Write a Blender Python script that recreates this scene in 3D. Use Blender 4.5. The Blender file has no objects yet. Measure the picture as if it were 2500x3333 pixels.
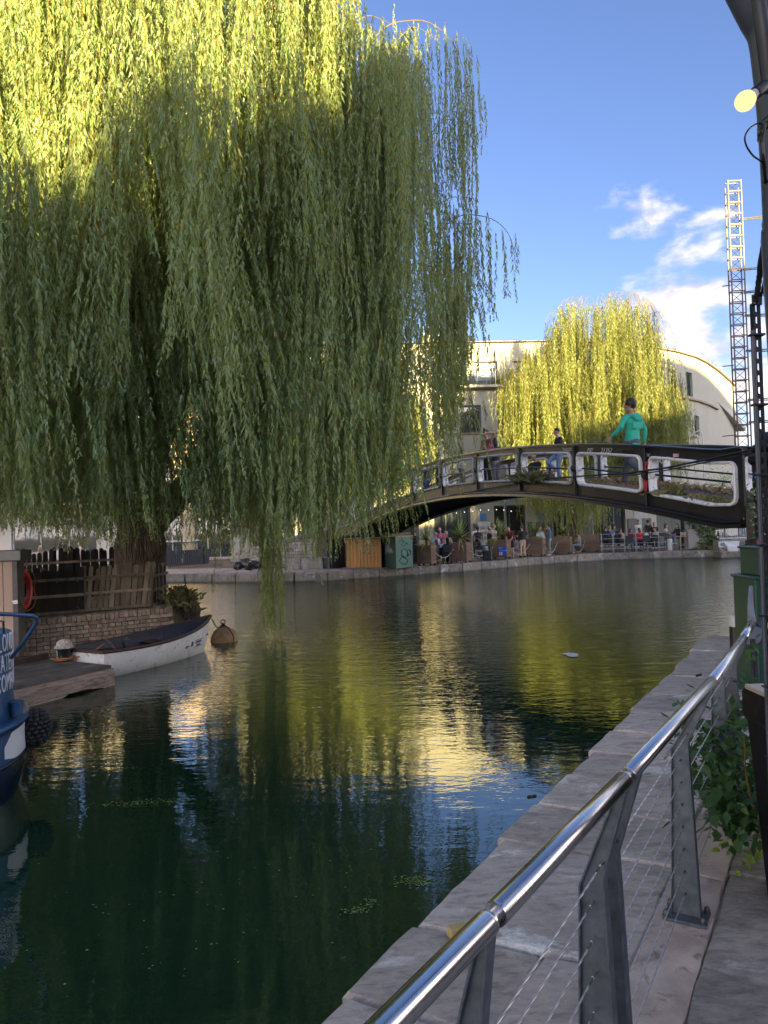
import bpy, bmesh, math, random
import numpy as np
from mathutils import Vector, Matrix

random.seed(7)
rng = np.random.default_rng(11)
scene = bpy.context.scene
COL = scene.collection
R = math.radians

# ---------------------------------------------------------------- camera
CAMZ = 1.92
WATER = -0.42
FPX = 2400.0
PITCH = math.atan(39.5 / FPX)
ROLL = 0.032
_f = Vector((0, math.cos(PITCH), math.sin(PITCH)))
_u0 = Vector((0, -math.sin(PITCH), math.cos(PITCH)))
_r0 = Vector((1, 0, 0))
_up = _u0 * math.cos(ROLL) + _r0 * math.sin(ROLL)
_rt = _r0 * math.cos(ROLL) - _u0 * math.sin(ROLL)
CAM = Vector((0, 0, CAMZ))
cam_data = bpy.data.cameras.new("camera")
cam_data.sensor_fit = 'VERTICAL'
cam_data.sensor_height = 36.0
cam_data.sensor_width = 27.0
cam_data.lens = 36.0 * FPX / 3333.0
cam_data.clip_start = 0.05
cam_data.clip_end = 3000
camera = bpy.data.objects.new("camera", cam_data)
COL.objects.link(camera)
m = Matrix((( _rt.x, _up.x, -_f.x, 0), (_rt.y, _up.y, -_f.y, 0), (_rt.z, _up.z, -_f.z, CAMZ), (0, 0, 0, 1)))
camera.matrix_world = m
scene.camera = camera

def ray(x, y):
    return _f + _rt * ((x - 1250.0) / FPX) + _up * ((1666.5 - y) / FPX)
def P(x, y, Y):
    "world point seen at photo pixel x, y at depth Y"
    d = ray(x, y)
    return CAM + d * (Y / d.y)
def PZ(x, y, z=0.0):
    "world point on the level z seen at photo pixel x, y"
    d = ray(x, y)
    return CAM + d * ((z - CAMZ) / d.z)
def proj(p):
    v = Vector(p) - CAM
    w = v.dot(_f)
    return 1250 + FPX * v.dot(_rt) / w, 1666.5 - FPX * v.dot(_up) / w

# ---------------------------------------------------------------- light
SUN_AZ = Vector((0.50, -0.866))            # the sun stands behind the viewer, to the right
SUN_EL = R(11.5)
sun_dir = Vector((SUN_AZ.x * math.cos(SUN_EL), SUN_AZ.y * math.cos(SUN_EL), math.sin(SUN_EL)))
world = bpy.data.worlds.new("World")
scene.world = world
world.use_nodes = True
wn, wl = world.node_tree.nodes, world.node_tree.links
wn.clear()
wo = wn.new('ShaderNodeOutputWorld')
bg = wn.new('ShaderNodeBackground')
sky = wn.new('ShaderNodeTexSky')
sky.sky_type = 'NISHITA'
sky.sun_disc = False
sky.sun_elevation = SUN_EL
sky.sun_rotation = math.atan2(SUN_AZ.x, SUN_AZ.y)
sky.altitude = 30
sky.air_density = 1.0
sky.dust_density = 0.0
sky.ozone_density = 2.2
bg.inputs['Strength'].default_value = 0.055
SKYMUL = 1.0
def wmath(op, a, b=None, c=None):
    n = wn.new('ShaderNodeMath'); n.operation = op
    for i, v in enumerate((a, b, c)):
        if v is None: continue
        if isinstance(v, (int, float)): n.inputs[i].default_value = v
        else: wl.new(v, n.inputs[i])
    return n.outputs[0]
tc = wn.new('ShaderNodeTexCoord')
sep = wn.new('ShaderNodeSeparateXYZ'); wl.new(tc.outputs['Generated'], sep.inputs[0])
# cloud deck: direction projected on a plane, plus puffs low over the horizon
zc = wmath('MAXIMUM', sep.outputs['Z'], 0.03)
den = wmath('ADD', zc, 0.25)
cu = wn.new('ShaderNodeCombineXYZ')
wl.new(wmath('MULTIPLY', sep.outputs['X'], 2.0), cu.inputs[0])
wl.new(wmath('MULTIPLY', sep.outputs['Y'], 2.0), cu.inputs[1])
wl.new(wmath('MULTIPLY', zc, 4.2), cu.inputs[2])
n1 = wn.new('ShaderNodeTexNoise'); n1.inputs['Scale'].default_value = 3.1; n1.inputs['Detail'].default_value = 7
n1.inputs['Roughness'].default_value = 0.56; n1.inputs['Distortion'].default_value = 0.35
wl.new(cu.outputs[0], n1.inputs['Vector'])
n2 = wn.new('ShaderNodeTexNoise'); n2.inputs['Scale'].default_value = 9.0; n2.inputs['Detail'].default_value = 6
wl.new(cu.outputs[0], n2.inputs['Vector'])
# coverage falls off with height; measured cloud banks sit at a few bearings
def blob(px, py, rx, ry, amp):
    d = ray(px, py).normalized()
    vm = wn.new('ShaderNodeVectorMath'); vm.operation = 'SUBTRACT'
    wl.new(tc.outputs['Generated'], vm.inputs[0]); vm.inputs[1].default_value = d
    s = wn.new('ShaderNodeSeparateXYZ'); wl.new(vm.outputs[0], s.inputs[0])
    a = wmath('DIVIDE', s.outputs[0], rx); b = wmath('DIVIDE', s.outputs[2], ry)
    c = wmath('DIVIDE', s.outputs[1], rx * 2)
    q = wmath('ADD', wmath('ADD', wmath('MULTIPLY', a, a), wmath('MULTIPLY', b, b)), wmath('MULTIPLY', c, c))
    e = wmath('POWER', 2.718, wmath('MULTIPLY', q, -1.0))
    return wmath('MULTIPLY', e, amp)
cov = wmath('MULTIPLY', wmath('SUBTRACT', 0.30, sep.outputs['Z']), 0.55)
cov = wmath('ADD', wmath('MINIMUM', wmath('MAXIMUM', cov, -0.12), 0.10), 0.34)  # heavy cover added for fill light; the next line clears the view
cov = wmath('SUBTRACT', cov, blob(1250, 500, .9, .8, .36))
for b_ in ((1648, 468, .034, .022, .26), (2290, 1090, .09, .045, .22), (2140, 950, .05, .03, .16), (2260, 920, .05, .04, .14),
           (2430, 890, .07, .03, .16), (2310, 690, .03, .024, .18), (2480, 1230, .12, .045, .16), (1640, 840, .03, .02, .10)):
    cov = wmath('ADD', cov, blob(*b_))
dens = wmath('ADD', n1.outputs[0], wmath('MULTIPLY', wmath('SUBTRACT', n2.outputs[0], 0.5), 0.35))
dens = wmath('ADD', dens, cov)
mr = wn.new('ShaderNodeMapRange'); mr.interpolation_type = 'SMOOTHSTEP'
mr.inputs['From Min'].default_value = 0.63; mr.inputs['From Max'].default_value = 0.86
wl.new(dens, mr.inputs['Value'])
# cloud colour: grey bases, cream tops
cr = wn.new('ShaderNodeValToRGB')
cr.color_ramp.elements[0].position = 0.36; cr.color_ramp.elements[0].color = (0.66, 0.62, 0.70, 1)
cr.color_ramp.elements[1].position = 0.66; cr.color_ramp.elements[1].color = (1.5, 1.27, 1.1, 1)
wl.new(n2.outputs[0], cr.inputs[0])
# clouds nearer the sun scatter more light, boosted here to fill the shade
dt = wn.new('ShaderNodeVectorMath'); dt.operation = 'DOT_PRODUCT'; wl.new(tc.outputs['Generated'], dt.inputs[0]); dt.inputs[1].default_value = sun_dir
gl = wmath('ADD', 1.0, wmath('MULTIPLY', wmath('POWER', wmath('MAXIMUM', wmath('ADD', wmath('MULTIPLY', dt.outputs['Value'], 0.5), 0.5), 0.0), 2.0), 15.0))
cs = wn.new('ShaderNodeVectorMath'); cs.operation = 'SCALE'; wl.new(cr.outputs[0], cs.inputs[0]); wl.new(gl, cs.inputs['Scale'])
mixc = wn.new('ShaderNodeMix'); mixc.data_type = 'RGBA'
wl.new(wmath('MULTIPLY', mr.outputs[0], 0.88), mixc.inputs['Factor'])
tint = wn.new('ShaderNodeMix'); tint.data_type = 'RGBA'; tint.blend_type = 'MULTIPLY'; tint.inputs['Factor'].default_value = 1.0
tint.inputs['B'].default_value = (0.38, 0.36, 0.46, 1)
wl.new(sky.outputs[0], tint.inputs['A']); wl.new(tint.outputs['Result'], mixc.inputs['A']); wl.new(cs.outputs[0], mixc.inputs['B'])
wl.new(mixc.outputs['Result'], bg.inputs['Color'])
wl.new(bg.outputs[0], wo.inputs[0])

sl = bpy.data.lights.new("sun", 'SUN')
sl.energy = 2.5; sl.angle = R(0.5); sl.color = (1.0, 0.74, 0.31)
sun = bpy.data.objects.new("sun", sl); COL.objects.link(sun)
sun.rotation_euler = (-sun_dir).to_track_quat('-Z', 'Y').to_euler()
sun.location = (20, -30, 30)

scene.view_settings.view_transform = 'Standard'
scene.view_settings.look = 'None'
scene.view_settings.gamma = 1.0
scene.view_settings.use_curve_mapping = False
scene.view_settings.exposure = 3.65
scene.render.engine = 'CYCLES'
cy = scene.cycles
cy.max_bounces = 6; cy.diffuse_bounces = 3; cy.glossy_bounces = 4; cy.transmission_bounces = 5
cy.transparent_max_bounces = 12
cy.sample_clamp_indirect = 6
cy.caustics_reflective = False; cy.caustics_refractive = False
cy.use_denoising = True

# ---------------------------------------------------------------- object helpers
def tag(o, label=None, cat=None, group=None, kind=None):
    if label: o['label'] = label
    if cat: o['category'] = cat
    if group: o['group'] = group
    if kind: o['kind'] = kind
    return o
def empty(name, loc=(0, 0, 0), rz=0.0, label=None, cat=None, group=None, kind=None, parent=None):
    o = bpy.data.objects.new(name, None)
    o.empty_display_size = 0.2
    COL.objects.link(o)
    o.location = loc; o.rotation_euler = (0, 0, rz)
    if parent: o.parent = parent
    return tag(o, label, cat, group, kind)
def children(o):
    return [c for c in bpy.data.objects if c.parent == o]
def copy_tree(o, parent=None, kids=None):
    c = o.copy(); COL.objects.link(c)
    if parent: c.parent = parent
    for ch in list(o.children):
        copy_tree(ch, c)
    return c
def inst(o, parent, M=None):
    "another object on the same mesh"
    c = o.copy(); COL.objects.link(c); c.parent = parent
    if M is not None: c.matrix_local = M
    return c

class MB:
    def __init__(s): s.v = []; s.f = []
    def add(s, verts, faces):
        n = len(s.v); s.v += [tuple(p) for p in verts]; s.f += [tuple(i + n for i in fc) for fc in faces]; return s
    def box(s, c, d, rz=0.0, M=None, ch=0.0, top=None):
        "box centre c, size d, chamfer ch, top = scale of the upper face"
        hx, hy, hz = d[0] / 2, d[1] / 2, d[2] / 2
        T = M if M is not None else (Matrix.Translation(c) @ Matrix.Rotation(rz, 4, 'Z'))
        tx = ty = 1.0
        if top is not None: tx, ty = (top if isinstance(top, tuple) else (top, top))
        if ch <= 0:
            vs = [(sx * hx * (tx if sz > 0 else 1), sy * hy * (ty if sz > 0 else 1), sz * hz) for sz in (-1, 1) for sy in (-1, 1) for sx in (-1, 1)]
            fs = [(0, 2, 3, 1), (4, 5, 7, 6), (0, 1, 5, 4), (2, 6, 7, 3), (0, 4, 6, 2), (1, 3, 7, 5)]
            return s.add([T @ Vector(p) for p in vs], fs)
        vs = []; idx = {}
        for sx in (-1, 1):
            for sy in (-1, 1):
                for sz in (-1, 1):
                    kx, ky = (tx, ty) if sz > 0 else (1, 1)
                    for a in range(3):
                        p = [sx * (hx * kx - (0 if a == 0 else ch)), sy * (hy * ky - (0 if a == 1 else ch)), sz * (hz - (0 if a == 2 else ch))]
                        idx[(sx, sy, sz, a)] = len(vs); vs.append(T @ Vector(p))
        fs = []
        def quad(a, b, c_, d_, n):
            A, B, C, D = (vs[i] for i in (a, b, c_, d_))
            nn = (B - A).cross(C - A)
            fs.append((a, b, c_, d_) if nn.dot(n) > 0 else (d_, c_, b, a))
        Rm = T.to_3x3()
        for a in range(3):
            for sg in (-1, 1):
                cs = []
                for (p, q) in ((-1, -1), (1, -1), (1, 1), (-1, 1)):
                    k = [0, 0, 0]; k[a] = sg; k[(a + 1) % 3] = p; k[(a + 2) % 3] = q
                    cs.append(idx[(k[0], k[1], k[2], a)])
                n = [0, 0, 0]; n[a] = sg
                quad(*cs, Rm @ Vector(n))
        for a in range(3):
            b, c_ = (a + 1) % 3, (a + 2) % 3
            for sb in (-1, 1):
                for sc in (-1, 1):
                    def K(sa, f_):
                        k = [0, 0, 0]; k[a] = sa; k[b] = sb; k[c_] = sc
                        return idx[(k[0], k[1], k[2], f_)]
                    n = [0, 0, 0]; n[b] = sb; n[c_] = sc
                    quad(K(-1, b), K(1, b), K(1, c_), K(-1, c_), Rm @ Vector(n))
        for sx in (-1, 1):
            for sy in (-1, 1):
                for sz in (-1, 1):
                    t = [idx[(sx, sy, sz, a)] for a in range(3)]
                    A, B, C = (vs[i] for i in t)
                    nn = (B - A).cross(C - A)
                    fs.append(tuple(t) if nn.dot(Rm @ Vector((sx, sy, sz))) > 0 else tuple(t[::-1]))
        return s.add(vs, fs)
    def bar(s, p0, p1, w, h, up=(0, 0, 1), ch=0.0):
        "rectangular bar from p0 to p1, w across, h along up"
        p0, p1 = Vector(p0), Vector(p1); d = p1 - p0; L = d.length
        if L < 1e-6: return s
        y = d / L; z = Vector(up); x = y.cross(z)
        if x.length < 1e-4: x = y.cross(Vector((1, 0, 0)))
        x.normalize(); z = x.cross(y)
        M = Matrix(((x.x, y.x, z.x, 0), (x.y, y.y, z.y, 0), (x.z, y.z, z.z, 0), (0, 0, 0, 1)))
        M = Matrix.Translation((p0 + p1) / 2) @ M
        return s.box(None, (w, L, h), M=M, ch=ch)
    def tube(s, pts, r, n=8, cap=True, closed=False):
        pts = [Vector(p) for p in pts]
        rs = r if isinstance(r, (list, tuple)) else [r] * len(pts)
        N = len(pts); base = len(s.v)
        prev = None; rings = []
        for i, p in enumerate(pts):
            if closed: t = pts[(i + 1) % N] - pts[i - 1]
            else: t = pts[min(i + 1, N - 1)] - pts[max(i - 1, 0)]
            if t.length < 1e-9: t = Vector((0, 0, 1))
            t.normalize()
            if prev is None:
                a = Vector((0, 0, 1)) if abs(t.z) < 0.9 else Vector((1, 0, 0))
                x = t.cross(a).normalized()
            else:
                x = prev - t * prev.dot(t)
                x = x.normalized() if x.length > 1e-6 else t.orthogonal().normalized()
            prev = x; y = t.cross(x)
            rings.append([p + (x * math.cos(2 * math.pi * k / n) + y * math.sin(2 * math.pi * k / n)) * rs[i] for k in range(n)])
        vs = [q for rg in rings for q in rg]; fs = []
        M_ = N if closed else N - 1
        for i in range(M_):
            j = (i + 1) % N
            for k in range(n):
                fs.append((i * n + k, i * n + (k + 1) % n, j * n + (k + 1) % n, j * n + k))
        if cap and not closed:
            fs.append(tuple(range(n - 1, -1, -1))); fs.append(tuple((N - 1) * n + k for k in range(n)))
        return s.add(vs, fs)
    def lathe(s, prof, c=(0, 0, 0), n=16, M=None):
        "prof: (r, z) pairs from bottom to top"
        T = M if M is not None else Matrix.Translation(c)
        vs = []; fs = []
        for (r, z) in prof:
            for k in range(n):
                a = 2 * math.pi * k / n
                vs.append(T @ Vector((r * math.cos(a), r * math.sin(a), z)))
        for i in range(len(prof) - 1):
            for k in range(n):
                fs.append((i * n + k, i * n + (k + 1) % n, (i + 1) * n + (k + 1) % n, (i + 1) * n + k))
        fs.append(tuple(range(n - 1, -1, -1))); fs.append(tuple((len(prof) - 1) * n + k for k in range(n)))
        return s.add(vs, fs)
    def prism(s, poly, z0, z1):
        n = len(poly)
        A = sum(poly[i][0] * poly[(i + 1) % n][1] - poly[(i + 1) % n][0] * poly[i][1] for i in range(n))
        if A < 0: poly = poly[::-1]
        vs = [(p[0], p[1], z0) for p in poly] + [(p[0], p[1], z1) for p in poly]
        fs = [tuple(range(n - 1, -1, -1)), tuple(range(n, 2 * n))]
        fs += [(i, (i + 1) % n, n + (i + 1) % n, n + i) for i in range(n)]
        return s.add(vs, fs)
    def ell(s, c, r, n=10, m_=7, M=None):
        T = M if M is not None else Matrix.Translation(c)
        vs = [T @ Vector((0, 0, -r[2]))]; fs = []
        for i in range(1, m_):
            ph = -math.pi / 2 + math.pi * i / m_
            for k in range(n):
                a = 2 * math.pi * k / n
                vs.append(T @ Vector((r[0] * math.cos(ph) * math.cos(a), r[1] * math.cos(ph) * math.sin(a), r[2] * math.sin(ph))))
        vs.append(T @ Vector((0, 0, r[2])))
        for k in range(n): fs.append((0, 1 + (k + 1) % n, 1 + k))
        for i in range(m_ - 2):
            for k in range(n):
                a = 1 + i * n
                fs.append((a + k, a + (k + 1) % n, a + n + (k + 1) % n, a + n + k))
        t = len(vs) - 1; a = 1 + (m_ - 2) * n
        for k in range(n): fs.append((a + k, a + (k + 1) % n, t))
        return s.add(vs, fs)
    def quad(s, a, b, c, d): return s.add([a, b, c, d], [(0, 1, 2, 3)])
    def mesh(s, name, mat=None, smooth=False, angle=None):
        me = bpy.data.meshes.new(name)
        me.from_pydata(s.v, [], s.f)
        if mat: me.materials.append(mat)
        if smooth:
            me.polygons.foreach_set('use_smooth', [True] * len(me.polygons))
            if angle is not None:
                me.set_sharp_from_angle(angle=R(angle))
        me.update()
        return me
    def build(s, name, mat=None, parent=None, smooth=False, angle=40, **kw):
        o = bpy.data.objects.new(name, s.mesh(name, mat, smooth, angle))
        COL.objects.link(o)
        if parent: o.parent = parent
        tag(o, kw.get('label'), kw.get('cat'), kw.get('group'), kw.get('kind'))
        return o

def mesh_np(name, co, quads, mat, parent=None, colors=None, smooth=False, tris=None):
    "fast mesh from numpy arrays; colors: per-vertex float4"
    me = bpy.data.meshes.new(name)
    nq = 0 if quads is None else len(quads)
    nt = 0 if tris is None else len(tris)
    me.vertices.add(len(co)); me.vertices.foreach_set('co', np.ascontiguousarray(co, dtype=np.float32).ravel())
    me.loops.add(nq * 4 + nt * 3)
    li = []
    if nq: li.append(np.asarray(quads, dtype=np.int32).ravel())
    if nt: li.append(np.asarray(tris, dtype=np.int32).ravel())
    me.loops.foreach_set('vertex_index', np.concatenate(li))
    me.polygons.add(nq + nt)
    st = np.concatenate([np.arange(nq) * 4, nq * 4 + np.arange(nt) * 3]).astype(np.int32)
    me.polygons.foreach_set('loop_start', st)
    try: me.polygons.foreach_set('loop_total', np.concatenate([np.full(nq, 4), np.full(nt, 3)]).astype(np.int32))
    except Exception: pass
    if smooth: me.polygons.foreach_set('use_smooth', np.ones(nq + nt, dtype=bool))
    if colors is not None:
        ca = me.color_attributes.new('tint', 'FLOAT_COLOR', 'POINT')
        ca.data.foreach_set('color', np.ascontiguousarray(colors, dtype=np.float32).ravel())
    me.update(calc_edges=True); me.validate()
    if mat: me.materials.append(mat)
    o = bpy.data.objects.new(name, me); COL.objects.link(o)
    if parent: o.parent = parent
    return o

# ---------------------------------------------------------------- materials
MATS = {}
class NT:
    "small wrapper for writing node trees"
    def __init__(s, name):
        s.m = bpy.data.materials.new(name); s.m.use_nodes = True
        s.n = s.m.node_tree.nodes; s.l = s.m.node_tree.links
        s.n.clear()
        s.out = s.n.new('ShaderNodeOutputMaterial')
        s.b = s.n.new('ShaderNodeBsdfPrincipled'); s.l.new(s.b.outputs[0], s.out.inputs[0])
        s.tc = s.n.new('ShaderNodeTexCoord')
    def set(s, k, v):
        i = s.b.inputs[k]
        if hasattr(v, 'links') or hasattr(v, 'is_linked'): s.l.new(v, i)
        else: i.default_value = v
        return s
    def node(s, t, ins=None, **kw):
        n = s.n.new(t)
        for k, v in kw.items(): setattr(n, k, v)
        for k, v in (ins or {}).items():
            if hasattr(v, 'is_linked'): s.l.new(v, n.inputs[k])
            else: n.inputs[k].default_value = v
        return n
    def vec(s, kind='Object', scale=(1, 1, 1), rot=(0, 0, 0), loc=(0, 0, 0)):
        src = s.tc.outputs[kind] if kind != 'World' else s.node('ShaderNodeNewGeometry').outputs['Position']
        return s.node('ShaderNodeMapping', {'Vector': src, 'Scale': scale, 'Rotation': rot, 'Location': loc}).outputs[0]
    def noise(s, v, scale=5, detail=5, rough=0.55, dist=0.0, col=False):
        n = s.node('ShaderNodeTexNoise', {'Vector': v, 'Scale': scale, 'Detail': detail, 'Roughness': rough, 'Distortion': dist})
        return n.outputs['Color' if col else 'Fac']
    def math(s, op, a, b=0.0, clamp=False):
        n = s.n.new('ShaderNodeMath'); n.operation = op; n.use_clamp = clamp
        for i, v in enumerate((a, b)):
            if isinstance(v, (int, float)): n.inputs[i].default_value = v
            else: s.l.new(v, n.inputs[i])
        return n.outputs[0]
    def ramp(s, fac, stops):
        n = s.n.new('ShaderNodeValToRGB'); el = n.color_ramp.elements
        while len(el) < len(stops): el.new(0.5)
        for e, (p, c) in zip(el, stops):
            e.position = p; e.color = (c[0], c[1], c[2], 1) if not isinstance(c, (int, float)) else (c, c, c, 1)
        s.l.new(fac, n.inputs[0])
        return n.outputs[0]
    def mix(s, f, a, b, mode='MIX'):
        n = s.n.new('ShaderNodeMix'); n.data_type = 'RGBA'; n.blend_type = mode
        for k, v in (('Factor', f), ('A', a), ('B', b)):
            if hasattr(v, 'is_linked'): s.l.new(v, n.inputs[k])
            elif k == 'Factor': n.inputs[k].default_value = v
            else: n.inputs[k].default_value = (v[0], v[1], v[2], 1)
        return n.outputs['Result']
    def bump(s, h, strength=0.4, dist=0.02, normal=None):
        d = {'Height': h, 'Strength': strength, 'Distance': dist}
        if normal is not None: d['Normal'] = normal
        n = s.node('ShaderNodeBump', d)
        s.l.new(n.outputs[0], s.b.inputs['Normal'])
        return n.outputs[0]

def simple(name, c, rough=0.6, metal=0.0, var=0.25, scale=6.0, bump=0.15, bscale=30.0, c2=None, kind='Object', spec=None, patch=0.0, pc=(0.3, 0.3, 0.3), stretch=(1, 1, 1), ovar=0.0):
    "base colour with uneven wear; c2 = second colour; patch = share of pc blotches; ovar = brightness per object"
    if name in MATS: return MATS[name]
    t = NT(name)
    v = t.vec(kind, stretch)
    n = t.noise(v, scale, 6, 0.6)
    a = tuple(x * (1 - var) for x in c); b = tuple(min(1, x * (1 + var)) for x in (c2 or c))
    colr = t.ramp(n, [(0.3, a), (0.7, b)])
    if patch > 0:
        n2 = t.noise(v, scale * 2.3, 8, 0.65, 0.6)
        colr = t.mix(t.ramp(n2, [(0.62 - patch * 0.25, 0.0), (0.70, 1.0)]), colr, pc)
    if ovar > 0:
        oi = t.node('ShaderNodeObjectInfo')
        k = t.math('ADD', t.math('MULTIPLY', oi.outputs['Random'], 2 * ovar), 1 - ovar)
        hs = t.node('ShaderNodeHueSaturation', {'Color': colr, 'Value': k})
        colr = hs.outputs[0]
    t.set('Base Color', colr); t.set('Metallic', metal)
    t.set('Roughness', t.ramp(n, [(0.2, max(0.02, rough - 0.08)), (0.8, min(1, rough + 0.08))]))
    if spec is not None: t.set('Specular IOR Level', spec)
    if bump > 0:
        t.bump(t.noise(v, bscale, 5, 0.6), bump, 0.01)
    MATS[name] = t.m
    return t.m
# ================================================================ GROUND AND WATER
QD = Vector((0.521, 0.8535)); QN = Vector((0.8535, -0.521))   # along / across the near quay
def AC(a, c, z=0.0): return Vector((QD.x * a + QN.x * c, QD.y * a + QN.y * c, z))
C0 = -1.79                     # quay edge
C1, C2 = -0.80, -0.56          # the concrete strip that carries the railing posts

# stone materials
M_stone = simple('grey sandstone', (0.150, 0.140, 0.128), 0.78, var=0.35, scale=3.0, bump=0.55, bscale=16, c2=(0.21, 0.197, 0.178), kind='World', patch=0.35, pc=(0.085, 0.08, 0.078), ovar=0.16)
def stone_mat(name, dark, light, spots, patch, bs=0.6, kind='World', wet=True, moss=None):
    if name in MATS: return MATS[name]
    t = NT(name); v = t.vec(kind)
    n = t.noise(v, 2.2, 8, 0.62, 0.4); n2 = t.noise(v, 34, 5, 0.6); n3 = t.noise(t.vec(kind, (1, 2.6, 1), (0, 0, -0.55)), 5.5, 9, 0.72, 0.25)
    c = t.ramp(n, [(0.28, dark), (0.72, light)])
    c = t.mix(t.ramp(n3, [(0.52 - patch * 0.2, 0.0), (0.66, 0.85)]), c, tuple(x * 0.6 for x in dark))
    c = t.mix(t.ramp(n2, [(0.60, 0.0), (0.75, 0.55)]), c, spots)
    c = t.mix(t.ramp(n2, [(0.24, 0.7), (0.38, 0.0)]), c, tuple(x * 0.4 for x in dark))
    c = t.mix(t.ramp(t.noise(t.vec(kind, (1, 1.6, 1), (0, 0, -.55), (3.7, 1.2, 0)), 1.35, 9, 0.78, .3), [(.56, 0.0), (.64, .75)]), c, tuple(min(.75, x * 1.35) for x in spots))
    if moss is not None:
        g = t.node('ShaderNodeSeparateXYZ', {0: t.node('ShaderNodeNewGeometry').outputs['Position']})
        hz = t.math('ADD', g.outputs[2], t.math('MULTIPLY', n3, 0.16))
        c = t.mix(t.ramp(hz, [(moss - 0.06, 1.0), (moss + 0.05, 0.0)]) if False else t.math('SUBTRACT', 1.0, t.math('MULTIPLY', t.math('SUBTRACT', hz, moss), 9.0, True), True), c, (0.018, 0.022, 0.012))
    oi = t.node('ShaderNodeObjectInfo')
    k = t.math('ADD', t.math('MULTIPLY', oi.outputs['Random'], 0.34), 0.83)
    c = t.node('ShaderNodeHueSaturation', {'Color': c, 'Value': k}).outputs[0]
    t.set('Base Color', c)
    t.set('Roughness', t.ramp(n3, [(0.35, 0.48), (0.65, 0.85)]))
    h = t.math('ADD', t.math('MULTIPLY', n3, 1.0), t.math('MULTIPLY', n2, 0.22))
    t.bump(h, bs, 0.02)
    MATS[name] = t.m
    return t.m
M_cop = stone_mat('worn quay stone', (0.34, 0.285, 0.225), (0.50, 0.435, 0.35), (0.62, 0.56, 0.47), 0.25, 0.8)
M_flag = stone_mat('dark wet flagstone', (0.26, 0.225, 0.18), (0.46, 0.40, 0.325), (0.46, 0.44, 0.41), 0.5, 0.8)
M_strip = simple('pebbled concrete', (0.44, 0.345, 0.26), 0.85, var=0.25, scale=4, bump=0.7, bscale=85, c2=(0.52, 0.42, 0.34), kind='World', patch=0.2, pc=(0.13, 0.11, 0.10))
M_mortar = simple('pale mortar', (0.20, 0.19, 0.17), 0.9, var=0.3, scale=25, bump=0.8, bscale=60, kind='World')
M_fcop = stone_mat('pale far quay stone', (0.15, 0.13, 0.105), (0.29, 0.255, 0.21), (0.42, 0.40, 0.36), 0.2, 0.8, moss=-0.36)
M_bed = simple('canal silt', (0.02, 0.022, 0.015), 0.95, kind='World')
M_asph = simple('far path gravel', (0.14, 0.125, 0.11), 0.9, var=0.25, scale=2, bump=0.4, bscale=40, kind='World')
M_earth = simple('dry earth', (0.10, 0.08, 0.055), 0.95, var=0.35, scale=5, bump=0.6, bscale=20, kind='World')

# ground sheet to the horizon under everything (the canal bed in the middle of it)
g = MB(); g.quad((-900, -900, -1.6), (900, -900, -1.6), (900, 1500, -1.6), (-900, 1500, -1.6))
g.build('ground', M_bed, kind='structure')

def water_mat():
    t = NT('canal water'); v = t.vec('World')
    t.set('Base Color', (0.007, 0.026, 0.012, 1)); t.set('Roughness', 0.02); t.set('IOR', 2.0)
    t.set('Specular Tint', (0.92, 1.0, 0.93, 1))
    big = t.noise(t.vec('World', (0.12, 0.16, 1)), 1.0, 2, 0.5)           # calm and ruffled areas
    sp = t.node('ShaderNodeSeparateXYZ', {0: t.node('ShaderNodeNewGeometry').outputs['Position']})
    far = t.math('MULTIPLY', t.math('SUBTRACT', sp.outputs[1], 7.0), 0.045, True)
    amt = t.math('ADD', 0.12, t.math('MULTIPLY', far, t.math('ADD', 0.6, t.math('MULTIPLY', big, 2.2))))
    a = t.noise(t.vec('World', (0.9, 1.7, 1), (0, 0, 0.22)), 1.0, 2, 0.45, 0.25)
    b = t.noise(t.vec('World', (2.6, 6.6, 1), (0, 0, 0.12)), 1.0, 3, 0.5, 0.35)
    c = t.noise(t.vec('World', (7.5, 17, 1), (0, 0, -0.15)), 1.0, 2, 0.5, 0.2)
    h = t.math('ADD', t.math('MULTIPLY', a, 0.006), t.math('MULTIPLY', t.math('ADD', t.math('MULTIPLY', b, 0.018), t.math('MULTIPLY', c, 0.009)), amt))
    t.bump(h, 1.0, 1.0)
    return t.m
M_water = water_mat()
g = MB(); g.quad((-70, -12, WATER), (60, -12, WATER), (60, 62, WATER), (-70, 62, WATER))
g.build('water', M_water, kind='structure')

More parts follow.
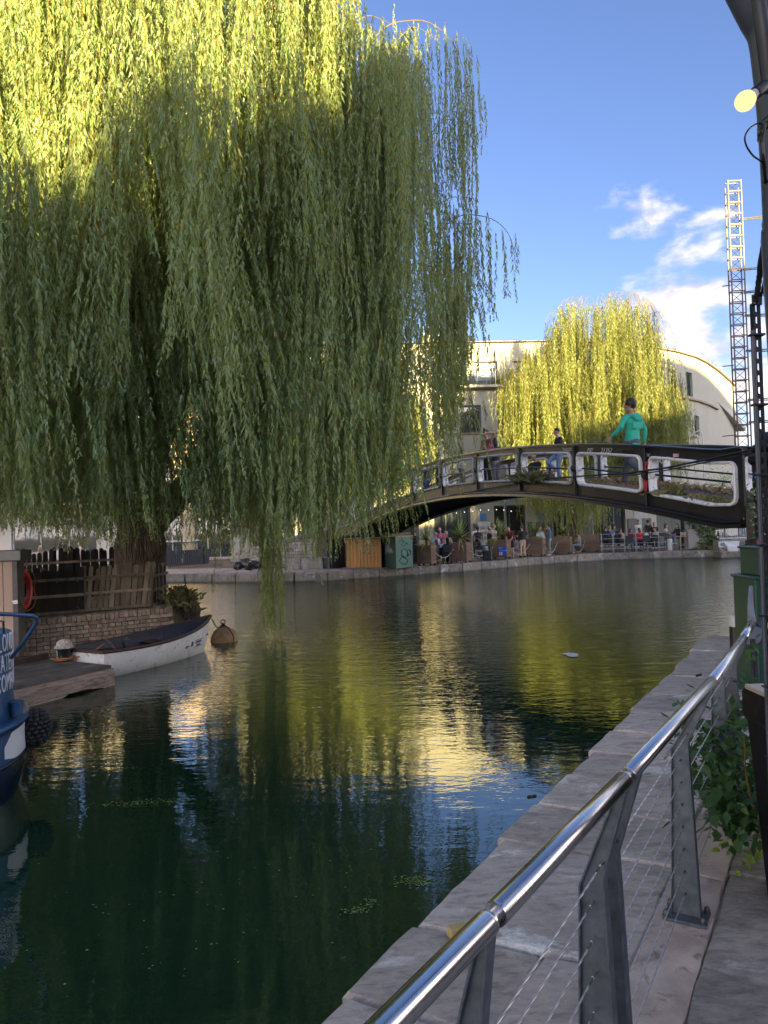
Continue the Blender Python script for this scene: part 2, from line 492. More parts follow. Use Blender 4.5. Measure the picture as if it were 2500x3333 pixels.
# ---------------------------------------------------------------- stones with broken outlines
def stone_mb(mb, poly, z0, z1, bev=0.02, jit=0.009, seg=0.16, seed=0, tilt=0.0):
    "stone slab: jittered outline, rounded arris, poly is CCW seen from above"
    r = random.Random(seed)
    out = []
    n = len(poly)
    for i in range(n):
        a = Vector(poly[i][:2]); b = Vector(poly[(i + 1) % n][:2]); L = (b - a).length
        k = max(1, int(L / seg))
        for j in range(k):
            p = a.lerp(b, j / k)
            if j or True:
                nn = Vector((-(b - a).y, (b - a).x)).normalized()
                p = p + nn * r.uniform(0, 1) * jit
            out.append(p)
    c = sum(out, Vector((0, 0))) / len(out)
    N = len(out); vs = []; fs = []
    def zt(p): return z1 + tilt * ((p - c).x * 0.6 + (p - c).y * 0.4)
    for p in out: vs.append((p.x, p.y, z0))
    for p in out:
        q = c + (p - c) * (1 - 0.15 * bev); vs.append((q.x, q.y, zt(p) - bev * r.uniform(0.7, 1.6)))
    for p in out:
        d = (c - p).normalized(); q = p + d * bev * r.uniform(0.8, 1.8); vs.append((q.x, q.y, zt(q) - bev * 0.12))
    for p in out:
        d = (c - p).normalized(); q = p + d * bev * 4.0; vs.append((q.x, q.y, zt(q)))
    for L_ in range(3):
        for i in range(N):
            j = (i + 1) % N
            fs.append((L_ * N + i, L_ * N + j, (L_ + 1) * N + j, (L_ + 1) * N + i))
    fs.append(tuple(3 * N + i for i in range(N)))
    mb.add(vs, fs)

# ---------------------------------------------------------------- near towpath
near = empty('towpath', (0, 0, 0), kind='structure')
def acpoly(pts): return [AC(a, c).to_2d() for a, c in pts][::-1]
# the body of the bank under the stones
bank = [AC(-9, C0 + .03), AC(12.2, C0 + .03), Vector((6.0, 11.9, 0)), Vector((8.4, 15.2, 0)), Vector((30, 32, 0)), Vector((60, 20, 0)), Vector((40, -20, 0)), AC(-9, 9)]
g = MB(); g.prism([p.to_2d() for p in bank][::-1], -1.55, -0.06)
g.build('bank_core', M_mortar, near)
ja = [-6, -4.6, -3.2, -1.9, -0.9, 0.1, 0.95, 1.7]
aj = [PZ(x, y).to_2d().dot(QD) for x, y in ((1145, 3245), (1366, 3010), (1646, 2734), (1750, 2616), (1850, 2517), (1936, 2445), (2004, 2377))]
ja += aj
while ja[-1] < 12.2: ja.append(ja[-1] + random.choice([0.62, 0.72, 0.85, 1.0]))
for i in range(len(ja) - 1):
    a0, a1 = ja[i] + 0.011, ja[i + 1] - 0.011
    sk = 0.05
    split = (i in (8, 10, 13, 16, 19))
    cm = C0 + 0.52 + 0.05 * (i % 3)
    e = 0.012 * ((i * 7) % 5 - 2)
    if split:
        g = MB(); stone_mb(g, acpoly([(a0, C0 + e), (a0 + sk, cm), (a1 + sk, cm), (a1, C0 + e)]), -0.75, 0.0, 0.018, 0.014, 0.12, i); g.build('coping_stone', M_cop, near)
        g = MB(); stone_mb(g, acpoly([(a0 + sk, cm + .012), (a0 + sk * 2, C1 - .01), (a1 + sk * 2, C1 - .01), (a1 + sk, cm + .012)]), -0.3, 0.004, 0.012, 0.01, 0.14, i + 50); g.build('paving_stone', M_cop, near)
    else:
        g = MB(); stone_mb(g, acpoly([(a0, C0 + e), (a0 + sk * 2, C1 - .01), (a1 + sk * 2, C1 - .01), (a1, C0 + e)]), -0.75, 0.003 * (i % 3), 0.018, 0.014, 0.12, i); g.build('coping_stone', M_cop, near)
# concrete strip for the posts, cast in bays
for k in range(-3, 7):
    a0 = k * 1.9 + 0.4; g = MB(); stone_mb(g, acpoly([(a0, C1), (a0, C2), (a0 + 1.88, C2), (a0 + 1.88, C1)]), -0.3, 0.012, 0.008, 0.007, 0.1, k + 90); g.build('concrete_strip', M_strip, near)
# big dark flagstones
rows = [(C2 + .012, 0.12), (0.14, 0.82), (0.84, 1.7), (1.72, 2.7)]
for ri, (c0, c1) in enumerate(rows):
    a = -5.0 + ri * 0.33
    while a < 11.5:
        L = random.choice([0.75, 0.95, 1.2, 0.6])
        if ri == 0 and a < 2.15 < a + L: L = 2.15 - a + 0.02
        g = MB(); stone_mb(g, acpoly([(a + .012, c0), (a + .034, c1), (a + L - .012 + .02, c1), (a + L - .014, c0)]), -0.3, random.uniform(-.004, .012), 0.014, 0.014, 0.13, int(a * 100) + ri * 977); g.build('flagstone', M_flag, near)
        a += L

# ---------------------------------------------------------------- far quay
FQ = [PZ(x, y, WATER).to_2d() for x, y in ((200, 1905), (400, 1900), (560, 1896), (800, 1897), (1055, 1893), (1300, 1875), (1496, 1863), (1692, 1845), (1809, 1835), (1950, 1826), (1987, 1823))]
FQ2 = [PZ(2325, 1822, WATER).to_2d(), PZ(2440, 1822, WATER).to_2d()]
line = FQ[:-1] + [Vector((FQ[-1].x, FQ[-1].y))] + [Vector((16.2, 39.4)), Vector((17.0, 39.4))] 
FZ = -0.05
far = empty('far_towpath', (0, 0, 0), kind='structure')
line = [Vector((-60, line[0].y + 6)), Vector((-30, line[0].y + 1.0))] + line + [Vector((60, 37.5))]
core = [p + Vector((0, 0.12)) for p in line]
g = MB(); g.prism([tuple(p) for p in core] + [(60, 160), (-60, 160)], -1.55, FZ - 0.02)
g.build('path_surface', M_asph, far)
cum = [0]
for i in range(len(line) - 1): cum.append(cum[-1] + (line[i + 1] - line[i]).length)
def along(L, s):
    for i in range(len(L) - 1):
        if s <= cum[i + 1] or i == len(L) - 2:
            t = (s - cum[i]) / (cum[i + 1] - cum[i]); d = (L[i + 1] - L[i]).normalized()
            return L[i].lerp(L[i + 1], t), d
s_ = cum[2] - 3; k = 0
while s_ < cum[-1] - 41:
    L = random.choice([1.0, 1.25, 1.5, 1.8]); 
    p0, d0 = along(line, s_ + .012); p1, d1 = along(line, s_ + L - .012)
    n0 = Vector((-d0.y, d0.x)); n1 = Vector((-d1.y, d1.x))
    g = MB(); stone_mb(g, [p0, p1, p1 + n1 * .62, p0 + n0 * .62], -1.0, FZ + 0.012 + 0.01 * (k % 3), 0.05, 0.05, 0.22, k + 300)
    g.build('coping_stone', M_fcop, far); s_ += L; k += 1
# paving behind the kerb on the left, where the path shows bare
M_fpave = simple('worn far paving', (0.36, 0.30, 0.26), 0.85, var=0.25, scale=1.5, bump=0.5, bscale=12, kind='World', patch=0.3, pc=(0.15, 0.12, 0.10), ovar=0.15)
for r_ in range(4):
    for q_ in range(14):
        x0 = -13 + q_ * 1.05 + (r_ % 2) * 0.5; 
        s0 = x0 + 13
        def fy(x):
            for i in range(len(line) - 1):
                if line[i].x <= x <= line[i + 1].x:
                    return line[i].y + (x - line[i].x) / (line[i + 1].x - line[i].x) * (line[i + 1].y - line[i].y)
            return line[-1].y
        y0, y1 = fy(x0) + .66 + r_ * .95, fy(x0 + 1) + .66 + r_ * .95
        g = MB(); stone_mb(g, [Vector((x0, y0)), Vector((x0 + 1.02, y1)), Vector((x0 + 1.02, y1 + .92)), Vector((x0, y0 + .92))], -0.3, FZ + random.uniform(0, .012), 0.02, 0.02, 0.4, r_ * 40 + q_ + 700)
        g.build('paving_slab', M_fpave, far)
# ================================================================ THE IRON BRIDGE
B0 = Vector((12.2 * 0.4902, 12.2)); BU = Vector((12.2 * -0.0671, 12.2 * 0.1773))   # one panel
BL = BU.length; BD = BU.normalized(); BN = Vector((-BD.y, BD.x)) * -1               # BN points to the far parapet
BW = 2.42
def BP(t, w=0.0, z=0.0):
    p = B0 + BU * t + BN * w
    return Vector((p.x, p.y, z))
TE = 10.0
def zt(t): return max(3.88 - 0.98 * ((t - 4.6) / 4.6) ** 2, 2.80 + .02 * (10 - t))          # top of the parapet
def zb(t): return max(2.66 - 1.06 * ((t - 4.5) / 4.5) ** 2, 1.50 + .02 * (10 - t))          # lower edge of the girder
def zo1(t): return zt(t) - 0.135 - 0.09 * abs(t - 4.5) / 4.5    # openings
def zo0(t): return max(3.03 - 1.10 * ((t - 4.6) / 4.6) ** 2, 1.86 + .02 * (10 - t))
def zd(t): return zo0(t) - 0.045                                 # deck
def iron_mat():
    t = NT('black painted iron'); v = t.vec('World')
    n = t.noise(v, 1.6, 7, 0.6); n2 = t.noise(t.vec('World', (1, 1, 0.25)), 9, 7, 0.7); n3 = t.noise(v, 45, 4, 0.6)
    c = t.ramp(n2, [(0.35, (0.005, 0.005, 0.007)), (0.62, (0.016, 0.016, 0.019))])
    sp = t.node('ShaderNodeSeparateXYZ', {0: t.node('ShaderNodeNewGeometry').outputs['Position']})
    # the paint is worn and dusty along the middle of the span
    wear = t.math('MULTIPLY', t.math('SUBTRACT', sp.outputs[1], 15.8), 0.30, True)
    c = t.mix(t.math('MULTIPLY', wear, t.ramp(n2, [(0.30, 0.25), (0.55, 1.0)])), c, (0.13, 0.112, 0.094))
    c = t.mix(t.ramp(n, [(0.60, 0.0), (0.72, 0.5)]), c, (0.05, 0.04, 0.03))
    t.set('Base Color', c); t.set('Roughness', t.ramp(n2, [(0.3, 0.35), (0.7, 0.62)]))
    t.bump(t.math('ADD', n2, t.math('MULTIPLY', n3, 0.4)), 0.45, 0.012)
    return t.m
M_iron = iron_mat()
M_white = simple('chipped white paint', (0.80, 0.80, 0.78), 0.45, var=0.06, scale=5, bump=0.35, bscale=30, kind='World', patch=0.22, pc=(0.20, 0.17, 0.14))
M_black = simple('gloss black paint', (0.006, 0.006, 0.008), 0.35, var=0.3, scale=7, bump=0.3, bscale=24, kind='World')
M_deck = simple('asphalt deck', (0.055, 0.053, 0.058), 0.85, var=0.2, scale=3, bump=0.5, bscale=90, kind='World')

bridge = empty('footbridge', BP(4.5, BW / 2, 0), label='black iron footbridge with white rimmed openings arching over the canal', cat='bridge')
bridge['kind'] = bridge.get('kind', '')
del bridge['kind']
MBR = Matrix.Translation(-bridge.location)
def toB(o): o.parent = bridge; o.matrix_parent_inverse = Matrix.Translation(-bridge.location); return o

def rrect(t0, t1, inset=0.0, r=0.13, n=6):
    "opening outline in (t, z), corners rounded, following the curves of the beams"
    L = (t1 - t0) * BL
    h = 0.69
    pts = []
    def put(u, v):      # u metres from left, v 0..1 height fraction
        tt = t0 + u / BL
        a, b = zo0(tt), zo1(tt)
        return (tt, a + (b - a) * v)
    i = inset
    for cx, cv, a0 in ((L - i - r, 1 - (i + r) / h, 0), (i + r, 1 - (i + r) / h, 90), (i + r, (i + r) / h, 180), (L - i - r, (i + r) / h, 270)):
        for k in range(n + 1):
            a = R(a0 + 90 * k / n)
            pts.append(put(cx + r * math.cos(a), cv + r / h * math.sin(a)))
    # densify the long sides
    res = []
    for k in range(len(pts)):
        p, q = pts[k], pts[(k + 1) % len(pts)]
        d = abs(q[0] - p[0])
        m_ = max(1, int(d / 0.18))
        for j in range(m_):
            f = j / m_
            tt = p[0] + (q[0] - p[0]) * f
            if m_ > 1:
                v = (p[1] - zo0(p[0])) / (zo1(p[0]) - zo0(p[0]))
                zz = zo0(tt) + (zo1(tt) - zo0(tt)) * v
            else: zz = p[1] + (q[1] - p[1]) * f
            res.append((tt, zz))
    return res

def girder(w, side):
    "one parapet girder: plates round the openings, flanges, white rims, rods. side -1 = towards the viewer"
    th = 0.05
    panels = [(k + 0.045, k + 0.955) for k in range(0, 10)]
    # web: built panel by panel between outline and opening
    g = MB()
    for k in range(10):
        op = rrect(k + 0.055, k + 0.945)
        n = len(op)
        out = []
        t0, t1 = float(k), float(k + 1)
        cx = (t0 + t1) / 2
        for (t, z) in op:
            # push radially to panel outline
            zc = (zo0(cx) + zo1(cx)) / 2
            dx = (t - cx); 
            a, b = zo0(t), zo1(t)
            v = (z - a) / (b - a) * 2 - 1
            u = dx / 0.445
            mx = max(abs(u), abs(v))
            uu, vv = u / mx, v / mx
            tt = cx + 0.5 * uu
            zz = (zb(tt) + zt(tt)) / 2 + (zt(tt) - zb(tt)) / 2 * vv
            out.append((tt, zz))
        vs = []
        for s in (-1, 1):
            for (t, z) in op: vs.append(BP(t, w + s * th / 2, z))
            for (t, z) in out: vs.append(BP(t, w + s * th / 2, z))
        fs = []
        for i in range(n):
            j = (i + 1) % n
            fs.append((i, j, n + j, n + i)); fs.append((2 * n + i, 3 * n + i, 3 * n + j, 2 * n + j))
            fs.append((i, 2 * n + i, 2 * n + j, j))
            fs.append((n + i, n + j, 3 * n + j, 3 * n + i))
        g.add(vs, fs)
        # joint ribs between panels
        for tj in ((float(k),) if k else ()):
            g.bar(BP(tj, w + side * 0.035, zb(tj) + .05), BP(tj, w + side * 0.035, zt(tj) - .04), 0.10, 0.06, up=BD.to_3d(), ch=.008)
            M = Matrix.Translation(BP(tj, w + side * .06, (zo0(tj) + zo1(tj)) / 2)) 
            g.ell(None, (0.085, 0.085, 0.09), 10, 6, M=M)
    o = g.build('girder', M_iron); toB(o)
    # flanges
    for nm, zf, hh, ww in (('handrail', zt, 0.05, 0.17), ('lower_flange', zb, 0.07, 0.26)):
        g = MB()
        N = 54
        pts = []
        for i in range(N + 1):
            t = TE * i / N; z = zf(t)
            pts.append((BP(t, w, z)))
        sec = [(-ww / 2, -hh / 2), (-ww / 2 + .01, hh / 2), (ww / 2 - .01, hh / 2), (ww / 2, -hh / 2)] if nm == 'lower_flange' else [(-ww / 2, -hh / 2), (-ww / 2, hh * .2), (-ww / 4, hh / 2), (ww / 4, hh / 2), (ww / 2, hh * .2), (ww / 2, -hh / 2)]
        m_ = len(sec); vs = []
        for p in pts:
            for (a, b) in sec: vs.append((p.x + BN.x * a, p.y + BN.y * a, p.z + b))
        fs = [(i * m_ + k, i * m_ + (k + 1) % m_, (i + 1) * m_ + (k + 1) % m_, (i + 1) * m_ + k) for i in range(N) for k in range(m_)]
        fs += [tuple(range(m_)), tuple(N * m_ + k for k in range(m_ - 1, -1, -1))]
        g.add(vs, fs)
        if nm == 'lower_flange':   # roll moulding along the arch
            g.tube([BP(TE * i / N, w + side * (ww / 2 - .03), zf(TE * i / N) + .07) for i in range(N + 1)], .035, 8)
        toB(g.build(nm, M_black, smooth=True, angle=50))
    for k in range(10):
        g = MB()
        ring = [BP(t, w, z) for t, z in rrect(k + 0.055, k + 0.945, 0.0)]
        n = len(ring); N2 = BN.to_3d()
        c = sum(ring, Vector()) / n
        sec = [(-.085, -.022), (-.10, .004), (-.085, .03), (.085, .03), (.10, .004), (.085, -.022)]
        vs = []
        for i, p in enumerate(ring):
            d = (ring[(i + 1) % n] - ring[i - 1]).normalized()
            o_ = d.cross(N2); o_ = o_ if o_.dot(p - c) < 0 else -o_
            for a, b in sec: vs.append(p + N2 * a + o_ * b)
        m_ = len(sec)
        fs = [(i * m_ + q, i * m_ + (q + 1) % m_, ((i + 1) % n) * m_ + (q + 1) % m_, ((i + 1) % n) * m_ + q) for i in range(n) for q in range(m_)]
        g.add(vs, fs)
        rim = toB(g.build('rim', M_white, smooth=True, angle=50))
        # tie rods across the openings
        g = MB(); zm = lambda t: (zo0(t) + zo1(t)) / 2 + 0.0
        g.tube([BP(k + .05, w, zm(k)), BP(k + .95, w, zm(k + 1) + .0)], 0.019, 8)
        toB(g.build('tie_rod', M_black, smooth=True))
        for tt in (k + .075, k + .925):
            g = MB(); g.ell(BP(tt, w + side * .04, zm(tt)), (.06, .06, .065), 8, 6)
            toB(g.build('boss', M_white, smooth=True))
girder(0.0, -1)
girder(BW, 1)
# deck: plates on cross beams, asphalt on top, kerbs
g = MB(); N = 54; vs = []; fs = []
for i in range(N + 1):
    t = TE * i / N
    for w, dz in ((.06, 0), (BW - .06, 0), (BW - .06, -.10), (.06, -.10)):
        p = BP(t, w, zd(t) + dz); vs.append(p)
for i in range(N):
    for k in range(4): fs.append((i * 4 + k, i * 4 + (k + 1) % 4, (i + 1) * 4 + (k + 1) % 4, (i + 1) * 4 + k))
g.add(vs, [f[::-1] for f in fs]); toB(g.build('deck', M_deck))
M_soffit = simple('dark iron soffit', (0.015, 0.014, 0.014), 0.6, kind='World', patch=.3, pc=(.07, .06, .05))
for k in range(37):
    t = k * TE / 36
    g = MB(); z = zb(t) + .10
    g.bar(BP(t, .06, z), BP(t, BW - .06, z), .10, .14)
    toB(g.build('cross_beam', M_soffit))
g = MB(); vs = []; fs = []
for i in range(N + 1):
    t = TE * i / N
    for w, dz in ((.05, 0), (BW - .05, 0), (BW - .05, -.02), (.05, -.02)): vs.append(BP(t, w, zb(t) + .20 + dz))
for i in range(N):
    for k in range(4): fs.append((i * 4 + k, i * 4 + (k + 1) % 4, (i + 1) * 4 + (k + 1) % 4, (i + 1) * 4 + k))
g.add(vs, [f[::-1] for f in fs]); toB(g.build('soffit_plate', M_soffit))
for w in (.16, BW - .16):
    g = MB(); 
    for i in range(N):
        t, t2 = TE * i / N, TE * (i + 1) / N
        g.bar(BP(t, w, zd(t) + .03), BP(t2, w, zd(t2) + .03), .16, .07)
    toB(g.build('kerb', simple('deck kerb concrete', (.2, .19, .17), .9, kind='World', patch=.3, pc=(.12, .10, .06))))
# graffiti scratched and painted on the girder, built as thin strokes of paint
def text_mesh(body, size, depth=0.003, font_scale=1.0, shear=0.0, spacing=1.0):
    cu = bpy.data.curves.new('lettering', 'FONT'); cu.body = body; cu.size = size; cu.extrude = depth
    cu.shear = shear; cu.space_character = spacing; cu.align_x = 'LEFT'; cu.resolution_u = 3
    o = bpy.data.objects.new('lettering_tmp', cu); COL.objects.link(o)
    dg = bpy.context.evaluated_depsgraph_get()
    me = bpy.data.meshes.new_from_object(o.evaluated_get(dg))
    bpy.data.objects.remove(o); bpy.data.curves.remove(cu)
    me.materials.clear()
    return me
def lettering(body, size, mat, parent, M, name='lettering', bend=None, spacing=1.0, sx=1.0, shear=0.0, bold=0.0):
    me = text_mesh(body, size, spacing=spacing, shear=shear)
    n = len(me.vertices); co = np.empty(n * 3); me.vertices.foreach_get('co', co); co = co.reshape(-1, 3); co[:, 0] *= sx
    if bend: co = bend(co)
    me.vertices.foreach_set('co', co.ravel()); me.materials.append(mat); me.update()
    o = bpy.data.objects.new(name, me); COL.objects.link(o)
    if M is not None: o.matrix_world = M
    if parent is not None:
        o.parent = parent
        if parent is bridge: o.matrix_parent_inverse = Matrix.Translation(-bridge.location)
    return o
M_chalk = simple('white marker paint', (.62, .62, .60), .7, var=.1, bump=0)
M_redp = simple('red marker paint', (.55, .05, .07), .6, var=.1, bump=0)
def girder_frame(t, z, off=.034, roll=0.0):
    # text reads left to right from the water side, so x runs against BU
    e = 0.1
    X = (BP(t - e, 0, 0) - BP(t + e, 0, 0)).normalized()
    sl = (zt(t - e) - zt(t + e)) / (2 * e * BL)
    X = Vector((X.x, X.y, sl)).normalized()
    Nn = -BN.to_3d(); Y = Nn.cross(X).normalized()
    p = BP(t, 0, z) + Nn * off
    M = Matrix(((X.x, Y.x, Nn.x, p.x), (X.y, Y.y, Nn.y, p.y), (X.z, Y.z, Nn.z, p.z), (0, 0, 0, 1)))
    return M @ Matrix.Rotation(roll, 4, 'Z')
def scribble(pts, M, r=.006, mat=None):
    g = MB(); g.tube([M @ Vector((x, y, 0)) for x, y in pts], r, 4); return toB(g.build('graffiti', mat or M_chalk))
for body, t, dz, sz, roll in (('WASSIT', 2.20, -.15, .11, .05), ('PSY', 1.80, -.17, .13, .12), ('21357', 1.60, -.17, .15, 0), ('ZIMBABWE', 1.32, -.17, .09, 0),
                              ('TOC', 1.02, -.20, .08, -.2), ('PILAR', .93, -.32, .14, .22), ('TAN', .66, -.26, .10, .1), ('N YHOJA', 4.95, -.16, .12, 0), ('RAD', 4.35, -.16, .10, 0), ('TU', 3.0, -.13, .05, 0)):
    lettering(body, sz, M_chalk if body != 'ZIMBABWE' else M_soffit, bridge, girder_frame(t, zt(t) + dz), 'graffiti', shear=.2)
Mh = girder_frame(.74, zt(.74) - .22)
scribble([(0.05 * (16 * math.sin(a) ** 3) / 16, 0.05 * (13 * math.cos(a) - 5 * math.cos(2 * a) - 2 * math.cos(3 * a) - math.cos(4 * a)) / 16) for a in [k * math.pi / 10 for k in range(21)]], Mh, .005)
Mq = girder_frame(.985, (zo0(.98) + zo1(.98)) / 2, .10)
scribble([(.0, .10), (.02, .26), (.07, .25), (.07, .14), (.03, .10), (.07, .07)], Mq, .013, M_redp)
scribble([(.0, -.30), (.01, -.10)], Mq, .013, M_redp); scribble([(.06, -.30), (.07, -.10)], Mq, .013, M_redp); scribble([(.0, -.21), (.07, -.19)], Mq, .012, M_redp)
# long cable slung from the pillar along the parapet
g = MB(); cp = [BP(-.12, -.12, 2.93), BP(.3, -.14, 2.86), BP(.7, -.13, 2.80), BP(1.2, -.12, 2.78), BP(1.8, -.12, 2.83), BP(2.5, -.12, 2.88), BP(3.3, -.12, 2.83), BP(4.4, -.12, 2.75), BP(6, -.12, 2.6)]
g.tube(cp, .02, 6); g.tube([p + Vector((0, -.01, -.045)) for p in cp[:5]], .012, 5)
toB(g.build('slung_cable', simple('black rubber cable', (.015, .015, .016), .5, bump=0), smooth=True))
g = MB(); g.box(P(2200, 1482, BP(.62).y) , (.10, .012, .06)); 
o = g.build('sticker', simple('faded pink sticker', (.5, .3, .32), .6)); o.location = (0, 0, 0); toB(o)

# landing slab so that the deck runs on past the pillar onto the ramp
ramp = empty('bridge_ramp', BP(-.5, 1.2, 0), kind='structure')
g = MB()
r0 = [BP(0, .0), BP(0, BW), BP(-1.2, BW + 1.6), BP(-7, BW + 6), BP(-8, 0.3), BP(-1.2, .25)]
g.prism([p.to_2d() for p in r0], -0.4, zd(0))
o = g.build('ramp_body', simple('ramp brick dark', (.10, .075, .06), .9, kind='World', patch=.3, pc=(.05, .04, .035))); o.parent = ramp; o.matrix_parent_inverse = Matrix.Translation(-ramp.location)
g = MB(); g.prism([p.to_2d() for p in r0], zd(0), zd(0) + .012)
o = g.build('ramp_surface', M_deck); o.parent = ramp; o.matrix_parent_inverse = Matrix.Translation(-ramp.location)

# ---------------------------------------------------------------- end pillar on the near bank
M_pillar = simple('tarred black stone', (0.004, 0.004, 0.005), 0.5, var=.4, scale=4, bump=.5, bscale=12, kind='World', patch=.12, pc=(.02, .018, .014))
pl = empty('bridge_pillar', BP(-.30, .0, 0), label='black painted end pillar of the footbridge, overgrown with ivy', cat='pillar')
def toL(o, par): o.parent = par; o.matrix_parent_inverse = Matrix.Translation(-par.location); return o
pr = math.atan2(BD.y, BD.x)
g = MB(); g.box((BP(-.30, 0, 1.2)), (.56, .62, 3.0), rz=pr, ch=.04); toL(g.build('shaft', M_pillar), pl)
g = MB(); g.box((BP(-.30, 0, 2.76)), (.64, .72, .18), rz=pr, ch=.05); g.box((BP(-.30, 0, 2.92)), (.58, .64, .14), rz=pr, ch=.05); toL(g.build('capital', M_pillar), pl)
g = MB(); Mx = Matrix.Translation(BP(-.30, 0, 2.99)) @ Matrix.Rotation(pr, 4, 'Z') @ Matrix.Rotation(R(90), 4, 'Y')
g.lathe([(.18, -.30), (.21, -.27), (.21, .27), (.18, .30)], n=20, M=Mx); toL(g.build('cap', M_pillar, smooth=True), pl)
pf = P(2476, 1548, 11.6)
g = MB(); g.lathe([(.10, -.008), (.10, .008)], n=24, M=Matrix.Translation(pf) @ Matrix.Rotation(R(90), 4, 'X'))
s_o = toL(g.build('round_sign', simple('blue sign enamel', (.02, .18, .55), .4, bump=0)), pl)
g = MB(); g.tube([pf + Vector((-.04, -.02, -.02)), pf + Vector((0, -.02, .03)), pf + Vector((.035, -.02, 0))], .012, 4); g.tube([pf + Vector((-.05, -.02, -.045)), pf + Vector((.05, -.02, -.045))], .01, 4)
toL(g.build('sign_emblem', M_chalk), pl)
# brick and stone foot of the pillar standing in the water, black fenders
M_foot = stone_mat('dark quay foot', (.04, .035, .03), (.09, .08, .07), (.2, .19, .17), .5)
g = MB(); g.box((BP(-.45, -.05, -.7)), (1.0, 1.0, 1.7), rz=pr, ch=.05); toL(g.build('plinth', M_foot), pl)
for (x0, y0, x1, y1, hw) in ((2462, 1752, 2468, 1842, .17), (2478, 1832, 2486, 1895, .16)):
    c = P((x0 + x1) / 2, (y0 + y1) / 2, 10.9); h = (y1 - y0) * 10.9 / 2400 / 2
    g = MB(); g.lathe([(hw * .4, -h), (hw * .9, -h * .85), (hw, -h * .4), (hw, h * .4), (hw * .9, h * .85), (hw * .4, h)], c, 14)
    o = g.build('fender', simple('old black rubber', (.009, .008, .008), .75, bump=.6, bscale=18, kind='World', patch=.3, pc=(.07, .06, .05)), smooth=True, angle=60,
            label=('upper' if y0 < 1800 else 'lower') + ' of the two bulging black rubber fenders below the bridge pillar', cat='fender', group='fenders under the bridge pillar')
# ================================================================ WEEPING WILLOWS
def leaf_mat(name, c1, c2, under, trans=(0.35, 0.5, 0.05), tw=0.45):
    t = NT(name)
    at = t.node('ShaderNodeAttribute', attribute_name='tint')
    sep_ = t.node('ShaderNodeSeparateColor', {0: at.outputs['Color']})
    base = t.mix(sep_.outputs[0], c1, c2)
    geo = t.node('ShaderNodeNewGeometry')
    base = t.mix(t.math('MULTIPLY', geo.outputs['Backfacing'], 0.55), base, under)
    base = t.mix(sep_.outputs[1], base, (0.30, 0.21, 0.03))
    t.set('Base Color', base); t.set('Roughness', 0.42); t.set('Specular IOR Level', 0.45)
    tr = t.node('ShaderNodeBsdfTranslucent', {'Color': t.mix(sep_.outputs[1], t.mix(sep_.outputs[0], tuple(x * 0.75 for x in trans), trans), (.4, .3, .03))})
    mx = t.node('ShaderNodeMixShader', {0: tw, 1: t.b.outputs[0], 2: tr.outputs[0]})
    t.l.new(mx.outputs[0], t.out.inputs[0])
    return t.m
M_leaf = leaf_mat('willow leaf', (0.085, 0.190, 0.070), (0.225, 0.335, 0.115), (0.22, 0.31, 0.20), (0.50, 0.44, 0.02), 0.36)
M_leaf2 = leaf_mat('sunny willow leaf', (0.10, 0.17, 0.050), (0.25, 0.31, 0.09), (0.23, 0.26, 0.08), (0.38, 0.40, 0.05), 0.35)
def bark_mat():
    t = NT('willow bark'); v = t.vec('World', (1, 1, 0.22))
    n = t.noise(v, 9, 8, 0.7, 1.5); n2 = t.noise(t.vec('World'), 1.4, 5)
    w = t.node('ShaderNodeTexVoronoi', {'Vector': t.vec('World', (1, 1, .2)), 'Scale': 14.0}, feature='DISTANCE_TO_EDGE').outputs['Distance']
    c = t.ramp(n, [(0.3, (0.045, 0.030, 0.020)), (0.7, (0.21, 0.15, 0.105))])
    c = t.mix(t.ramp(n2, [(0.45, 0.0), (0.7, 0.4)]), c, (0.05, 0.055, 0.03))
    t.set('Base Color', c); t.set('Roughness', 0.9)
    h = t.math('ADD', n, t.math('MULTIPLY', t.ramp(w, [(0.0, 0.0), (0.25, 1.0)]), 0.7))
    t.bump(h, 1.0, 0.05)
    return t.m
M_bark = bark_mat()
M_twig = simple('willow twig', (0.16, 0.12, 0.03), 0.7, var=.3, bump=0)

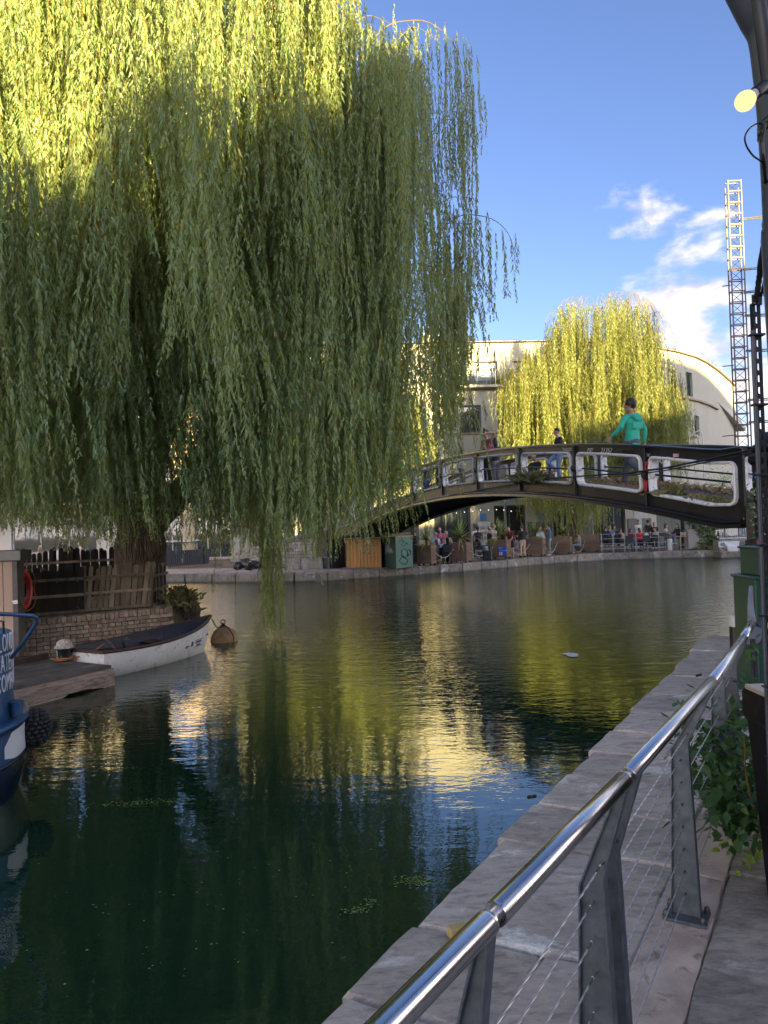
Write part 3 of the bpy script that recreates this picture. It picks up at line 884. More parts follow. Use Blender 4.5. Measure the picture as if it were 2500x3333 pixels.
def strands(starts, z_end, sway, n_per_m, leaf_len, leaf_w, rg, stem_r=0.0025, tint_base=None, curl=0.35, spread=(0.20, 0.62)):
    """starts (N,3), z_end (N), sway (N,2) horizontal drift over the length: twigs hung with leaves.
    returns leaf verts/quads/colours and stem verts/quads"""
    N = len(starts)
    L = np.maximum(starts[:, 2] - z_end, 0.15)
    nl = np.maximum((L * n_per_m).astype(int), 3)
    sid = np.repeat(np.arange(N), nl)
    off = np.concatenate([[0], np.cumsum(nl)[:-1]])
    k = np.arange(len(sid)) - off[sid]
    u = (k + rg.uniform(0, 1, len(sid))) / nl[sid]           # 0 top .. 1 tip
    ph = rg.uniform(0, 6.28, (N, 2)); wl_ = rg.uniform(1.6, 4.2, (N, 2))
    amp = 0.045
    # parabola of the arching twig then the free fall
    def pos(sid, u):
        z = starts[sid, 2] - L[sid] * u
        s = u ** 1.3
        x = starts[sid, 0] + sway[sid, 0] * s + amp * np.sin(ph[sid, 0] + wl_[sid, 0] * u * L[sid] * 0.6) * (0.3 + u)
        y = starts[sid, 1] + sway[sid, 1] * s + amp * np.sin(ph[sid, 1] + wl_[sid, 1] * u * L[sid] * 0.6) * (0.3 + u)
        return np.stack([x, y, z], 1)
    p = pos(sid, u)
    n = len(p)
    # leaf direction: down, opened outwards
    az = rg.uniform(0, 2 * np.pi, n)
    op = rg.uniform(spread[0], spread[1], n)
    d = np.stack([np.cos(az) * np.sin(op), np.sin(az) * np.sin(op), -np.cos(op)], 1)
    ll = leaf_len * rg.uniform(0.55, 1.2, n) * (1 - 0.45 * (u > 0.95))
    ww = leaf_w * rg.uniform(0.7, 1.25, n)
    tw = rg.uniform(0, 2 * np.pi, n)
    a = np.cross(d, np.array([0.0, 0.0, 1.0])); a /= np.linalg.norm(a, axis=1, keepdims=True) + 1e-9
    b = np.cross(d, a)
    s = a * np.cos(tw)[:, None] + b * np.sin(tw)[:, None]
    drop = np.array([0, 0, -1.0]) * (curl * ll)[:, None] * 0.25
    p1 = p + d * (ll * 0.16)[:, None] + s * (ww * 0.5)[:, None]
    p2 = p + d * ll[:, None] + drop
    p3 = p + d * (ll * 0.22)[:, None] - s * (ww * 0.5)[:, None]
    co = np.stack([p1, p2, p3], 1).reshape(-1, 3)
    q = np.arange(n * 3).reshape(-1, 3)
    tb = rg.uniform(0, 1, N) * 0.5 if tint_base is None else tint_base
    c0 = np.clip(tb[sid] + rg.uniform(0, 0.5, n) + 0.15 * u, 0, 1)
    c1 = (rg.uniform(0, 1, n) > 0.985).astype(float) * 0.8
    colr = np.stack([c0, c1, np.zeros(n), np.ones(n)], 1)
    colr = np.repeat(colr, 3, axis=0)
    # stems, three-sided
    ns = np.maximum((L / 0.85).astype(int), 2)
    sid2 = np.repeat(np.arange(N), ns + 1)
    off2 = np.concatenate([[0], np.cumsum(ns + 1)[:-1]])
    k2 = np.arange(len(sid2)) - off2[sid2]
    u2 = k2 / ns[sid2]
    c = pos(sid2, u2)
    r = stem_r * (1.15 - u2)
    vs = []
    for j in range(3):
        an = 2 * np.pi * j / 3
        vs.append(c + np.stack([np.cos(an) * r, np.sin(an) * r, np.zeros_like(r)], 1))
    sv = np.stack(vs, 1).reshape(-1, 3)
    idx = np.where(k2 < ns[sid2])[0]
    sq = []
    for j in range(3):
        j2 = (j + 1) % 3
        sq.append(np.stack([idx * 3 + j, idx * 3 + j2, (idx + 1) * 3 + j2, (idx + 1) * 3 + j], 1))
    sq = np.concatenate(sq)
    return co, q, colr, sv, sq

def np_proj(p):
    r_, u_, f_ = (np.array(v) for v in (_rt, _up, _f))
    v = p - np.array(CAM)
    w = v @ f_
    return 1250 + FPX * (v @ r_) / w, 1666.5 - FPX * (v @ u_) / w, w
D2P = 2500 / 1659.0

def limb(mb, pts, r0, r1, n=10, rough=0.12, seed=0):
    r = random.Random(seed)
    P_ = [Vector(p) for p in pts]; res = []; rs = []
    for i in range(len(P_) - 1):
        a, b = P_[i], P_[i + 1]
        pa = P_[i - 1] if i else a; pb = P_[i + 2] if i + 2 < len(P_) else b
        k = max(3, int((b - a).length / .28))
        for j in range(k):
            f = j / k
            q = 0.5 * ((2 * a) + (b - pa) * f + (2 * pa - 5 * a + 4 * b - pb) * f * f + (3 * a - pa - 3 * b + pb) * f ** 3)
            res.append(q)
    res.append(P_[-1]); N = len(res)
    for i in range(N): rs.append((r0 + (r1 - r0) * i / (N - 1)) * (1 + r.uniform(-rough, rough)))
    mb.tube(res, rs, n)

# ---- the big willow on the island, left
rg = np.random.default_rng(5)
TC = np.array([-5.2, 15.4]); TY0 = 16.9
bw = empty('willow_tree', (TC[0], TC[1], 0.2), label='huge weeping willow whose curtain of strands fills the left of the view', cat='tree')
def child(o, par):
    o.parent = par; o.matrix_parent_inverse = Matrix.Translation(-Vector(par.location)) if par.rotation_euler.z == 0 else par.matrix_world.inverted(); return o
def tpt(px, py, Y): return P(px, py, Y)
g = MB()
base = tpt(455, 1800, 15.4)
g = MB()
b2 = tpt(455, 1800, TY0)
limb(g, [(b2.x, TY0, -.35), (b2.x - .02, TY0, .4), tpt(458, 1740, TY0), tpt(462, 1660, TY0), tpt(462, 1560, TY0 - .2)], .64, .46, 16, .05, 1)
o = child(g.build('trunk', M_bark, smooth=True), bw)
# burls and root flare
for q in ((490, 1700, .30), (418, 1780, .32), (500, 1775, .30)):
    c = tpt(q[0], q[1], TY0 - .3); g = MB(); g.ell(c, (q[2], q[2] * .8, q[2] * 1.3), 12, 8)
    child(g.build('burl', M_bark, smooth=True), bw)
limbs = [([tpt(440, 1640, TY0), tpt(405, 1480, 16.2), tpt(385, 1280, 15.8), tpt(350, 1000, 16.0), tpt(330, 620, 16.2), tpt(300, 250, 16.3)], .40, .10),
         ([tpt(475, 1640, TY0), tpt(500, 1450, 16.2), tpt(510, 1250, 15.2), tpt(495, 1000, 15.3), tpt(500, 700, 15.4), tpt(520, 300, 15.4), tpt(540, -200, 15.5)], .38, .09),
         ([tpt(500, 1700, TY0), tpt(590, 1600, 16.4), tpt(680, 1470, 15.7), tpt(800, 1250, 15.8), tpt(900, 900, 15.8), tpt(980, 500, 15.8), tpt(1040, 200, 15.8)], .34, .07),
         ([tpt(505, 1480, 15.4), tpt(620, 1250, 14.6), tpt(760, 900, 13.8), tpt(900, 500, 13.2), tpt(1000, 200, 13.0)], .20, .06),
         ([tpt(400, 1500, 15.6), tpt(300, 1250, 15.0), tpt(180, 900, 14.2), tpt(60, 500, 13.5)], .22, .06),
         ([tpt(400, 1400, 15.9), tpt(430, 1100, 17.5), tpt(470, 700, 19), tpt(560, 400, 20)], .2, .06),
         ([tpt(800, 1250, 15.8), tpt(1000, 1000, 15.2), tpt(1180, 780, 14.8), tpt(1350, 680, 14.6)], .11, .03),
         ([tpt(900, 900, 15.8), tpt(1080, 500, 15.2), tpt(1200, 220, 14.8), tpt(1330, 140, 14.6)], .10, .025)]
for i, (pts, a, b) in enumerate(limbs):
    g = MB(); limb(g, pts, a, b, 10, .06, i + 20); child(g.build('limb', M_bark, smooth=True), bw)

# lower outline of the foliage, display coordinates (1659 wide)
PX = np.array([-500, 0, 60, 150, 215, 240, 300, 370, 400, 440, 520, 548, 552, 560, 604, 610, 620, 650, 720, 760, 800, 850, 900, 930, 960, 1000, 1020, 1040, 1060, 1090, 1110, 1122])
PY = np.array([1130, 1145, 1160, 1185, 1190, 1120, 1090, 1110, 1160, 1190, 1215, 1235, 1290, 1350, 1360, 1300, 1235, 1215, 1215, 1190, 1150, 1125, 1085, 1030, 960, 870, 770, 700, 690, 640, 660, 610])
# upper outline
TX = np.array([-500, 600, 700, 760, 800, 850, 900, 950, 985, 1010, 1035, 1060])
TY = np.array([-900, -420, -200, 10, 35, 60, 75, 110, 150, 250, 470, 480])
S, ZE, SW, TB = [], [], [], []
SPR = []
CL = None
def add_spray(x, y, ztop, adir, span, nst, rgn, drop=None, tb=0.3, light=False):
    "an arching branchlet from which nst twigs hang"
    bs = (rgn.normal(0, .07), rgn.normal(0, .06)); bl = rgn.uniform(0, 1)
    if CL is not None: bs = (CL[0][0] + bs[0] * .3, CL[0][1] + bs[1] * .3); bl = min(max(CL[1] + rgn.normal(0, .05), 0), 1)
    for i in range(nst):
        SPR.append((bs[0], bs[1], bl)); f = (i + rgn.uniform(0, 1)) / nst
        px = x + math.cos(adir) * span * f + rgn.normal(0, .07)
        py = y + math.sin(adir) * span * f + rgn.normal(0, .07)
        zz = ztop - 0.9 * span * f * f * 0.55 + rgn.normal(0, .12)
        S.append((px, py, zz)); TB.append(np.clip(tb + rgn.normal(0, .1), 0, .9))
        ZE.append(drop); SW.append((0.0, 0.0))
ncl = 0
tries = 0
while ncl < 250 and tries < 9000:
    # a cluster of sprays hangs as one clump, with its own lean, tint and end height
    tries += 1
    rr = math.sqrt(rg.uniform(0.02, 1)); th = rg.uniform(0, 2 * math.pi)
    if rg.uniform() < 0.45: th = rg.uniform(-math.pi * .95, -math.pi * 0.02)
    if rg.uniform() < 0.5: rr = rr ** 0.5
    Rx, Ry = 7.0, (7.3 if math.sin(th) < 0 else 6.8)
    cx_ = TC[0] + Rx * rr * math.cos(th); cy_ = TC[1] + Ry * rr * math.sin(th)
    ztop = 14.6 - 6.0 * rr ** 2.4 + rg.normal(0, .7)
    if rg.uniform() < .45: ztop -= rg.uniform(1.5, 6.0)
    if 185 <= ncl < 215:          # the crown is closed at the top
        rr = rg.uniform(.1, .62); cx_ = TC[0] + 7 * rr * math.cos(th); cy_ = TC[1] + 7 * rr * math.sin(th); ztop = 14.4 - 6 * rr ** 2.4
    elif ncl >= 215:              # rear left of the crown
        cx_ = rg.uniform(-12, -5.5); cy_ = rg.uniform(14, 21); ztop = rg.uniform(5.5, 10.5)
    ztop = max(ztop, 4.2)
    sx, sy, w = np_proj(np.array([[cx_, cy_, ztop]]))
    dx, dy = sx[0] / D2P, sy[0] / D2P
    if dx > 1000 or dx < -330: continue
    ncl += 1
    cb_ = (rg.normal(0, .085), rg.normal(0, .07)); cl_ = rg.uniform(0, 1); ct_ = rg.uniform(0, .55)
    for j in range(int(rg.integers(3, 7))):
        x = cx_ + rg.normal(0, .26); y = cy_ + rg.normal(0, .26); zt0 = ztop + rg.normal(0, .35)
        sx, sy, w = np_proj(np.array([[x, y, zt0]])); dx, dy = sx[0] / D2P, sy[0] / D2P
        if dx > 1008: continue
        ty = np.interp(dx, TX, TY)
        if dy < ty: zt0 = P(dx * D2P, (ty + rg.uniform(0, 60)) * D2P, y).z
        CL = (cb_, cl_)
        add_spray(x, y, zt0, th + rg.normal(0, .5), rg.uniform(.2, .6), int(rg.integers(5, 9)), rg, None, ct_)
CL = None
# sprays leaning out over the water on the right, against the sky
for (dx, dy, ang, span, n_, Y) in ((905, 52, 0, .75, 10, 13.6), (960, 75, 0, .62, 9, 13.6), (1005, 165, 0, .3, 6, 13.6), (985, 120, .6, .35, 6, 13.8), (840, 40, 0, .6, 8, 13.9), (800, 90, 0.2, .8, 8, 14.2), (900, 170, .2, .7, 8, 14),
                                 (950, 250, .1, .45, 7, 13.9)):
    p = P(dx * D2P, dy * D2P, Y)
    add_spray(p.x, p.y, p.z, ang, span, n_, rg, ('A'), .35)
for (dx, dy, ang, span, n_, Y) in ((935, 430, .0, .6, 12, 14.2), (990, 468, .1, .55, 10, 14.0), (1045, 478, 0, .42, 6, 14.0), (1090, 520, 0, .22, 4, 14.0), (960, 520, .1, .5, 10, 14.4), (950, 620, 0, .5, 10, 14.4), (930, 700, 0, .6, 12, 14.6), (960, 800, 0, .25, 8, 14.7)):
    p = P(dx * D2P, dy * D2P, Y)
    add_spray(p.x, p.y, p.z, ang, span, n_, rg, ('B'), .35)
# the long tail that dips to the water
for i in range(46):
    p = P((557 + 46 * rg.uniform()) * D2P, (830 + 260 * rg.uniform()) * D2P, 15.6 + rg.uniform(-.5, .5))
    S.append((p.x, p.y, p.z)); TB.append(.35 + .2 * rg.uniform()); ZE.append('T'); SW.append((0, 0)); SPR.append((0, 0, 0))
S = np.array(S, dtype=float); TB = np.array(TB); N = len(S)
# end heights from the outline
sx, sy, w = np_proj(S)
dx = sx / D2P
zend = np.zeros(N)
SW = np.zeros((N, 2))
for i in range(N):
    Y = S[i, 1]
    by = np.interp(dx[i], PX, PY)
    kind = ZE[i]
    ex = rg.exponential(1.0)
    if kind is None:
        if 553 < dx[i] < 612 and abs(Y - 15.8) > 0.8 : by = 1200
        up = min(ex * 42 + SPR[i][2] * 130, 420) if SPR[i][2] < .55 else SPR[i][2] * 760 + rg.normal(0, 40)
        if dx[i] < 235: up = min(ex * 60, 700) if rg.uniform() < .58 else rg.uniform(60, 600)
        if 228 < dx[i] < 395:                       # the trunk shows through here
            by = 950 - 60 * abs(math.sin(dx[i] * .05)) if rg.uniform() < .93 else 1120
            if Y > 17: by = 900
        # nearer twigs end higher in the picture only by chance
        zz = P(sx[i], (by - up) * D2P, Y).z
        zz = max(zz, -0.25)
        if Y < 10.5: zz = max(zz, 1.9 + rg.uniform(0, .8))
    elif kind == 'A':
        lim = 330 - 90 * rg.uniform() if dx[i] > 1000 else 380 + 60 * rg.uniform()
        if dx[i] < 960: lim = 400 + 250 * rg.uniform()
        zz = P(sx[i], lim * D2P, Y).z
    elif kind == 'B':
        zz = P(sx[i], (by - 50 * ex * rg.uniform()) * D2P, Y).z
    else:
        zz = P(sx[i], (1362 - 70 * ex * rg.uniform() ** 1.5) * D2P, Y).z
    zend[i] = min(zz, S[i, 2] - .35)
    Lz = S[i, 2] - zend[i]
    SW[i, 0] = rg.normal(0.0, .05) * Lz ** .8 + SPR[i][0] * Lz + (0.035 * Lz if dx[i] < 330 else -.004 * Lz); SW[i, 1] = rg.normal(0, .03) * Lz + SPR[i][1] * Lz
    if kind == 'T': SW[i] *= .25
    # keep the sway inside the outline on the right
    if dx[i] > 900: SW[i, 0] *= .35
keep = (S[:, 2] - zend) < 13
# leave a few windows to the light behind
co, q, colr, sv, sq = strands(S, zend, SW, 36, 0.12, 0.0265, rg, tint_base=TB)
crown = mesh_np('crown', co, None, M_leaf, bw, colr, tris=q); crown.matrix_parent_inverse = Matrix.Translation(-bw.location); crown['kind'] = 'stuff'
twigs = mesh_np('twigs', sv, sq, M_twig, bw); twigs.matrix_parent_inverse = Matrix.Translation(-bw.location); twigs['kind'] = 'stuff'
print('big willow strands', N, 'leaves', len(q))
# arching bare shoots at the edge of the crown
g = MB()
for (pts, Y) in (([(780, 120), (830, 60), (880, 45), (930, 50), (980, 95), (1005, 165), (1025, 240)], 13.6), ([(780, 260), (830, 130), (870, 75), (900, 60), (935, 80)], 13.8), ([(900, 480), (950, 440), (985, 425), (993, 450)], 14.0),
                 ([(930, 520), (985, 470), (1030, 465), (1075, 480), (1105, 520), (1115, 590)], 14.0), ([(870, 380), (930, 290), (960, 260), (985, 262), (1000, 280)], 13.9), ([(755, 60), (790, 35), (820, 40), (850, 55)], 13.9)):
    limb(g, [P(a * D2P, b * D2P, Y) for a, b in pts], .012, .004, 5, 0, 3)
child(g.build('shoots', M_twig, smooth=True, kind='stuff'), bw)

# ---- the smaller willow on the far bank, in the sun
sw_ = empty('willow_tree', (11.4, 44.0, -.05), label='smaller sunlit weeping willow on the far bank in front of the curved building', cat='tree')
g = MB(); limb(g, [(11.4, 44, -.1), (11.3, 44, 1.5), (11.2, 44, 3.2), (11.4, 44, 5)], .34, .22, 12, .05, 3); child(g.build('trunk', M_bark, smooth=True), sw_)
for i, pts in enumerate(([(11.3, 44, 3), (9.5, 43.5, 6), (8.8, 43, 8)], [(11.4, 44, 5), (11.3, 44, 9), (11.6, 44, 12)], [(11.4, 44, 4.5), (13.5, 43.8, 7), (14.5, 43.5, 9)], [(11.4, 44, 5), (12.6, 44.4, 9), (13.2, 44, 11.5)])):
    g = MB(); limb(g, pts, .2, .05, 8, .06, i + 40); child(g.build('limb', M_bark, smooth=True), sw_)
rg2 = np.random.default_rng(9)
def small_willow(par, UX, UY, LX, LY, Y0, Ysd, count, xr, rg2, npm=16, ll=.21, lw=.042):
    S2, Z2, W2, T2 = [], [], [], []
    for _ in range(count):
        dxx = rg2.uniform(*xr)
        Y = min(max(Y0 + rg2.normal(0, Ysd), Y0 - 2.6), Y0 + 4)
        u0 = np.interp(dxx, UX, UY); l0 = np.interp(dxx, LX, LY)
        topy = u0 + (l0 - u0) * 0.82 * rg2.uniform() ** 1.25 + 4
        p = P(dxx * D2P, topy * D2P, Y)
        ang = rg2.uniform(0, 2 * math.pi)
        sp = rg2.uniform(.4, 1.1); n_ = int(rg2.integers(4, 8)); tb = rg2.uniform(0, .5)
        lim = min(l0 - rg2.uniform(0, 40), topy + rg2.uniform(50, 190)); sw = (rg2.normal(0, .18), rg2.normal(0, .18))
        for i in range(n_):
            ff = (i + rg2.uniform()) / n_
            S2.append((p.x + math.cos(ang) * sp * ff + rg2.normal(0, .05), p.y + math.sin(ang) * sp * ff, p.z - .35 * sp * ff * ff + rg2.normal(0, .15) + (.25 * math.sin(ff * 3)))); T2.append(tb)
            sxx, syy, _w = np_proj(np.array([S2[-1]]))
            zz = P(sxx[0], (lim + rg2.normal(0, 22)) * D2P, p.y).z
            Z2.append(min(max(zz, .3), S2[-1][2] - .4)); W2.append((sw[0] + rg2.normal(0, .1), sw[1] + rg2.normal(0, .1)))
    S2, Z2, W2, T2 = map(np.array, (S2, Z2, W2, T2))
    co, q, colr, sv, sq = strands(S2, Z2, W2, npm, ll, lw, rg2, stem_r=.006, tint_base=T2, spread=(.2, .8))
    crown = mesh_np('crown', co, None, M_leaf2, par, colr, tris=q); crown.matrix_parent_inverse = Matrix.Translation(-par.location); crown['kind'] = 'stuff'
    twigs = mesh_np('twigs', sv, sq, M_twig, par); twigs.matrix_parent_inverse = Matrix.Translation(-par.location); twigs['kind'] = 'stuff'
    print('small willow leaves', len(q))
# display outlines: top and bottom against x
UX = np.array([1085, 1100, 1120, 1150, 1180, 1190, 1210, 1240, 1270, 1300, 1340, 1370, 1400, 1420, 1430, 1450, 1465, 1475]); UY = np.array([850, 790, 775, 745, 740, 690, 665, 650, 650, 645, 640, 645, 660, 690, 760, 800, 850, 900])
LX = np.array([1085, 1100, 1120, 1150, 1200, 1230, 1290, 1310, 1370, 1420, 1450, 1475]); LY = np.array([905, 950, 1075, 1110, 1130, 1160, 1150, 1080, 1070, 1060, 1040, 960])
small_willow(sw_, UX, UY, LX, LY, 44, 1.9, 900, (1088, 1472), rg2)
# ---- a third willow on the far bank, hidden in the direct view by the big one but mirrored in the canal
bk_ = empty('willow_tree', (-2.6, 41.5, -.05), label='sunlit willow on the far bank glimpsed through the big one and mirrored in the canal', cat='tree')
g = MB(); limb(g, [(-2.6, 41.5, -.1), (-2.5, 41.5, 2.5), (-2.6, 41.5, 6)], .36, .2, 10, .05, 3); child(g.build('trunk', M_bark, smooth=True), bk_)
for i, pts in enumerate(([(-2.6, 41.5, 4), (-4.5, 41, 7), (-5.2, 41, 8.5)], [(-2.6, 41.5, 5), (-.8, 41.5, 7.5), (0.2, 41, 8.8)])):
    g = MB(); limb(g, pts, .16, .05, 8, .06, i + 50); child(g.build('limb', M_bark, smooth=True), bk_)
small_willow(bk_, np.array([500, 560, 640, 740, 840, 900, 935]), np.array([930, 850, 800, 770, 800, 860, 940]), np.array([500, 560, 900, 935]), np.array([1010, 1060, 1060, 1000]), 41.5, 1.5, 640, (505, 930), np.random.default_rng(19), 12, .26, .06)
# feathery shoots above the crown
g = MB()
for i in range(26):
    dxx = rg2.uniform(1190, 1425); u0 = np.interp(dxx, UX, UY); a = rg2.choice([-1, 1])
    limb(g, [P((dxx - a * 12) * D2P, (u0 + 18) * D2P, 44), P(dxx * D2P, (u0 - 10) * D2P, 44), P((dxx + a * 9) * D2P, (u0 - 6) * D2P, 44), P((dxx + a * 16) * D2P, (u0 + 14) * D2P, 44)], .016, .008, 4, 0, i)
child(g.build('shoots', M_twig, kind='stuff'), sw_)
# ================================================================ UNSEEN WAREHOUSES ADDED BEHIND THE VIEWER (shaped for the shade they cast over the canal)
def sunframe(q, d, z=0.0):
    "q across the sun's bearing, d towards where its light travels"
    return Vector((-SUN_AZ.x * d + 0.866 * q, -SUN_AZ.y * d + 0.5 * q, z))
M_brick = simple('stock brick', (0.20, 0.13, 0.09), .9, var=.3, scale=4, bump=.5, bscale=30, kind='World', patch=.3, pc=(.12, .09, .07))
M_brick2 = simple('pale painted brick', (0.62, 0.55, 0.47), .8, var=.15, scale=3, bump=.3, bscale=30, kind='World')  # pale to bounce fill light off the unseen walls
TE_ = math.tan(SUN_EL)
def warehouse(q0, q1, H0, d, label, mat, depth=9):  # unseen block, its height set by the shadow it must cast
    z = H0 + TE_ * (-d)*1.0 if False else H0 - TE_ * d
    w = empty('warehouse', sunframe((q0 + q1) / 2, d - depth / 2, 0), label=label, cat='warehouse')
    g = MB(); g.prism([sunframe(a, b).to_2d() for a, b in ((q0, d), (q1, d), (q1, d - depth), (q0, d - depth))], -.5, z)
    child(g.build('wall', mat), w)
    g = MB(); qm = (q0 + q1) / 2
    pts = [sunframe(q0, d - depth * .5, z + .15), sunframe(q1, d - depth * .5, z + .15), sunframe(q0, d - .02, z), sunframe(q1, d - .02, z), sunframe(q0, d - depth + .02, z), sunframe(q1, d - depth + .02, z)]
    g.add(pts, [(0, 2, 3, 1), (0, 1, 5, 4), (0, 4, 2), (1, 3, 5), (2, 4, 5, 3)])
    child(g.build('roof', simple('slate roof', (.09, .09, .10), .7, kind='World')), w)
    return w
warehouse(-60, 1.8, 8.2, -52, 'long low pale warehouse added unseen behind the viewer to cast shade', M_brick2)
mh_ = warehouse(6.2, 17.1, 13.2, -42, 'tall pale hall added unseen behind the viewer, stepped to shape its shade', M_brick2)
for a_, b_, h_ in ((1.52, 3.42, 8.9), (3.38, 5.02, 9.9), (4.98, 6.22, 11.4)):
    g = MB(); g.prism([sunframe(p, q).to_2d() for p, q in ((a_, -42), (b_, -42), (b_, -51), (a_, -51))], -.5, h_ + TE_ * 42); child(g.build('shade_step', M_brick2), mh_)  # steps added so that the shadow edge slopes across the willow
warehouse(16.9, 30.1, 10.2, -51.5, 'pale block added unseen to the right of the towpath to cast shade', M_brick2)
warehouse(29.92, 35.7, 13.2, -42.01, 'narrow pale block added unseen to the far right to cast shade', M_brick2)
warehouse(35.5, 90, 20.5, -51.3, 'tall pale block added unseen far to the right to cast shade', M_brick2)
# ================================================================ BUILDINGS
M_render = simple('cream render', (0.36, 0.36, 0.30), .85, var=.07, scale=.6, bump=.15, bscale=20, kind='World', patch=.06, pc=(.30, .30, .26))
M_plinth = simple('grey green stone base', (.10, .11, .10), .7, var=.3, scale=5, bump=.3, kind='World')
M_frame = simple('dark window frame', (.06, .07, .07), .5, bump=0)
M_wframe = simple('pale window frame', (.45, .45, .42), .5, bump=0)
M_coping = simple('brown roof edging', (.26, .19, .13), .7, bump=.1)
M_steel = simple('galvanised rail', (.40, .41, .42), .4, metal=.7, bump=0)
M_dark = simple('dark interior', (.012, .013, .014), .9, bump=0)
def glass_mat(name, c=(.03, .04, .045), rough=.03):
    if name in MATS: return MATS[name]
    t = NT(name); t.set('Base Color', (*c, 1)); t.set('Roughness', rough); t.set('IOR', 1.52); t.set('Specular IOR Level', .9)
    n = t.noise(t.vec('World'), 1.3, 2); t.bump(n, .03, .05)
    MATS[name] = t.m; return t.m
M_glass = glass_mat('window glass')
M_blind = simple('pale window blind', (.62, .63, .66), .6, bump=0)

class Wall:
    "a wall along a plan polyline, with openings; s runs along it, z up; the face seen is on the right-hand side going left to right"
    def __init__(s, pts):
        s.p = [Vector(q) for q in pts]; s.c = [0]
        for i in range(len(s.p) - 1): s.c.append(s.c[-1] + (s.p[i + 1] - s.p[i]).length)
    def at(s, u, out=0.0, z=0.0):
        for i in range(len(s.p) - 1):
            if u <= s.c[i + 1] or i == len(s.p) - 2:
                d = (s.p[i + 1] - s.p[i]); L = d.length; d = d / L
                q = s.p[i] + d * (u - s.c[i]); n = Vector((d.y, -d.x))
                q = q + n * out
                return Vector((q.x, q.y, z))
    def dirn(s, u):
        a = s.at(u - .01); b = s.at(u + .01); return (b - a).normalized()
    def hit(s, px, py):
        d = ray(px, py); dd = Vector((d.x, d.y))
        for i in range(len(s.p) - 1):
            a, b = s.p[i], s.p[i + 1]; e = b - a
            den = dd.x * e.y - dd.y * e.x
            if abs(den) < 1e-9: continue
            t = (a.x * e.y - a.y * e.x) / den
            v = (a.x * dd.y - a.y * dd.x) / den
            if -1e-6 <= v <= 1 + 1e-6 and t > 0:
                return s.c[i] + v * e.length, CAMZ + d.z * t
        return None
    def rect(s, x0, y0, x1, y1):
        a = s.hit(x0, y0); b = s.hit(x1, y1)
        return (a[0], b[0], b[1], a[1])
    def shell(s, z0, z1, openings, mat, par, th=.3, name='wall', ztop=None):
        us = sorted(set([round(v, 4) for v in s.c] + [round(v, 4) for o in openings for v in o[:2]] + [round(s.c[-1] * k / 40, 4) for k in range(1, 40)]))
        us = [u for i, u in enumerate(us) if i == 0 or u - us[i - 1] > .002]
        zs = sorted(set([z0, z1] + [round(v, 4) for o in openings for v in o[2:4] if z0 < v < z1]))
        def inside(u, z): return any(o[0] - 1e-3 < u < o[1] + 1e-3 and o[2] - 1e-3 < z < o[3] + 1e-3 for o in openings)
        g = MB(); cell = {}
        for i in range(len(us) - 1):
            for j in range(len(zs) - 1):
                if not inside((us[i] + us[i + 1]) / 2, (zs[j] + zs[j + 1]) / 2): cell[(i, j)] = 1
        for (i, j) in cell:
            a, b, c, d = us[i], us[i + 1], zs[j], zs[j + 1]
            g.quad(s.at(a + 1e-5, 0, c), s.at(b - 1e-5, 0, c), s.at(b - 1e-5, 0, d), s.at(a + 1e-5, 0, d))
            if (i - 1, j) not in cell: g.quad(s.at(a, -th, c), s.at(a, 0, c), s.at(a, 0, d), s.at(a, -th, d))
            if (i + 1, j) not in cell: g.quad(s.at(b, 0, c), s.at(b, -th, c), s.at(b, -th, d), s.at(b, 0, d))
            if (i, j - 1) not in cell: g.quad(s.at(a, -th, c), s.at(b, -th, c), s.at(b, 0, c), s.at(a, 0, c))
            if (i, j + 1) not in cell: g.quad(s.at(a, 0, d), s.at(b, 0, d), s.at(b, -th, d), s.at(a, -th, d))
        return child(g.build(name, mat), par)
    def sbar(s, u0, u1, out, z, w, h, g):
        n = max(1, int((u1 - u0) / .8))
        for i in range(n):
            a, b = u0 + (u1 - u0) * i / n, u0 + (u1 - u0) * (i + 1) / n
            g.bar(s.at(a, out, z), s.at(b, out, z), w, h)
        return g
    def window(s, o, par, th=.26, bars=(1, 1), frame=None, pane=None, name='window', fr=.06):
        u0, u1, z0, z1 = o; frame = frame or M_frame; pane = pane or M_glass
        e = 0.012
        g = MB()
        for (a, b) in (((u0 + e, z0 + fr / 2 + e), (u1 - e, z0 + fr / 2 + e)), ((u0 + e, z1 - fr / 2 - e), (u1 - e, z1 - fr / 2 - e))):
            g.bar(s.at(a[0], -th + .05, a[1]), s.at(b[0], -th + .05, b[1]), .07, fr)
        ks = [u0 + fr / 2 + e, u1 - fr / 2 - e] + [u0 + (u1 - u0) * k / bars[0] for k in range(1, bars[0])]
        for k in ks: g.bar(s.at(k, -th + .05, z0 + fr + e), s.at(k, -th + .05, z1 - fr - e), .065, fr, up=s.dirn(k))
        for k in range(1, bars[1]):
            zz = z0 + (z1 - z0) * k / bars[1]; g.bar(s.at(u0 + fr, -th + .05, zz), s.at(u1 - fr, -th + .05, zz), .06, fr * .8)
        f = child(g.build(name, frame), par)
        g = MB(); g.bar(s.at(u0 + .03, -th + .02, (z0 + z1) / 2), s.at(u1 - .03, -th + .02, (z0 + z1) / 2), .02, z1 - z0 - .06)
        p = g.build('pane', pane); p.parent = f; p.matrix_parent_inverse = f.matrix_world.inverted() if False else Matrix.Translation(-Vector(par.location))
        p.matrix_parent_inverse = (Matrix.Translation(-Vector(par.location)) @ Matrix.Identity(4))
        f_inv = Matrix.Translation(-Vector(par.location))
        # f sits at the world origin through its own inverse, so the pane needs none of its own
        p.matrix_parent_inverse = Matrix.Identity(4)
        return f

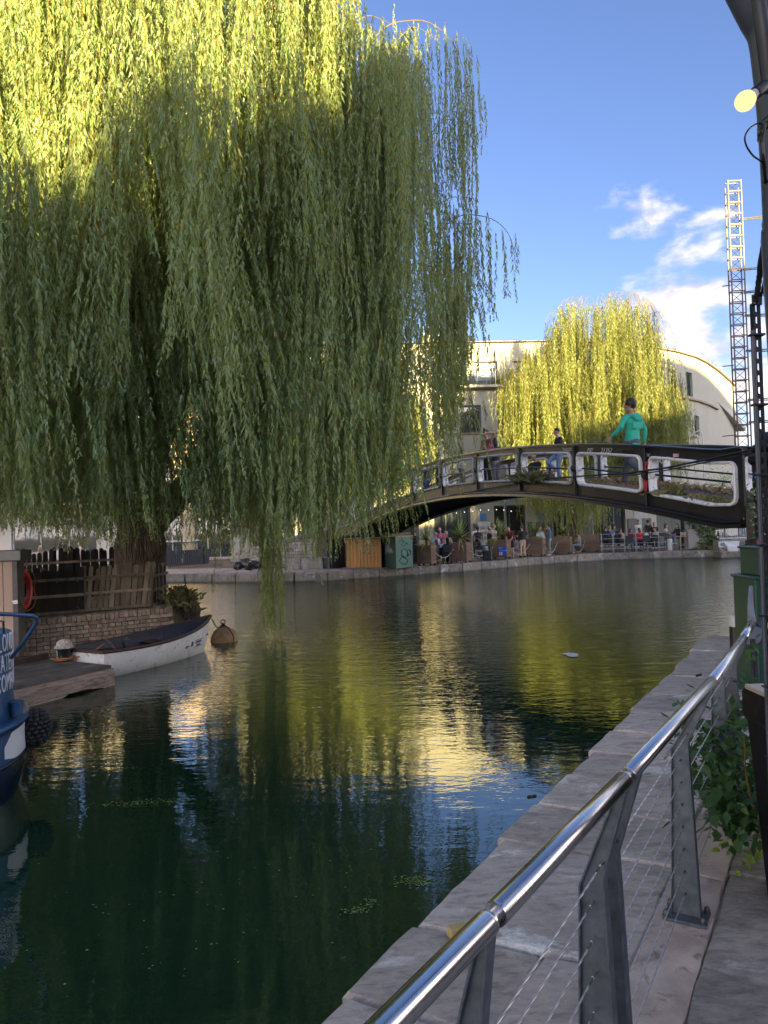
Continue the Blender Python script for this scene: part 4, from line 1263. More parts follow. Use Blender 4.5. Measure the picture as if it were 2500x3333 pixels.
ZR = 13.8
rp = [(1486, 1116), (1784, 1112), (1960, 1117), (2060, 1124), (2123, 1132), (2200, 1146), (2262, 1164), (2300, 1183), (2335, 1208), (2365, 1234), (2391, 1258)]
pl_ = [PZ(x, y, ZR).to_2d() for x, y in rp]
dl = (pl_[1] - pl_[0]).normalized()
pl_ = [pl_[0] - dl * 15] + pl_
W = Wall(pl_)
cb = empty('curved_building', (8, pl_[1].y + 5, 0), label='cream rendered building with a curved wing beyond the bridge', cat='building')
iL = W.hit(1486, 1300)[0]
ops = [W.rect(*q) for q in ((1541, 1177, 1621, 1240), (1668, 1175, 1722, 1240), (1494, 1320, 1569, 1409), (1619, 1318, 1702, 1409),
                            (2176, 1200, 2204, 1282), (2233, 1210, 2256, 1292), (2208, 1345, 2234, 1405), (2260, 1352, 2278, 1420))]
up_ = [(o[0] - 7.5, o[1] - 7.5, o[2], o[3]) for o in (ops[0], ops[2])] + [(o[0] - 12, o[1] - 12, o[2], o[3]) for o in (ops[0], ops[2])]
# openings of the ground floor seen under the bridge and behind the willow
gr = [W.rect(*q) for q in ((1410, 1648, 1535, 1770), (1607, 1646, 1715, 1790), (1798, 1640, 1850, 1790), (1930, 1640, 2040, 1800))]
gr = [(a, b, .0, d) for (a, b, c, d) in gr]
u_ = gr[0][0]
more = [(u_ - 3.6, u_ - 1.6, 0.0, 3.3), (u_ - 6.2, u_ - 4.4, 0.0, 3.3), (u_ - 8.8, u_ - 7.2, 0, 3.3), (u_ - 12.0, u_ - 9.8, 0, 3.3)]
W.shell(-0.1, ZR, ops + up_ + gr + [m_ for m_ in more if m_[0] > .3], M_render, cb)
for i, o in enumerate(ops):
    if i in (0, 1): W.window(o, cb, bars=(1, 1), pane=M_blind)
    elif i in (2, 3): W.window(o, cb, bars=(2, 2), fr=.08)
    else: W.window(o, cb, bars=(1, 1), fr=.08)
for o in up_: W.window(o, cb, bars=(2, 1))
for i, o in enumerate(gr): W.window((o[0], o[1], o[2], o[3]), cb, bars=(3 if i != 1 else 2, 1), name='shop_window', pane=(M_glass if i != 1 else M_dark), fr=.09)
for o in more:
    if o[0] > .3: W.window(o, cb, bars=(2, 1), name='shop_window', frame=M_wframe, fr=.12)
# string courses and sills
zS = W.hit(1600, 1410)[1]
g = MB(); W.sbar(.1, W.hit(1800, 1400)[0], .05, zS, .12, .10, g); child(g.build('sill_course', M_coping), cb)
za = W.hit(2202, 1285)[1]
g = MB(); W.sbar(W.hit(2165, 1285)[0], W.hit(2332, 1300)[0], .10, za - .15, .22, .12, g); child(g.build('string_course', M_coping), cb)
g = MB(); W.sbar(.1, W.c[-1] - .05, .04, ZR + .02, .36, .05, g); child(g.build('roof_edging', M_coping), cb)
# stone base of the ground floor
for (a, b) in ((1536, 1606), (1716, 1797), (1851, 1929), (2041, 2120)):
    u0, u1 = W.hit(a, 1700)[0] + .05, W.hit(b, 1700)[0] - .05
    g = MB(); z = 1.75; g.bar(W.at(u0, .03, z / 2), W.at(u1, .03, z / 2), .06, z); child(g.build('stone_base', M_plinth), cb)
# interior behind the glass, side and back walls
bk = []
for k in range(13):
    u = W.c[-1] * k / 12; bk.append(W.at(u, -.42).to_2d())
g = MB()
rear = [W.at(W.c[-1], -12).to_2d(), W.at(W.c[-1] * .5, -13).to_2d(), W.at(0, -12).to_2d()]
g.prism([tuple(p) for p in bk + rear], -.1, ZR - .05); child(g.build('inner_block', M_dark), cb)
g = MB(); o0 = [W.at(W.c[-1] * k / 24, -.3).to_2d() for k in range(25)]
g.prism([tuple(p) for p in o0 + rear], ZR - .04, ZR + .03); child(g.build('roof', simple('roof felt', (.12, .12, .12), .9, kind='World')), cb)
# overhanging upper end of the wing: the wall below is set back behind a slanting soffit
e_ = W.at(W.c[-1]); dn = W.dirn(W.c[-1] - .1)
zso = PZ(2394, 1405, 0); zo_ = P(2394, 1405, e_.y).z
g = MB()
g.quad(W.at(W.c[-1] + .001, 0, zo_), W.at(W.c[-1] + .001, -6, zo_), W.at(W.c[-1] + .001, -6, ZR), W.at(W.c[-1] + .001, 0, ZR)); child(g.build('end_wall', M_render), cb)
g = MB(); uo = W.hit(2338, 1340)[0]
g.add([W.at(uo, .02, zo_ + 1.6), W.at(W.c[-1], .8, zo_), W.at(W.c[-1], .0, zo_ + .0), W.at(W.c[-1], .02, zo_ + 1.9), W.at(W.c[-1], .8, zo_ + .25)],
      [(0, 1, 2), (0, 3, 4), (0, 4, 1), (1, 4, 3, 2)])
child(g.build('soffit_wedge', M_render), cb)
# roof railing on the wing
rail_u0, rail_u1 = W.hit(2123, 1200)[0], W.c[-1] - .3
n = 12
for k in range(n + 1):
    u = rail_u0 + (rail_u1 - rail_u0) * k / n
    g = MB(); g.tube([W.at(u, -.5, ZR), W.at(u, -.5, ZR + 1.0)], .03, 6); child(g.build('rail_post', M_steel), cb)
for z in (.5, 1.0):
    g = MB(); g.tube([W.at(rail_u0 + (rail_u1 - rail_u0) * k / 24, -.5, ZR + z) for k in range(25)], .025, 6); child(g.build('roof_rail', M_steel), cb)
# roof plant and planters
for px, w_, h_ in ((2215, 1.3, .55), (2238, 1.0, .7), (2160, .9, .35)):
    u = W.hit(px, 1200)[0]; c = W.at(u, -1.8, ZR + h_ / 2)
    g = MB(); g.box(c, (w_, .8, h_), rz=.3, ch=.03); child(g.build('vent_unit', simple('grey vent unit', (.3, .3, .29), .6)), cb)
u = W.hit(1500, 1200)[0] - 1.2
g = MB(); g.box(W.at(u, -1.5, ZR + .45), (2.4, 1.6, .9), ch=.04); child(g.build('roof_hut', M_render), cb)
g = MB(); rg3 = np.random.default_rng(3)
for k in range(60):
    c = W.at(u + rg3.uniform(.2, 2.3), -.5, ZR + .1); d = Vector((rg3.normal(0, .2), rg3.normal(0, .2), rg3.uniform(.2, .5)))
    g.add([c, c + d * .6 + Vector((.05, 0, 0)), c + d, c + d * .6 - Vector((.05, 0, 0))], [(0, 1, 2, 3)])
child(g.build('roof_plants', simple('roof garden green', (.07, .11, .03), .7, bump=0), kind='stuff'), cb)
# balcony with glass rail in front of the upper windows
b0, b1 = W.hit(1488, 1250)[0], W.hit(1665, 1250)[0]
zf = W.hit(1560, 1258)[1]
g = MB(); g.bar(W.at(b0, .35, zf - .08), W.at(b1, .35, zf - .08), .7, .16); child(g.build('balcony_slab', M_render), cb)
g = MB(); g.tube([W.at(b0, .66, zf + .95), W.at(b1, .66, zf + .95)], .03, 6); child(g.build('balcony_rail', M_steel), cb)
for k in range(7):
    u = b0 + (b1 - b0) * k / 6; g = MB(); g.tube([W.at(u, .66, zf), W.at(u, .66, zf + .95)], .022, 6); child(g.build('baluster', M_steel), cb)
t = NT('balcony glass'); t.set('Base Color', (.8, .9, .9, 1)); t.set('Transmission Weight', 1.0); t.set('Roughness', .02); t.set('IOR', 1.1); M_bglass = t.m
g = MB(); g.bar(W.at(b0 + .1, .66, zf + .48), W.at(b1 - .1, .66, zf + .48), .012, .8); child(g.build('glass_panel', M_bglass), cb)
g = MB(); g.box(W.at(W.hit(1628, 1250)[0], .3, zf + .25), (1.4, .4, .45), ch=.03); child(g.build('balcony_planter', simple('grey planter', (.28, .28, .26), .8)), cb)
# small notices beside the doors, menu lights
M_bluep = simple('blue menu print', (.05, .2, .42), .5, var=.5, scale=14, bump=0)
for px in (1573, 1764):
    u, z = W.hit(px, 1683)
    g = MB(); g.bar(W.at(u - .2, .04, z), W.at(u + .2, .04, z), .04, .5); child(g.build('notice', M_bluep), cb)
    g = MB(); g.bar(W.at(u - .18, .04, z - .62), W.at(u + .18, .04, z - .62), .04, .34); child(g.build('wall_vent', M_dark), cb)
u, z = W.hit(1650, 1625)
g = MB(); g.bar(W.at(u - 1.4, .05, z), W.at(u + .6, .05, z), .06, .35); child(g.build('fascia_board', simple('pale blue board', (.22, .36, .45), .6)), cb)

# ---- row of sunlit buildings behind the willow, on the left
def block(name, x0, x1, y, z, mat, label, cat, wins=(), depth=9):
    w = Wall([(x0, y), (x1, y)])
    e = empty(name, ((x0 + x1) / 2, y + depth / 2, 0), label=label, cat=cat)
    w.shell(-.1, z, list(wins), mat, e)
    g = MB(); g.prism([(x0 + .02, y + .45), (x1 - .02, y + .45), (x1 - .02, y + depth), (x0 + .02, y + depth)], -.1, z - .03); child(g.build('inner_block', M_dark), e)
    g = MB(); g.box(((x0 + x1) / 2, y + depth / 2, z + .06), (x1 - x0 + .3, depth + .3, .12)); child(g.build('roof', M_coping), e)
    for s_x in (x0 - .0, x1 + .0):
        g = MB(); g.box((s_x, y + depth / 2 + .2, z / 2 - .06), (.06, depth - .2, z)); child(g.build('side_wall', mat), e)
    for o in wins: w.window(o, e, bars=(2, 2) if o[2] > 3 else (3, 1), frame=M_wframe, name='window' if o[2] > 3 else 'shop_window', fr=.08)
    return w, e
M_pale = simple('white rendered wall', (.50, .47, .40), .85, var=.06, scale=.7, bump=.1, kind='World')
M_pinkb = simple('warm yellow brick', (.50, .40, .26), .85, var=.15, scale=5, bump=.3, kind='World')
ws = []
for k in range(4): ws += [(1.2 + k * 4.1, 3.4 + k * 4.1, zz, zz + 1.7) for zz in (4.9, 8.3)]
ws += [(1.0, 4.6, 0, 2.6), (5.4, 9.0, 0, 2.6), (10.2, 15.6, 0, 2.6)]
wl1, eb1 = block('market_building', -34.0, -16.9, 47, 11.6, M_pale, 'white sunlit market building with a yellow shop sign behind the willow', 'building', ws)
ws = [(.9 + k * 3.0, 2.5 + k * 3.0, zz, zz + 1.6) for k in range(2) for zz in (4.6, 7.8)] + [(.7, 3.0, 0, 2.8), (3.8, 6.2, 0, 2.8)]
wl2, eb2 = block('brick_warehouse', -16.4, -9.5, 49, 9.8, M_pinkb, 'yellow brick warehouse glimpsed through the willow strands', 'building', ws)
# awning and sign of the shop
M_awn = simple('beige awning', (.42, .34, .2), .8, bump=.05)
g = MB(); a = wl1
for (u0, u1) in ((4.5, 9.6),):
    g.add([Vector((-34 + u0, 47, 3.3)), Vector((-34 + u1, 47, 3.3)), Vector((-34 + u1, 45.4, 2.75)), Vector((-34 + u0, 45.4, 2.75)), Vector((-34 + u1, 45.4, 2.5)), Vector((-34 + u0, 45.4, 2.5))], [(3, 2, 1, 0), (3, 5, 4, 2), (0, 1, 2, 3)])
child(g.build('awning', M_awn), eb1)
M_yel = simple('yellow sign letters', (.75, .48, .02), .5, bump=0, var=.05)
M_reds = simple('red sign paint', (.6, .03, .02), .5, bump=0, var=.05)
p = P(172, 1684, 44.6)
sg = empty('shop_sign', (p.x, 44.6, p.z), label='shop sign with yellow letters and a red emblem behind the willow', cat='sign')
g = MB(); g.box((p.x + .4, 44.75, p.z + .16), (3.6, .08, .75)); child(g.build('board', M_pale), sg)
lettering("SD ARKA", .50, M_yel, None, Matrix.Translation((p.x - .35, 44.68, p.z - .02)) @ Matrix.Rotation(R(90), 4, 'X'), 'letters')
child(bpy.data.objects['letters'], sg)
g = MB(); g.lathe([(.26, 0), (.26, .05)], n=20, M=Matrix.Translation((p.x - .85, 44.72, p.z + .16)) @ Matrix.Rotation(R(90), 4, 'X')); child(g.build('emblem', M_reds), sg)
# ================================================================ ISLAND, FENCE, DOCK, BOATS (LEFT)
M_wallbrick = simple('old canal brick', (0.29, 0.215, 0.155), .9, var=.35, scale=9, bump=.7, bscale=40, c2=(.30, .23, .17), kind='World', patch=.35, pc=(.40, .37, .32), ovar=.28)
M_dkmortar = simple('dark mortar', (.07, .062, .05), .95, var=.3, scale=20, bump=.6, bscale=50, kind='World')
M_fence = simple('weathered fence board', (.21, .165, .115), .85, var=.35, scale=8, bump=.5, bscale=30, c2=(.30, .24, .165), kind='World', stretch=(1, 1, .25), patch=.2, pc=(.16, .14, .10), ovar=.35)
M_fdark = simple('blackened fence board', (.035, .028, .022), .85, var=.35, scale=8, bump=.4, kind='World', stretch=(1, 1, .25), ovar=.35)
# corner points of the island wall
wa = PZ(70, 2021, WATER + .82); wb = PZ(559, 1977, WATER + .82)
WA = Vector((wa.x, wa.y)); WB = Vector((wb.x, wb.y)); WDv = (WB - WA).normalized(); WNv = Vector((-WDv.y, WDv.x))
WTOP = WATER + .82
isl = empty('island', (WB.x - 2, WB.y + 2, 0), kind='structure')
def on(u, n=0.0, z=0.0):      # u along the wall from its right corner (negative = left), n into the island
    p = WB + WDv * u + WNv * n; return Vector((p.x, p.y, z))
back = [WB + WNv * .15, Vector((WB.x + .15, WB.y + 1.2)), Vector((-5.5, 18.6)), Vector((-8, 19.6)), Vector((-30, 20)), Vector((-30, 10)), WA - WDv * 12 + WNv * .15]
g = MB(); g.prism([tuple(p) for p in back], -1.5, WTOP - .06); child(g.build('earth', M_earth, ), isl)
# brick wall, each brick in the lit stretch on its own; proxies share meshes
wall_o = empty('brick_wall', on(-1.5, 0, WATER), label='old mossy brick quay wall under the picket fence', cat='wall')
def wall_brick(L=.215, H=.065, Dp=.10, seed=0):
    r = random.Random(seed); g = MB()
    g.box((0, 0, 0), (L, Dp, H), ch=.006)
    g.v = [(x + r.uniform(-.0035, .0035), y + r.uniform(-.003, .003), z + r.uniform(-.0035, .0035)) for x, y, z in g.v]
    return g.mesh('brick', M_wallbrick)
bm_s = [wall_brick(seed=k) for k in range(6)]; bm_h = [wall_brick(L=.10, seed=k + 9) for k in range(3)]; bm_c = [wall_brick(L=.075, H=.11, Dp=.34, seed=k + 20) for k in range(4)]
def place_brick(me, par, loc, ang, name='brick'):
    o = bpy.data.objects.new(name, me); COL.objects.link(o); o.parent = par
    o.location = Vector(loc) - Vector(par.location); o.rotation_euler = (random.uniform(-.02, .02), random.uniform(-.015, .015), ang + random.uniform(-.02, .02)); return o
wang = math.atan2(WDv.y, WDv.x)
ncourse = 9
Lw = 4.2
for c in range(ncourse):
    z = WTOP - .15 - .0755 * c
    u = -.11 if c % 2 else -.055
    header = c % 2
    while u > -Lw:
        L = .215 if not header else .105
        me = random.choice(bm_s if not header else bm_h)
        place_brick(me, wall_o, on(u - (0 if header else .055), .05 + random.uniform(-.008, .008), z), wang)
        u -= L + .010
u = -.04
while u > -Lw:
    place_brick(random.choice(bm_c), wall_o, on(u, .16, WTOP - .055 + random.uniform(-.004, .006)), wang, 'coping_brick'); u -= .085
g = MB(); g.box(on(-Lw / 2, .10, (WTOP + WATER) / 2 - .5), (Lw - .06, .14, .74 + .78), rz=wang); child(g.build('mortar_core', M_dkmortar), wall_o)
# returning face at the corner
ra = math.atan2(WNv.y, WNv.x) - .25
rdir = Vector((math.cos(ra), math.sin(ra)))
for c in range(ncourse):
    z = WTOP - .15 - .0755 * c
    for k in range(5):
        p = WB + rdir * (.12 + .225 * k + (.11 if c % 2 else 0)) + Vector((.03, 0))
        place_brick(random.choice(bm_s), wall_o, (p.x - .05, p.y, z), ra)
for k in range(14):
    p = WB + rdir * (.06 + .085 * k); place_brick(random.choice(bm_c), wall_o, (p.x - .16, p.y, WTOP - .055), ra, 'coping_brick')
g = MB(); pm = WB + rdir * .62; g.box((pm.x - .12, pm.y, -.4), (1.2, .12, 1.5), rz=ra); child(g.build('mortar_core', M_dkmortar), wall_o)
# lumps of stone with grass at the end of the island
M_rub = stone_mat('mossy rubble', (.06, .045, .03), (.20, .135, .09), (.3, .27, .2), .4)
rb = empty('rubble_bank', P(610, 1985, 15.6), label='crumbling bank of rubble with rough grass at the end of the island', cat='bank')
r = random.Random(4)
for k, (px, py, s) in enumerate(((600, 1975, .34), (618, 2000, .3), (585, 2005, .33), (612, 1965, .25), (570, 1985, .35), (622, 1985, .22))):
    c = P(px, py, 15.6 + r.uniform(-.1, .3)); g = MB(); g.ell(c, (s * r.uniform(.8, 1.1), s, s * r.uniform(.7, 1)), 9, 6)
    g.v = [(x + r.uniform(-.03, .03), y + r.uniform(-.03, .03), z + r.uniform(-.03, .03)) for x, y, z in g.v]
    child(g.build('boulder', M_rub, smooth=False), rb)
M_grass = simple('rough grass', (.08, .10, .03), .7, var=.4, scale=20, bump=0, c2=(.16, .15, .06), kind='World')
M_dry = simple('dry grass', (.30, .22, .10), .8, var=.3, scale=20, bump=0, kind='World')
def tufts(name, pts, n, h, mat, label, cat, par=None, spread=.12, lean=.35, wdt=.006, seed=1, droop=0.0):
    rr = np.random.default_rng(seed); g = MB()
    for p in pts:
        for k in range(n):
            b = Vector(p) + Vector((rr.normal(0, spread), rr.normal(0, spread), 0)); hh = h * rr.uniform(.5, 1.2)
            az = rr.uniform(0, 6.28); le = rr.uniform(0, lean)
            d = Vector((math.cos(az) * le, math.sin(az) * le, 1)).normalized(); s = Vector((-math.sin(az), math.cos(az), 0)) * wdt
            m_ = b + d * hh * .6; t_ = b + d * hh + Vector((math.cos(az), math.sin(az), -.4 - droop)) * hh * le * .5
            g.add([b - s, b + s, m_ + s * .7, t_, m_ - s * .7], [(0, 1, 2, 3, 4)])
    o = g.build(name, mat, kind='stuff')
    tag(o, label, cat)
    if par: child(o, par)
    return o
tufts('grass', [P(px, py, 15.35) for px, py in ((575, 1930), (590, 1940), (605, 1945), (580, 1960), (600, 1975), (572, 1985), (592, 1995), (618, 1955), (560, 1950))], 60, .22, M_grass, None, None, rb, .13, .9, .010, 2, .5)
# leaf litter and weeds on the island
tufts('grass', [on(-u_, .5 + .3 * (i % 4), WTOP - .06) for i, u_ in enumerate(np.linspace(.2, 6, 26))], 22, .12, M_grass, 'patchy grass on the earth of the island', 'grass', None, .2, .7, .008, 5)
# picket fence (front panel): boards behind three rails
def picket_fence(A, B, zA, zB, h, n, label, bw_=.085, lean=0.0, skip=(), mat=None, seed=0, rails=(.03, .40, .76), side=-1):
    r = random.Random(seed); A = Vector(A); B = Vector(B); d = B - A; L = d.length; u = d / L; nn = Vector((-u.y, u.x)); ang = math.atan2(u.y, u.x)
    f = empty('picket_fence', (((A + B) / 2).x, ((A + B) / 2).y, min(zA, zB)), label=label, cat='fence', group='picket fences on the island')
    for k in range(n):
        if k in skip: continue
        t = (k + .5) / n; w_ = bw_ * r.uniform(.8, 1.15); hh = h * r.uniform(.95, 1.06)
        p = A.lerp(B, t); z0 = zA + (zB - zA) * t
        g = MB(); N = 6
        prof = [(-w_ / 2, 0), (w_ / 2, 0), (w_ / 2, hh - w_ * .45)] + [(w_ / 2 * math.cos(a), hh - w_ * .45 + w_ * .45 * math.sin(a)) for a in [R(30 * q) for q in range(1, 6)]] + [(-w_ / 2, hh - w_ * .45)]
        th = .018; m_ = len(prof)
        tilt = r.uniform(-.035, .035) + lean
        vs = []
        for s in (-1, 1):
            for (x, z) in prof: vs.append((x + z * tilt, s * th / 2, z))
        fs = [tuple(range(m_)), tuple(2 * m_ - 1 - q for q in range(m_))] + [(q, m_ + q, m_ + (q + 1) % m_, (q + 1) % m_) for q in range(m_)]
        g.add(vs, fs)
        o = g.build('picket', mat or M_fence); o.parent = f
        o.location = Vector((p.x + nn.x * .03, p.y + nn.y * .03, z0)) - f.location; o.rotation_euler = (r.uniform(-.02, .03), 0, ang + r.uniform(-.05, .05))
    for zr in rails:
        g = MB(); g.bar((A.x, A.y, zA + h * zr), (B.x, B.y, zB + h * zr), .03, .055, ch=.005); child(g.build('rail', M_fence), f)
    for t in (0.0, .5, 1.0):
        p = A.lerp(B, t) + nn * .09; z0 = zA + (zB - zA) * t
        g = MB(); g.box((p.x, p.y, z0 + h * .5), (.08, .08, h * 1.04), rz=ang, ch=.006); child(g.build('post', M_fence), f)
    return f
F0 = P(70, 2013, 13.75); F1 = P(494, 1965, 15.0)
Fm = F0.lerp(F1, .47)
picket_fence((Fm.x, Fm.y), (F1.x, F1.y), WTOP + .01, WTOP + .01, .86, 12, 'lighter stretch of worn picket fence on the brick wall, its boards leaning to the right', lean=.10, seed=3)
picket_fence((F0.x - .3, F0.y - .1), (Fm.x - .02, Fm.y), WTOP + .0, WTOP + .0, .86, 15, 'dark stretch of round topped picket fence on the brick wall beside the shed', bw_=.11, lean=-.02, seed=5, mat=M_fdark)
G0 = P(60, 1950, 15.9); G1 = P(372, 1940, 17.2)
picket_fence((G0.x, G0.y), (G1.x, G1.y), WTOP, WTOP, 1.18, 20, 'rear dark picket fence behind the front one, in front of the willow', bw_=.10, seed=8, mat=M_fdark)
E0 = P(503, 1960, 15.1); E1 = P(548, 1950, 15.9)
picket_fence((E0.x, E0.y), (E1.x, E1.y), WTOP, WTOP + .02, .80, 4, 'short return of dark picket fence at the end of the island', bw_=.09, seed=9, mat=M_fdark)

# dock
M_deckb = simple('old deck board', (.075, .062, .052), .8, var=.35, scale=3, bump=.6, bscale=14, c2=(.11, .095, .08), kind='World', stretch=(1, 1, 1), patch=.15, pc=(.16, .15, .13), ovar=.2)
t = NT('split pale timber'); v = t.vec('Object', (.8, 8, 9)); n = t.noise(v, 2.4, 9, .7, 1.8); n2 = t.noise(t.vec('Object', (1, 1, 2)), 1.8, 5)
c = t.ramp(n, [(.34, (.06, .042, .03)), (.47, (.28, .20, .145)), (.68, (.48, .37, .27))]); c = t.mix(t.ramp(n2, [(.4, .0), (.7, .6)]), c, (.26, .21, .175))
t.set('Base Color', c); t.set('Roughness', .85); t.bump(t.noise(v, 2.6, 9, .7, 1.2), 1.0, .03); M_split = t.m
DZ = WATER + .30
dR = PZ(366, 2165, DZ); dL = PZ(41, 2238, DZ)
dd_ = (dR - dL).normalized(); dn_ = Vector((-dd_.y, dd_.x, 0))
dock = empty('wooden_dock', (dL.x, dL.y, DZ), label='low timber dock with split pale edge beam beside the white dinghy', cat='dock')
dl0 = dL - dd_ * 3.0
bl_ = PZ(335, 2100, DZ)
depth_ = 1.55
nb_ = 13
for k in range(nb_):
    g = MB(); w_ = depth_ / nb_
    a = dl0 + dn_ * (w_ * (k + .5) + .02); b = dR + dn_ * (w_ * (k + .5) + .02)
    g.bar(Vector((a.x, a.y, DZ - .02)), Vector((b.x + random.uniform(-.01, .01), b.y, DZ - .02 + random.uniform(-.002, .002))), w_ - .007, .04, ch=.004)
    child(g.build('deck_board', M_deckb), dock)
g = MB(); Lb = (dR - dl0).length; N = 40; vs = []; fs = []; r = random.Random(8)
for i in range(N + 1):
    x = Lb * i / N; e = .012 if i % 2 else 0
    zb_ = -.30 - .03 * math.sin(i * .5) + r.uniform(-.015, .015)
    for (y, z) in ((-.03 + r.uniform(-.012, .012), -.045), (-.05 + r.uniform(-.015, .01), -.12), (-.045 + r.uniform(-.015, .012), -.2), (-.05 + r.uniform(-.01, .01), zb_), (.06, zb_ + .01), (.06, -.045)):
        vs.append((x, y, z))
m_ = 6
fs = [(i * m_ + k, (i + 1) * m_ + k, (i + 1) * m_ + (k + 1) % m_, i * m_ + (k + 1) % m_) for i in range(N) for k in range(m_)] + [tuple(range(m_)), tuple(N * m_ + k for k in range(m_ - 1, -1, -1))]
g.add(vs, fs); o = g.build('edge_beam', M_split); o.parent = dock; o.location = Vector((dl0.x, dl0.y, DZ)) - dock.location; o.rotation_euler = (0, 0, math.atan2(dd_.y, dd_.x))
g = MB(); a = dR + dn_ * .03; b = dR + dn_ * 1.5
g.bar(Vector((a.x - .02, a.y, DZ - .17)), Vector((b.x - .02, b.y, DZ - .17)), .07, .24); child(g.build('end_beam', M_split), dock)
g = MB(); a = dl0 + dn_ * (depth_ + .05); b = dR + dn_ * (depth_ + .0)
g.bar(Vector((a.x, a.y, DZ + .05)), Vector((b.x, b.y, DZ + .05)), .09, .10, ch=.008); child(g.build('back_kerb', simple('red brown timber', (.07, .04, .028), .7, var=.3, scale=6, bump=.3, kind='World')), dock)
kb0 = PZ(235, 2128, DZ); kb1 = PZ(360, 2155, DZ)
for px in (120, 280):
    c = PZ(px, 2290 if px < 200 else 2262, WATER) + dn_ * .5; g = MB(); g.box((c.x, c.y, -.8), (.14, .14, 1.2)); child(g.build('pile', M_foot), dock)
# rust capped bollard with rope
bo = PZ(210, 2150, DZ)
bd = empty('bollard', bo, label='short iron bollard with a flaking white domed cap on the dock', cat='bollard')
g = MB(); g.lathe([(.105, 0), (.115, .01), (.10, .05), (.105, .16), (.12, .20)], bo, 18); child(g.build('stem', M_black, smooth=True), bd)
g = MB(); g.lathe([(.12, .2), (.15, .205), (.152, .225), (.125, .24), (.115, .29), (.075, .335), (.02, .35)], bo, 20)
child(g.build('cap', simple('flaking white paint over rust', (.50, .46, .38), .7, var=.2, scale=14, bump=.5, bscale=40, patch=.7, pc=(.16, .08, .05)), smooth=True), bd)
M_rope = simple('orange rope', (.42, .17, .05), .8, var=.25, scale=40, bump=.3, bscale=200, kind='World')
def rope(name, pts, r_, mat, label, cat, par=None):
    g = MB(); P_ = [Vector(p) for p in pts]; res = []
    for i in range(len(P_) - 1):
        a, b = P_[i], P_[i + 1]; pa = P_[i - 1] if i else a; pb = P_[i + 2] if i + 2 < len(P_) else b
        for j in range(6):
            f = j / 6; res.append(0.5 * ((2 * a) + (b - pa) * f + (2 * pa - 5 * a + 4 * b - pb) * f * f + (3 * a - pa - 3 * b + pb) * f ** 3))
    res.append(P_[-1]); g.tube(res, r_, 6)
    o = g.build(name, mat, smooth=True); tag(o, label, cat)
    if par: child(o, par)
    return o
pts = []
for k in range(26):
    a = k * .9; rr_ = .15 + .035 * math.sin(k * 1.7); pts.append(bo + Vector((math.cos(a) * rr_ + .03, math.sin(a) * rr_, .012 + .003 * k * .8)))
pts += [bo + Vector((.3, .05, .05)), bo + Vector((.42, .2, .12)), bo + Vector((.52, .3, .2))]
rope('rope', pts, .009, M_rope, 'orange rope coiled round the dock bollard', 'rope')
# dinghy
M_hullw = simple('scuffed white hull', (.74, .73, .68), .45, var=.12, scale=3, bump=.12, bscale=20, kind='Object', patch=.22, pc=(.30, .25, .17))
M_navy = simple('worn navy boat paint', (.012, .018, .040), .5, var=.35, scale=5, bump=.2, patch=.16, pc=(.10, .10, .12))
M_gun = simple('dark brown gunwale', (.055, .030, .022), .5, var=.3, scale=12, bump=.3)
sR = PZ(372, 2216, WATER); bW = PZ(664, 2112, WATER)
sRt = PZ(362, 2140, WATER + .40)
bowp = P(685, 2004, bW.y + .12)
axis_s = Vector((sR.x - .65, sR.y + .28, 0)); 
bd_ = Vector((bowp.x - axis_s.x, bowp.y - axis_s.y, 0)); Lboat = bd_.length; bdir = bd_.normalized(); bang = math.atan2(bdir.y, bdir.x) - math.pi / 2
boat = empty('dinghy', (axis_s.x, axis_s.y, WATER), rz=bang, label='white wooden dinghy with navy inside moored between dock and orange buoy', cat='boat')
hb = bowp.z - WATER
NS, NSEC = 22, 9
def hull(off=0.0, inner=False):
    vs = []
    for i in range(NS + 1):
        s = i / NS
        half = .67 * (1 - (max(0, s - .25) / .75) ** 2.3) ** .9 * (1 - .14 * (1 - s) ** 2) if s < 1 else 0.0
        half = max(half, .018) - off
        half = max(half, .004)
        sheer = .45 + (hb - .45) * s ** 2.2 - .05 * math.sin(math.pi * s)
        keel = -.16 + .02 * s + (max(0, s - .9) / .1) ** 2 * .30 + off
        if inner: keel = max(keel, .02)
        for k in range(2 * NSEC + 1):
            v = (k - NSEC) / NSEC; sg = 1 if v >= 0 else -1; v = abs(v)
            x = sg * half * math.sin(v * math.pi / 2) ** (.72)
            z = keel + (sheer - keel) * (1 - math.cos(v * math.pi / 2) ** 1.05) ** .95 if v > 0 else keel
            y = Lboat * s - (1 - v) * .22 * max(0, s - .8) / .2 
            vs.append((x, y, z))
    M_ = 2 * NSEC + 1
    fs = [(i * M_ + k, i * M_ + k + 1, (i + 1) * M_ + k + 1, (i + 1) * M_ + k) for i in range(NS) for k in range(M_ - 1)]
    if inner: fs = [f[::-1] for f in fs]
    return vs, fs, M_
vs, fs, M_ = hull()
g = MB(); g.add(vs, fs); g.add([vs[k] for k in range(M_)], [tuple(range(M_ - 1, -1, -1))]); o = g.build('hull', M_hullw, boat, smooth=True, angle=60)
vi, fi, _ = hull(.03, True)
g = MB(); g.add(vi, fi); g.add([Vector(vi[k]) + Vector((0, .03, 0)) for k in range(M_)], [tuple(range(M_))]); g.build('inner_lining', M_navy, boat, smooth=True, angle=60)
for sd in (0, M_ - 1):
    g = MB(); g.tube([Vector(vs[i * M_ + sd]) for i in range(NS + 1)], .028, 6); g.build('gunwale', M_gun, boat, smooth=True)
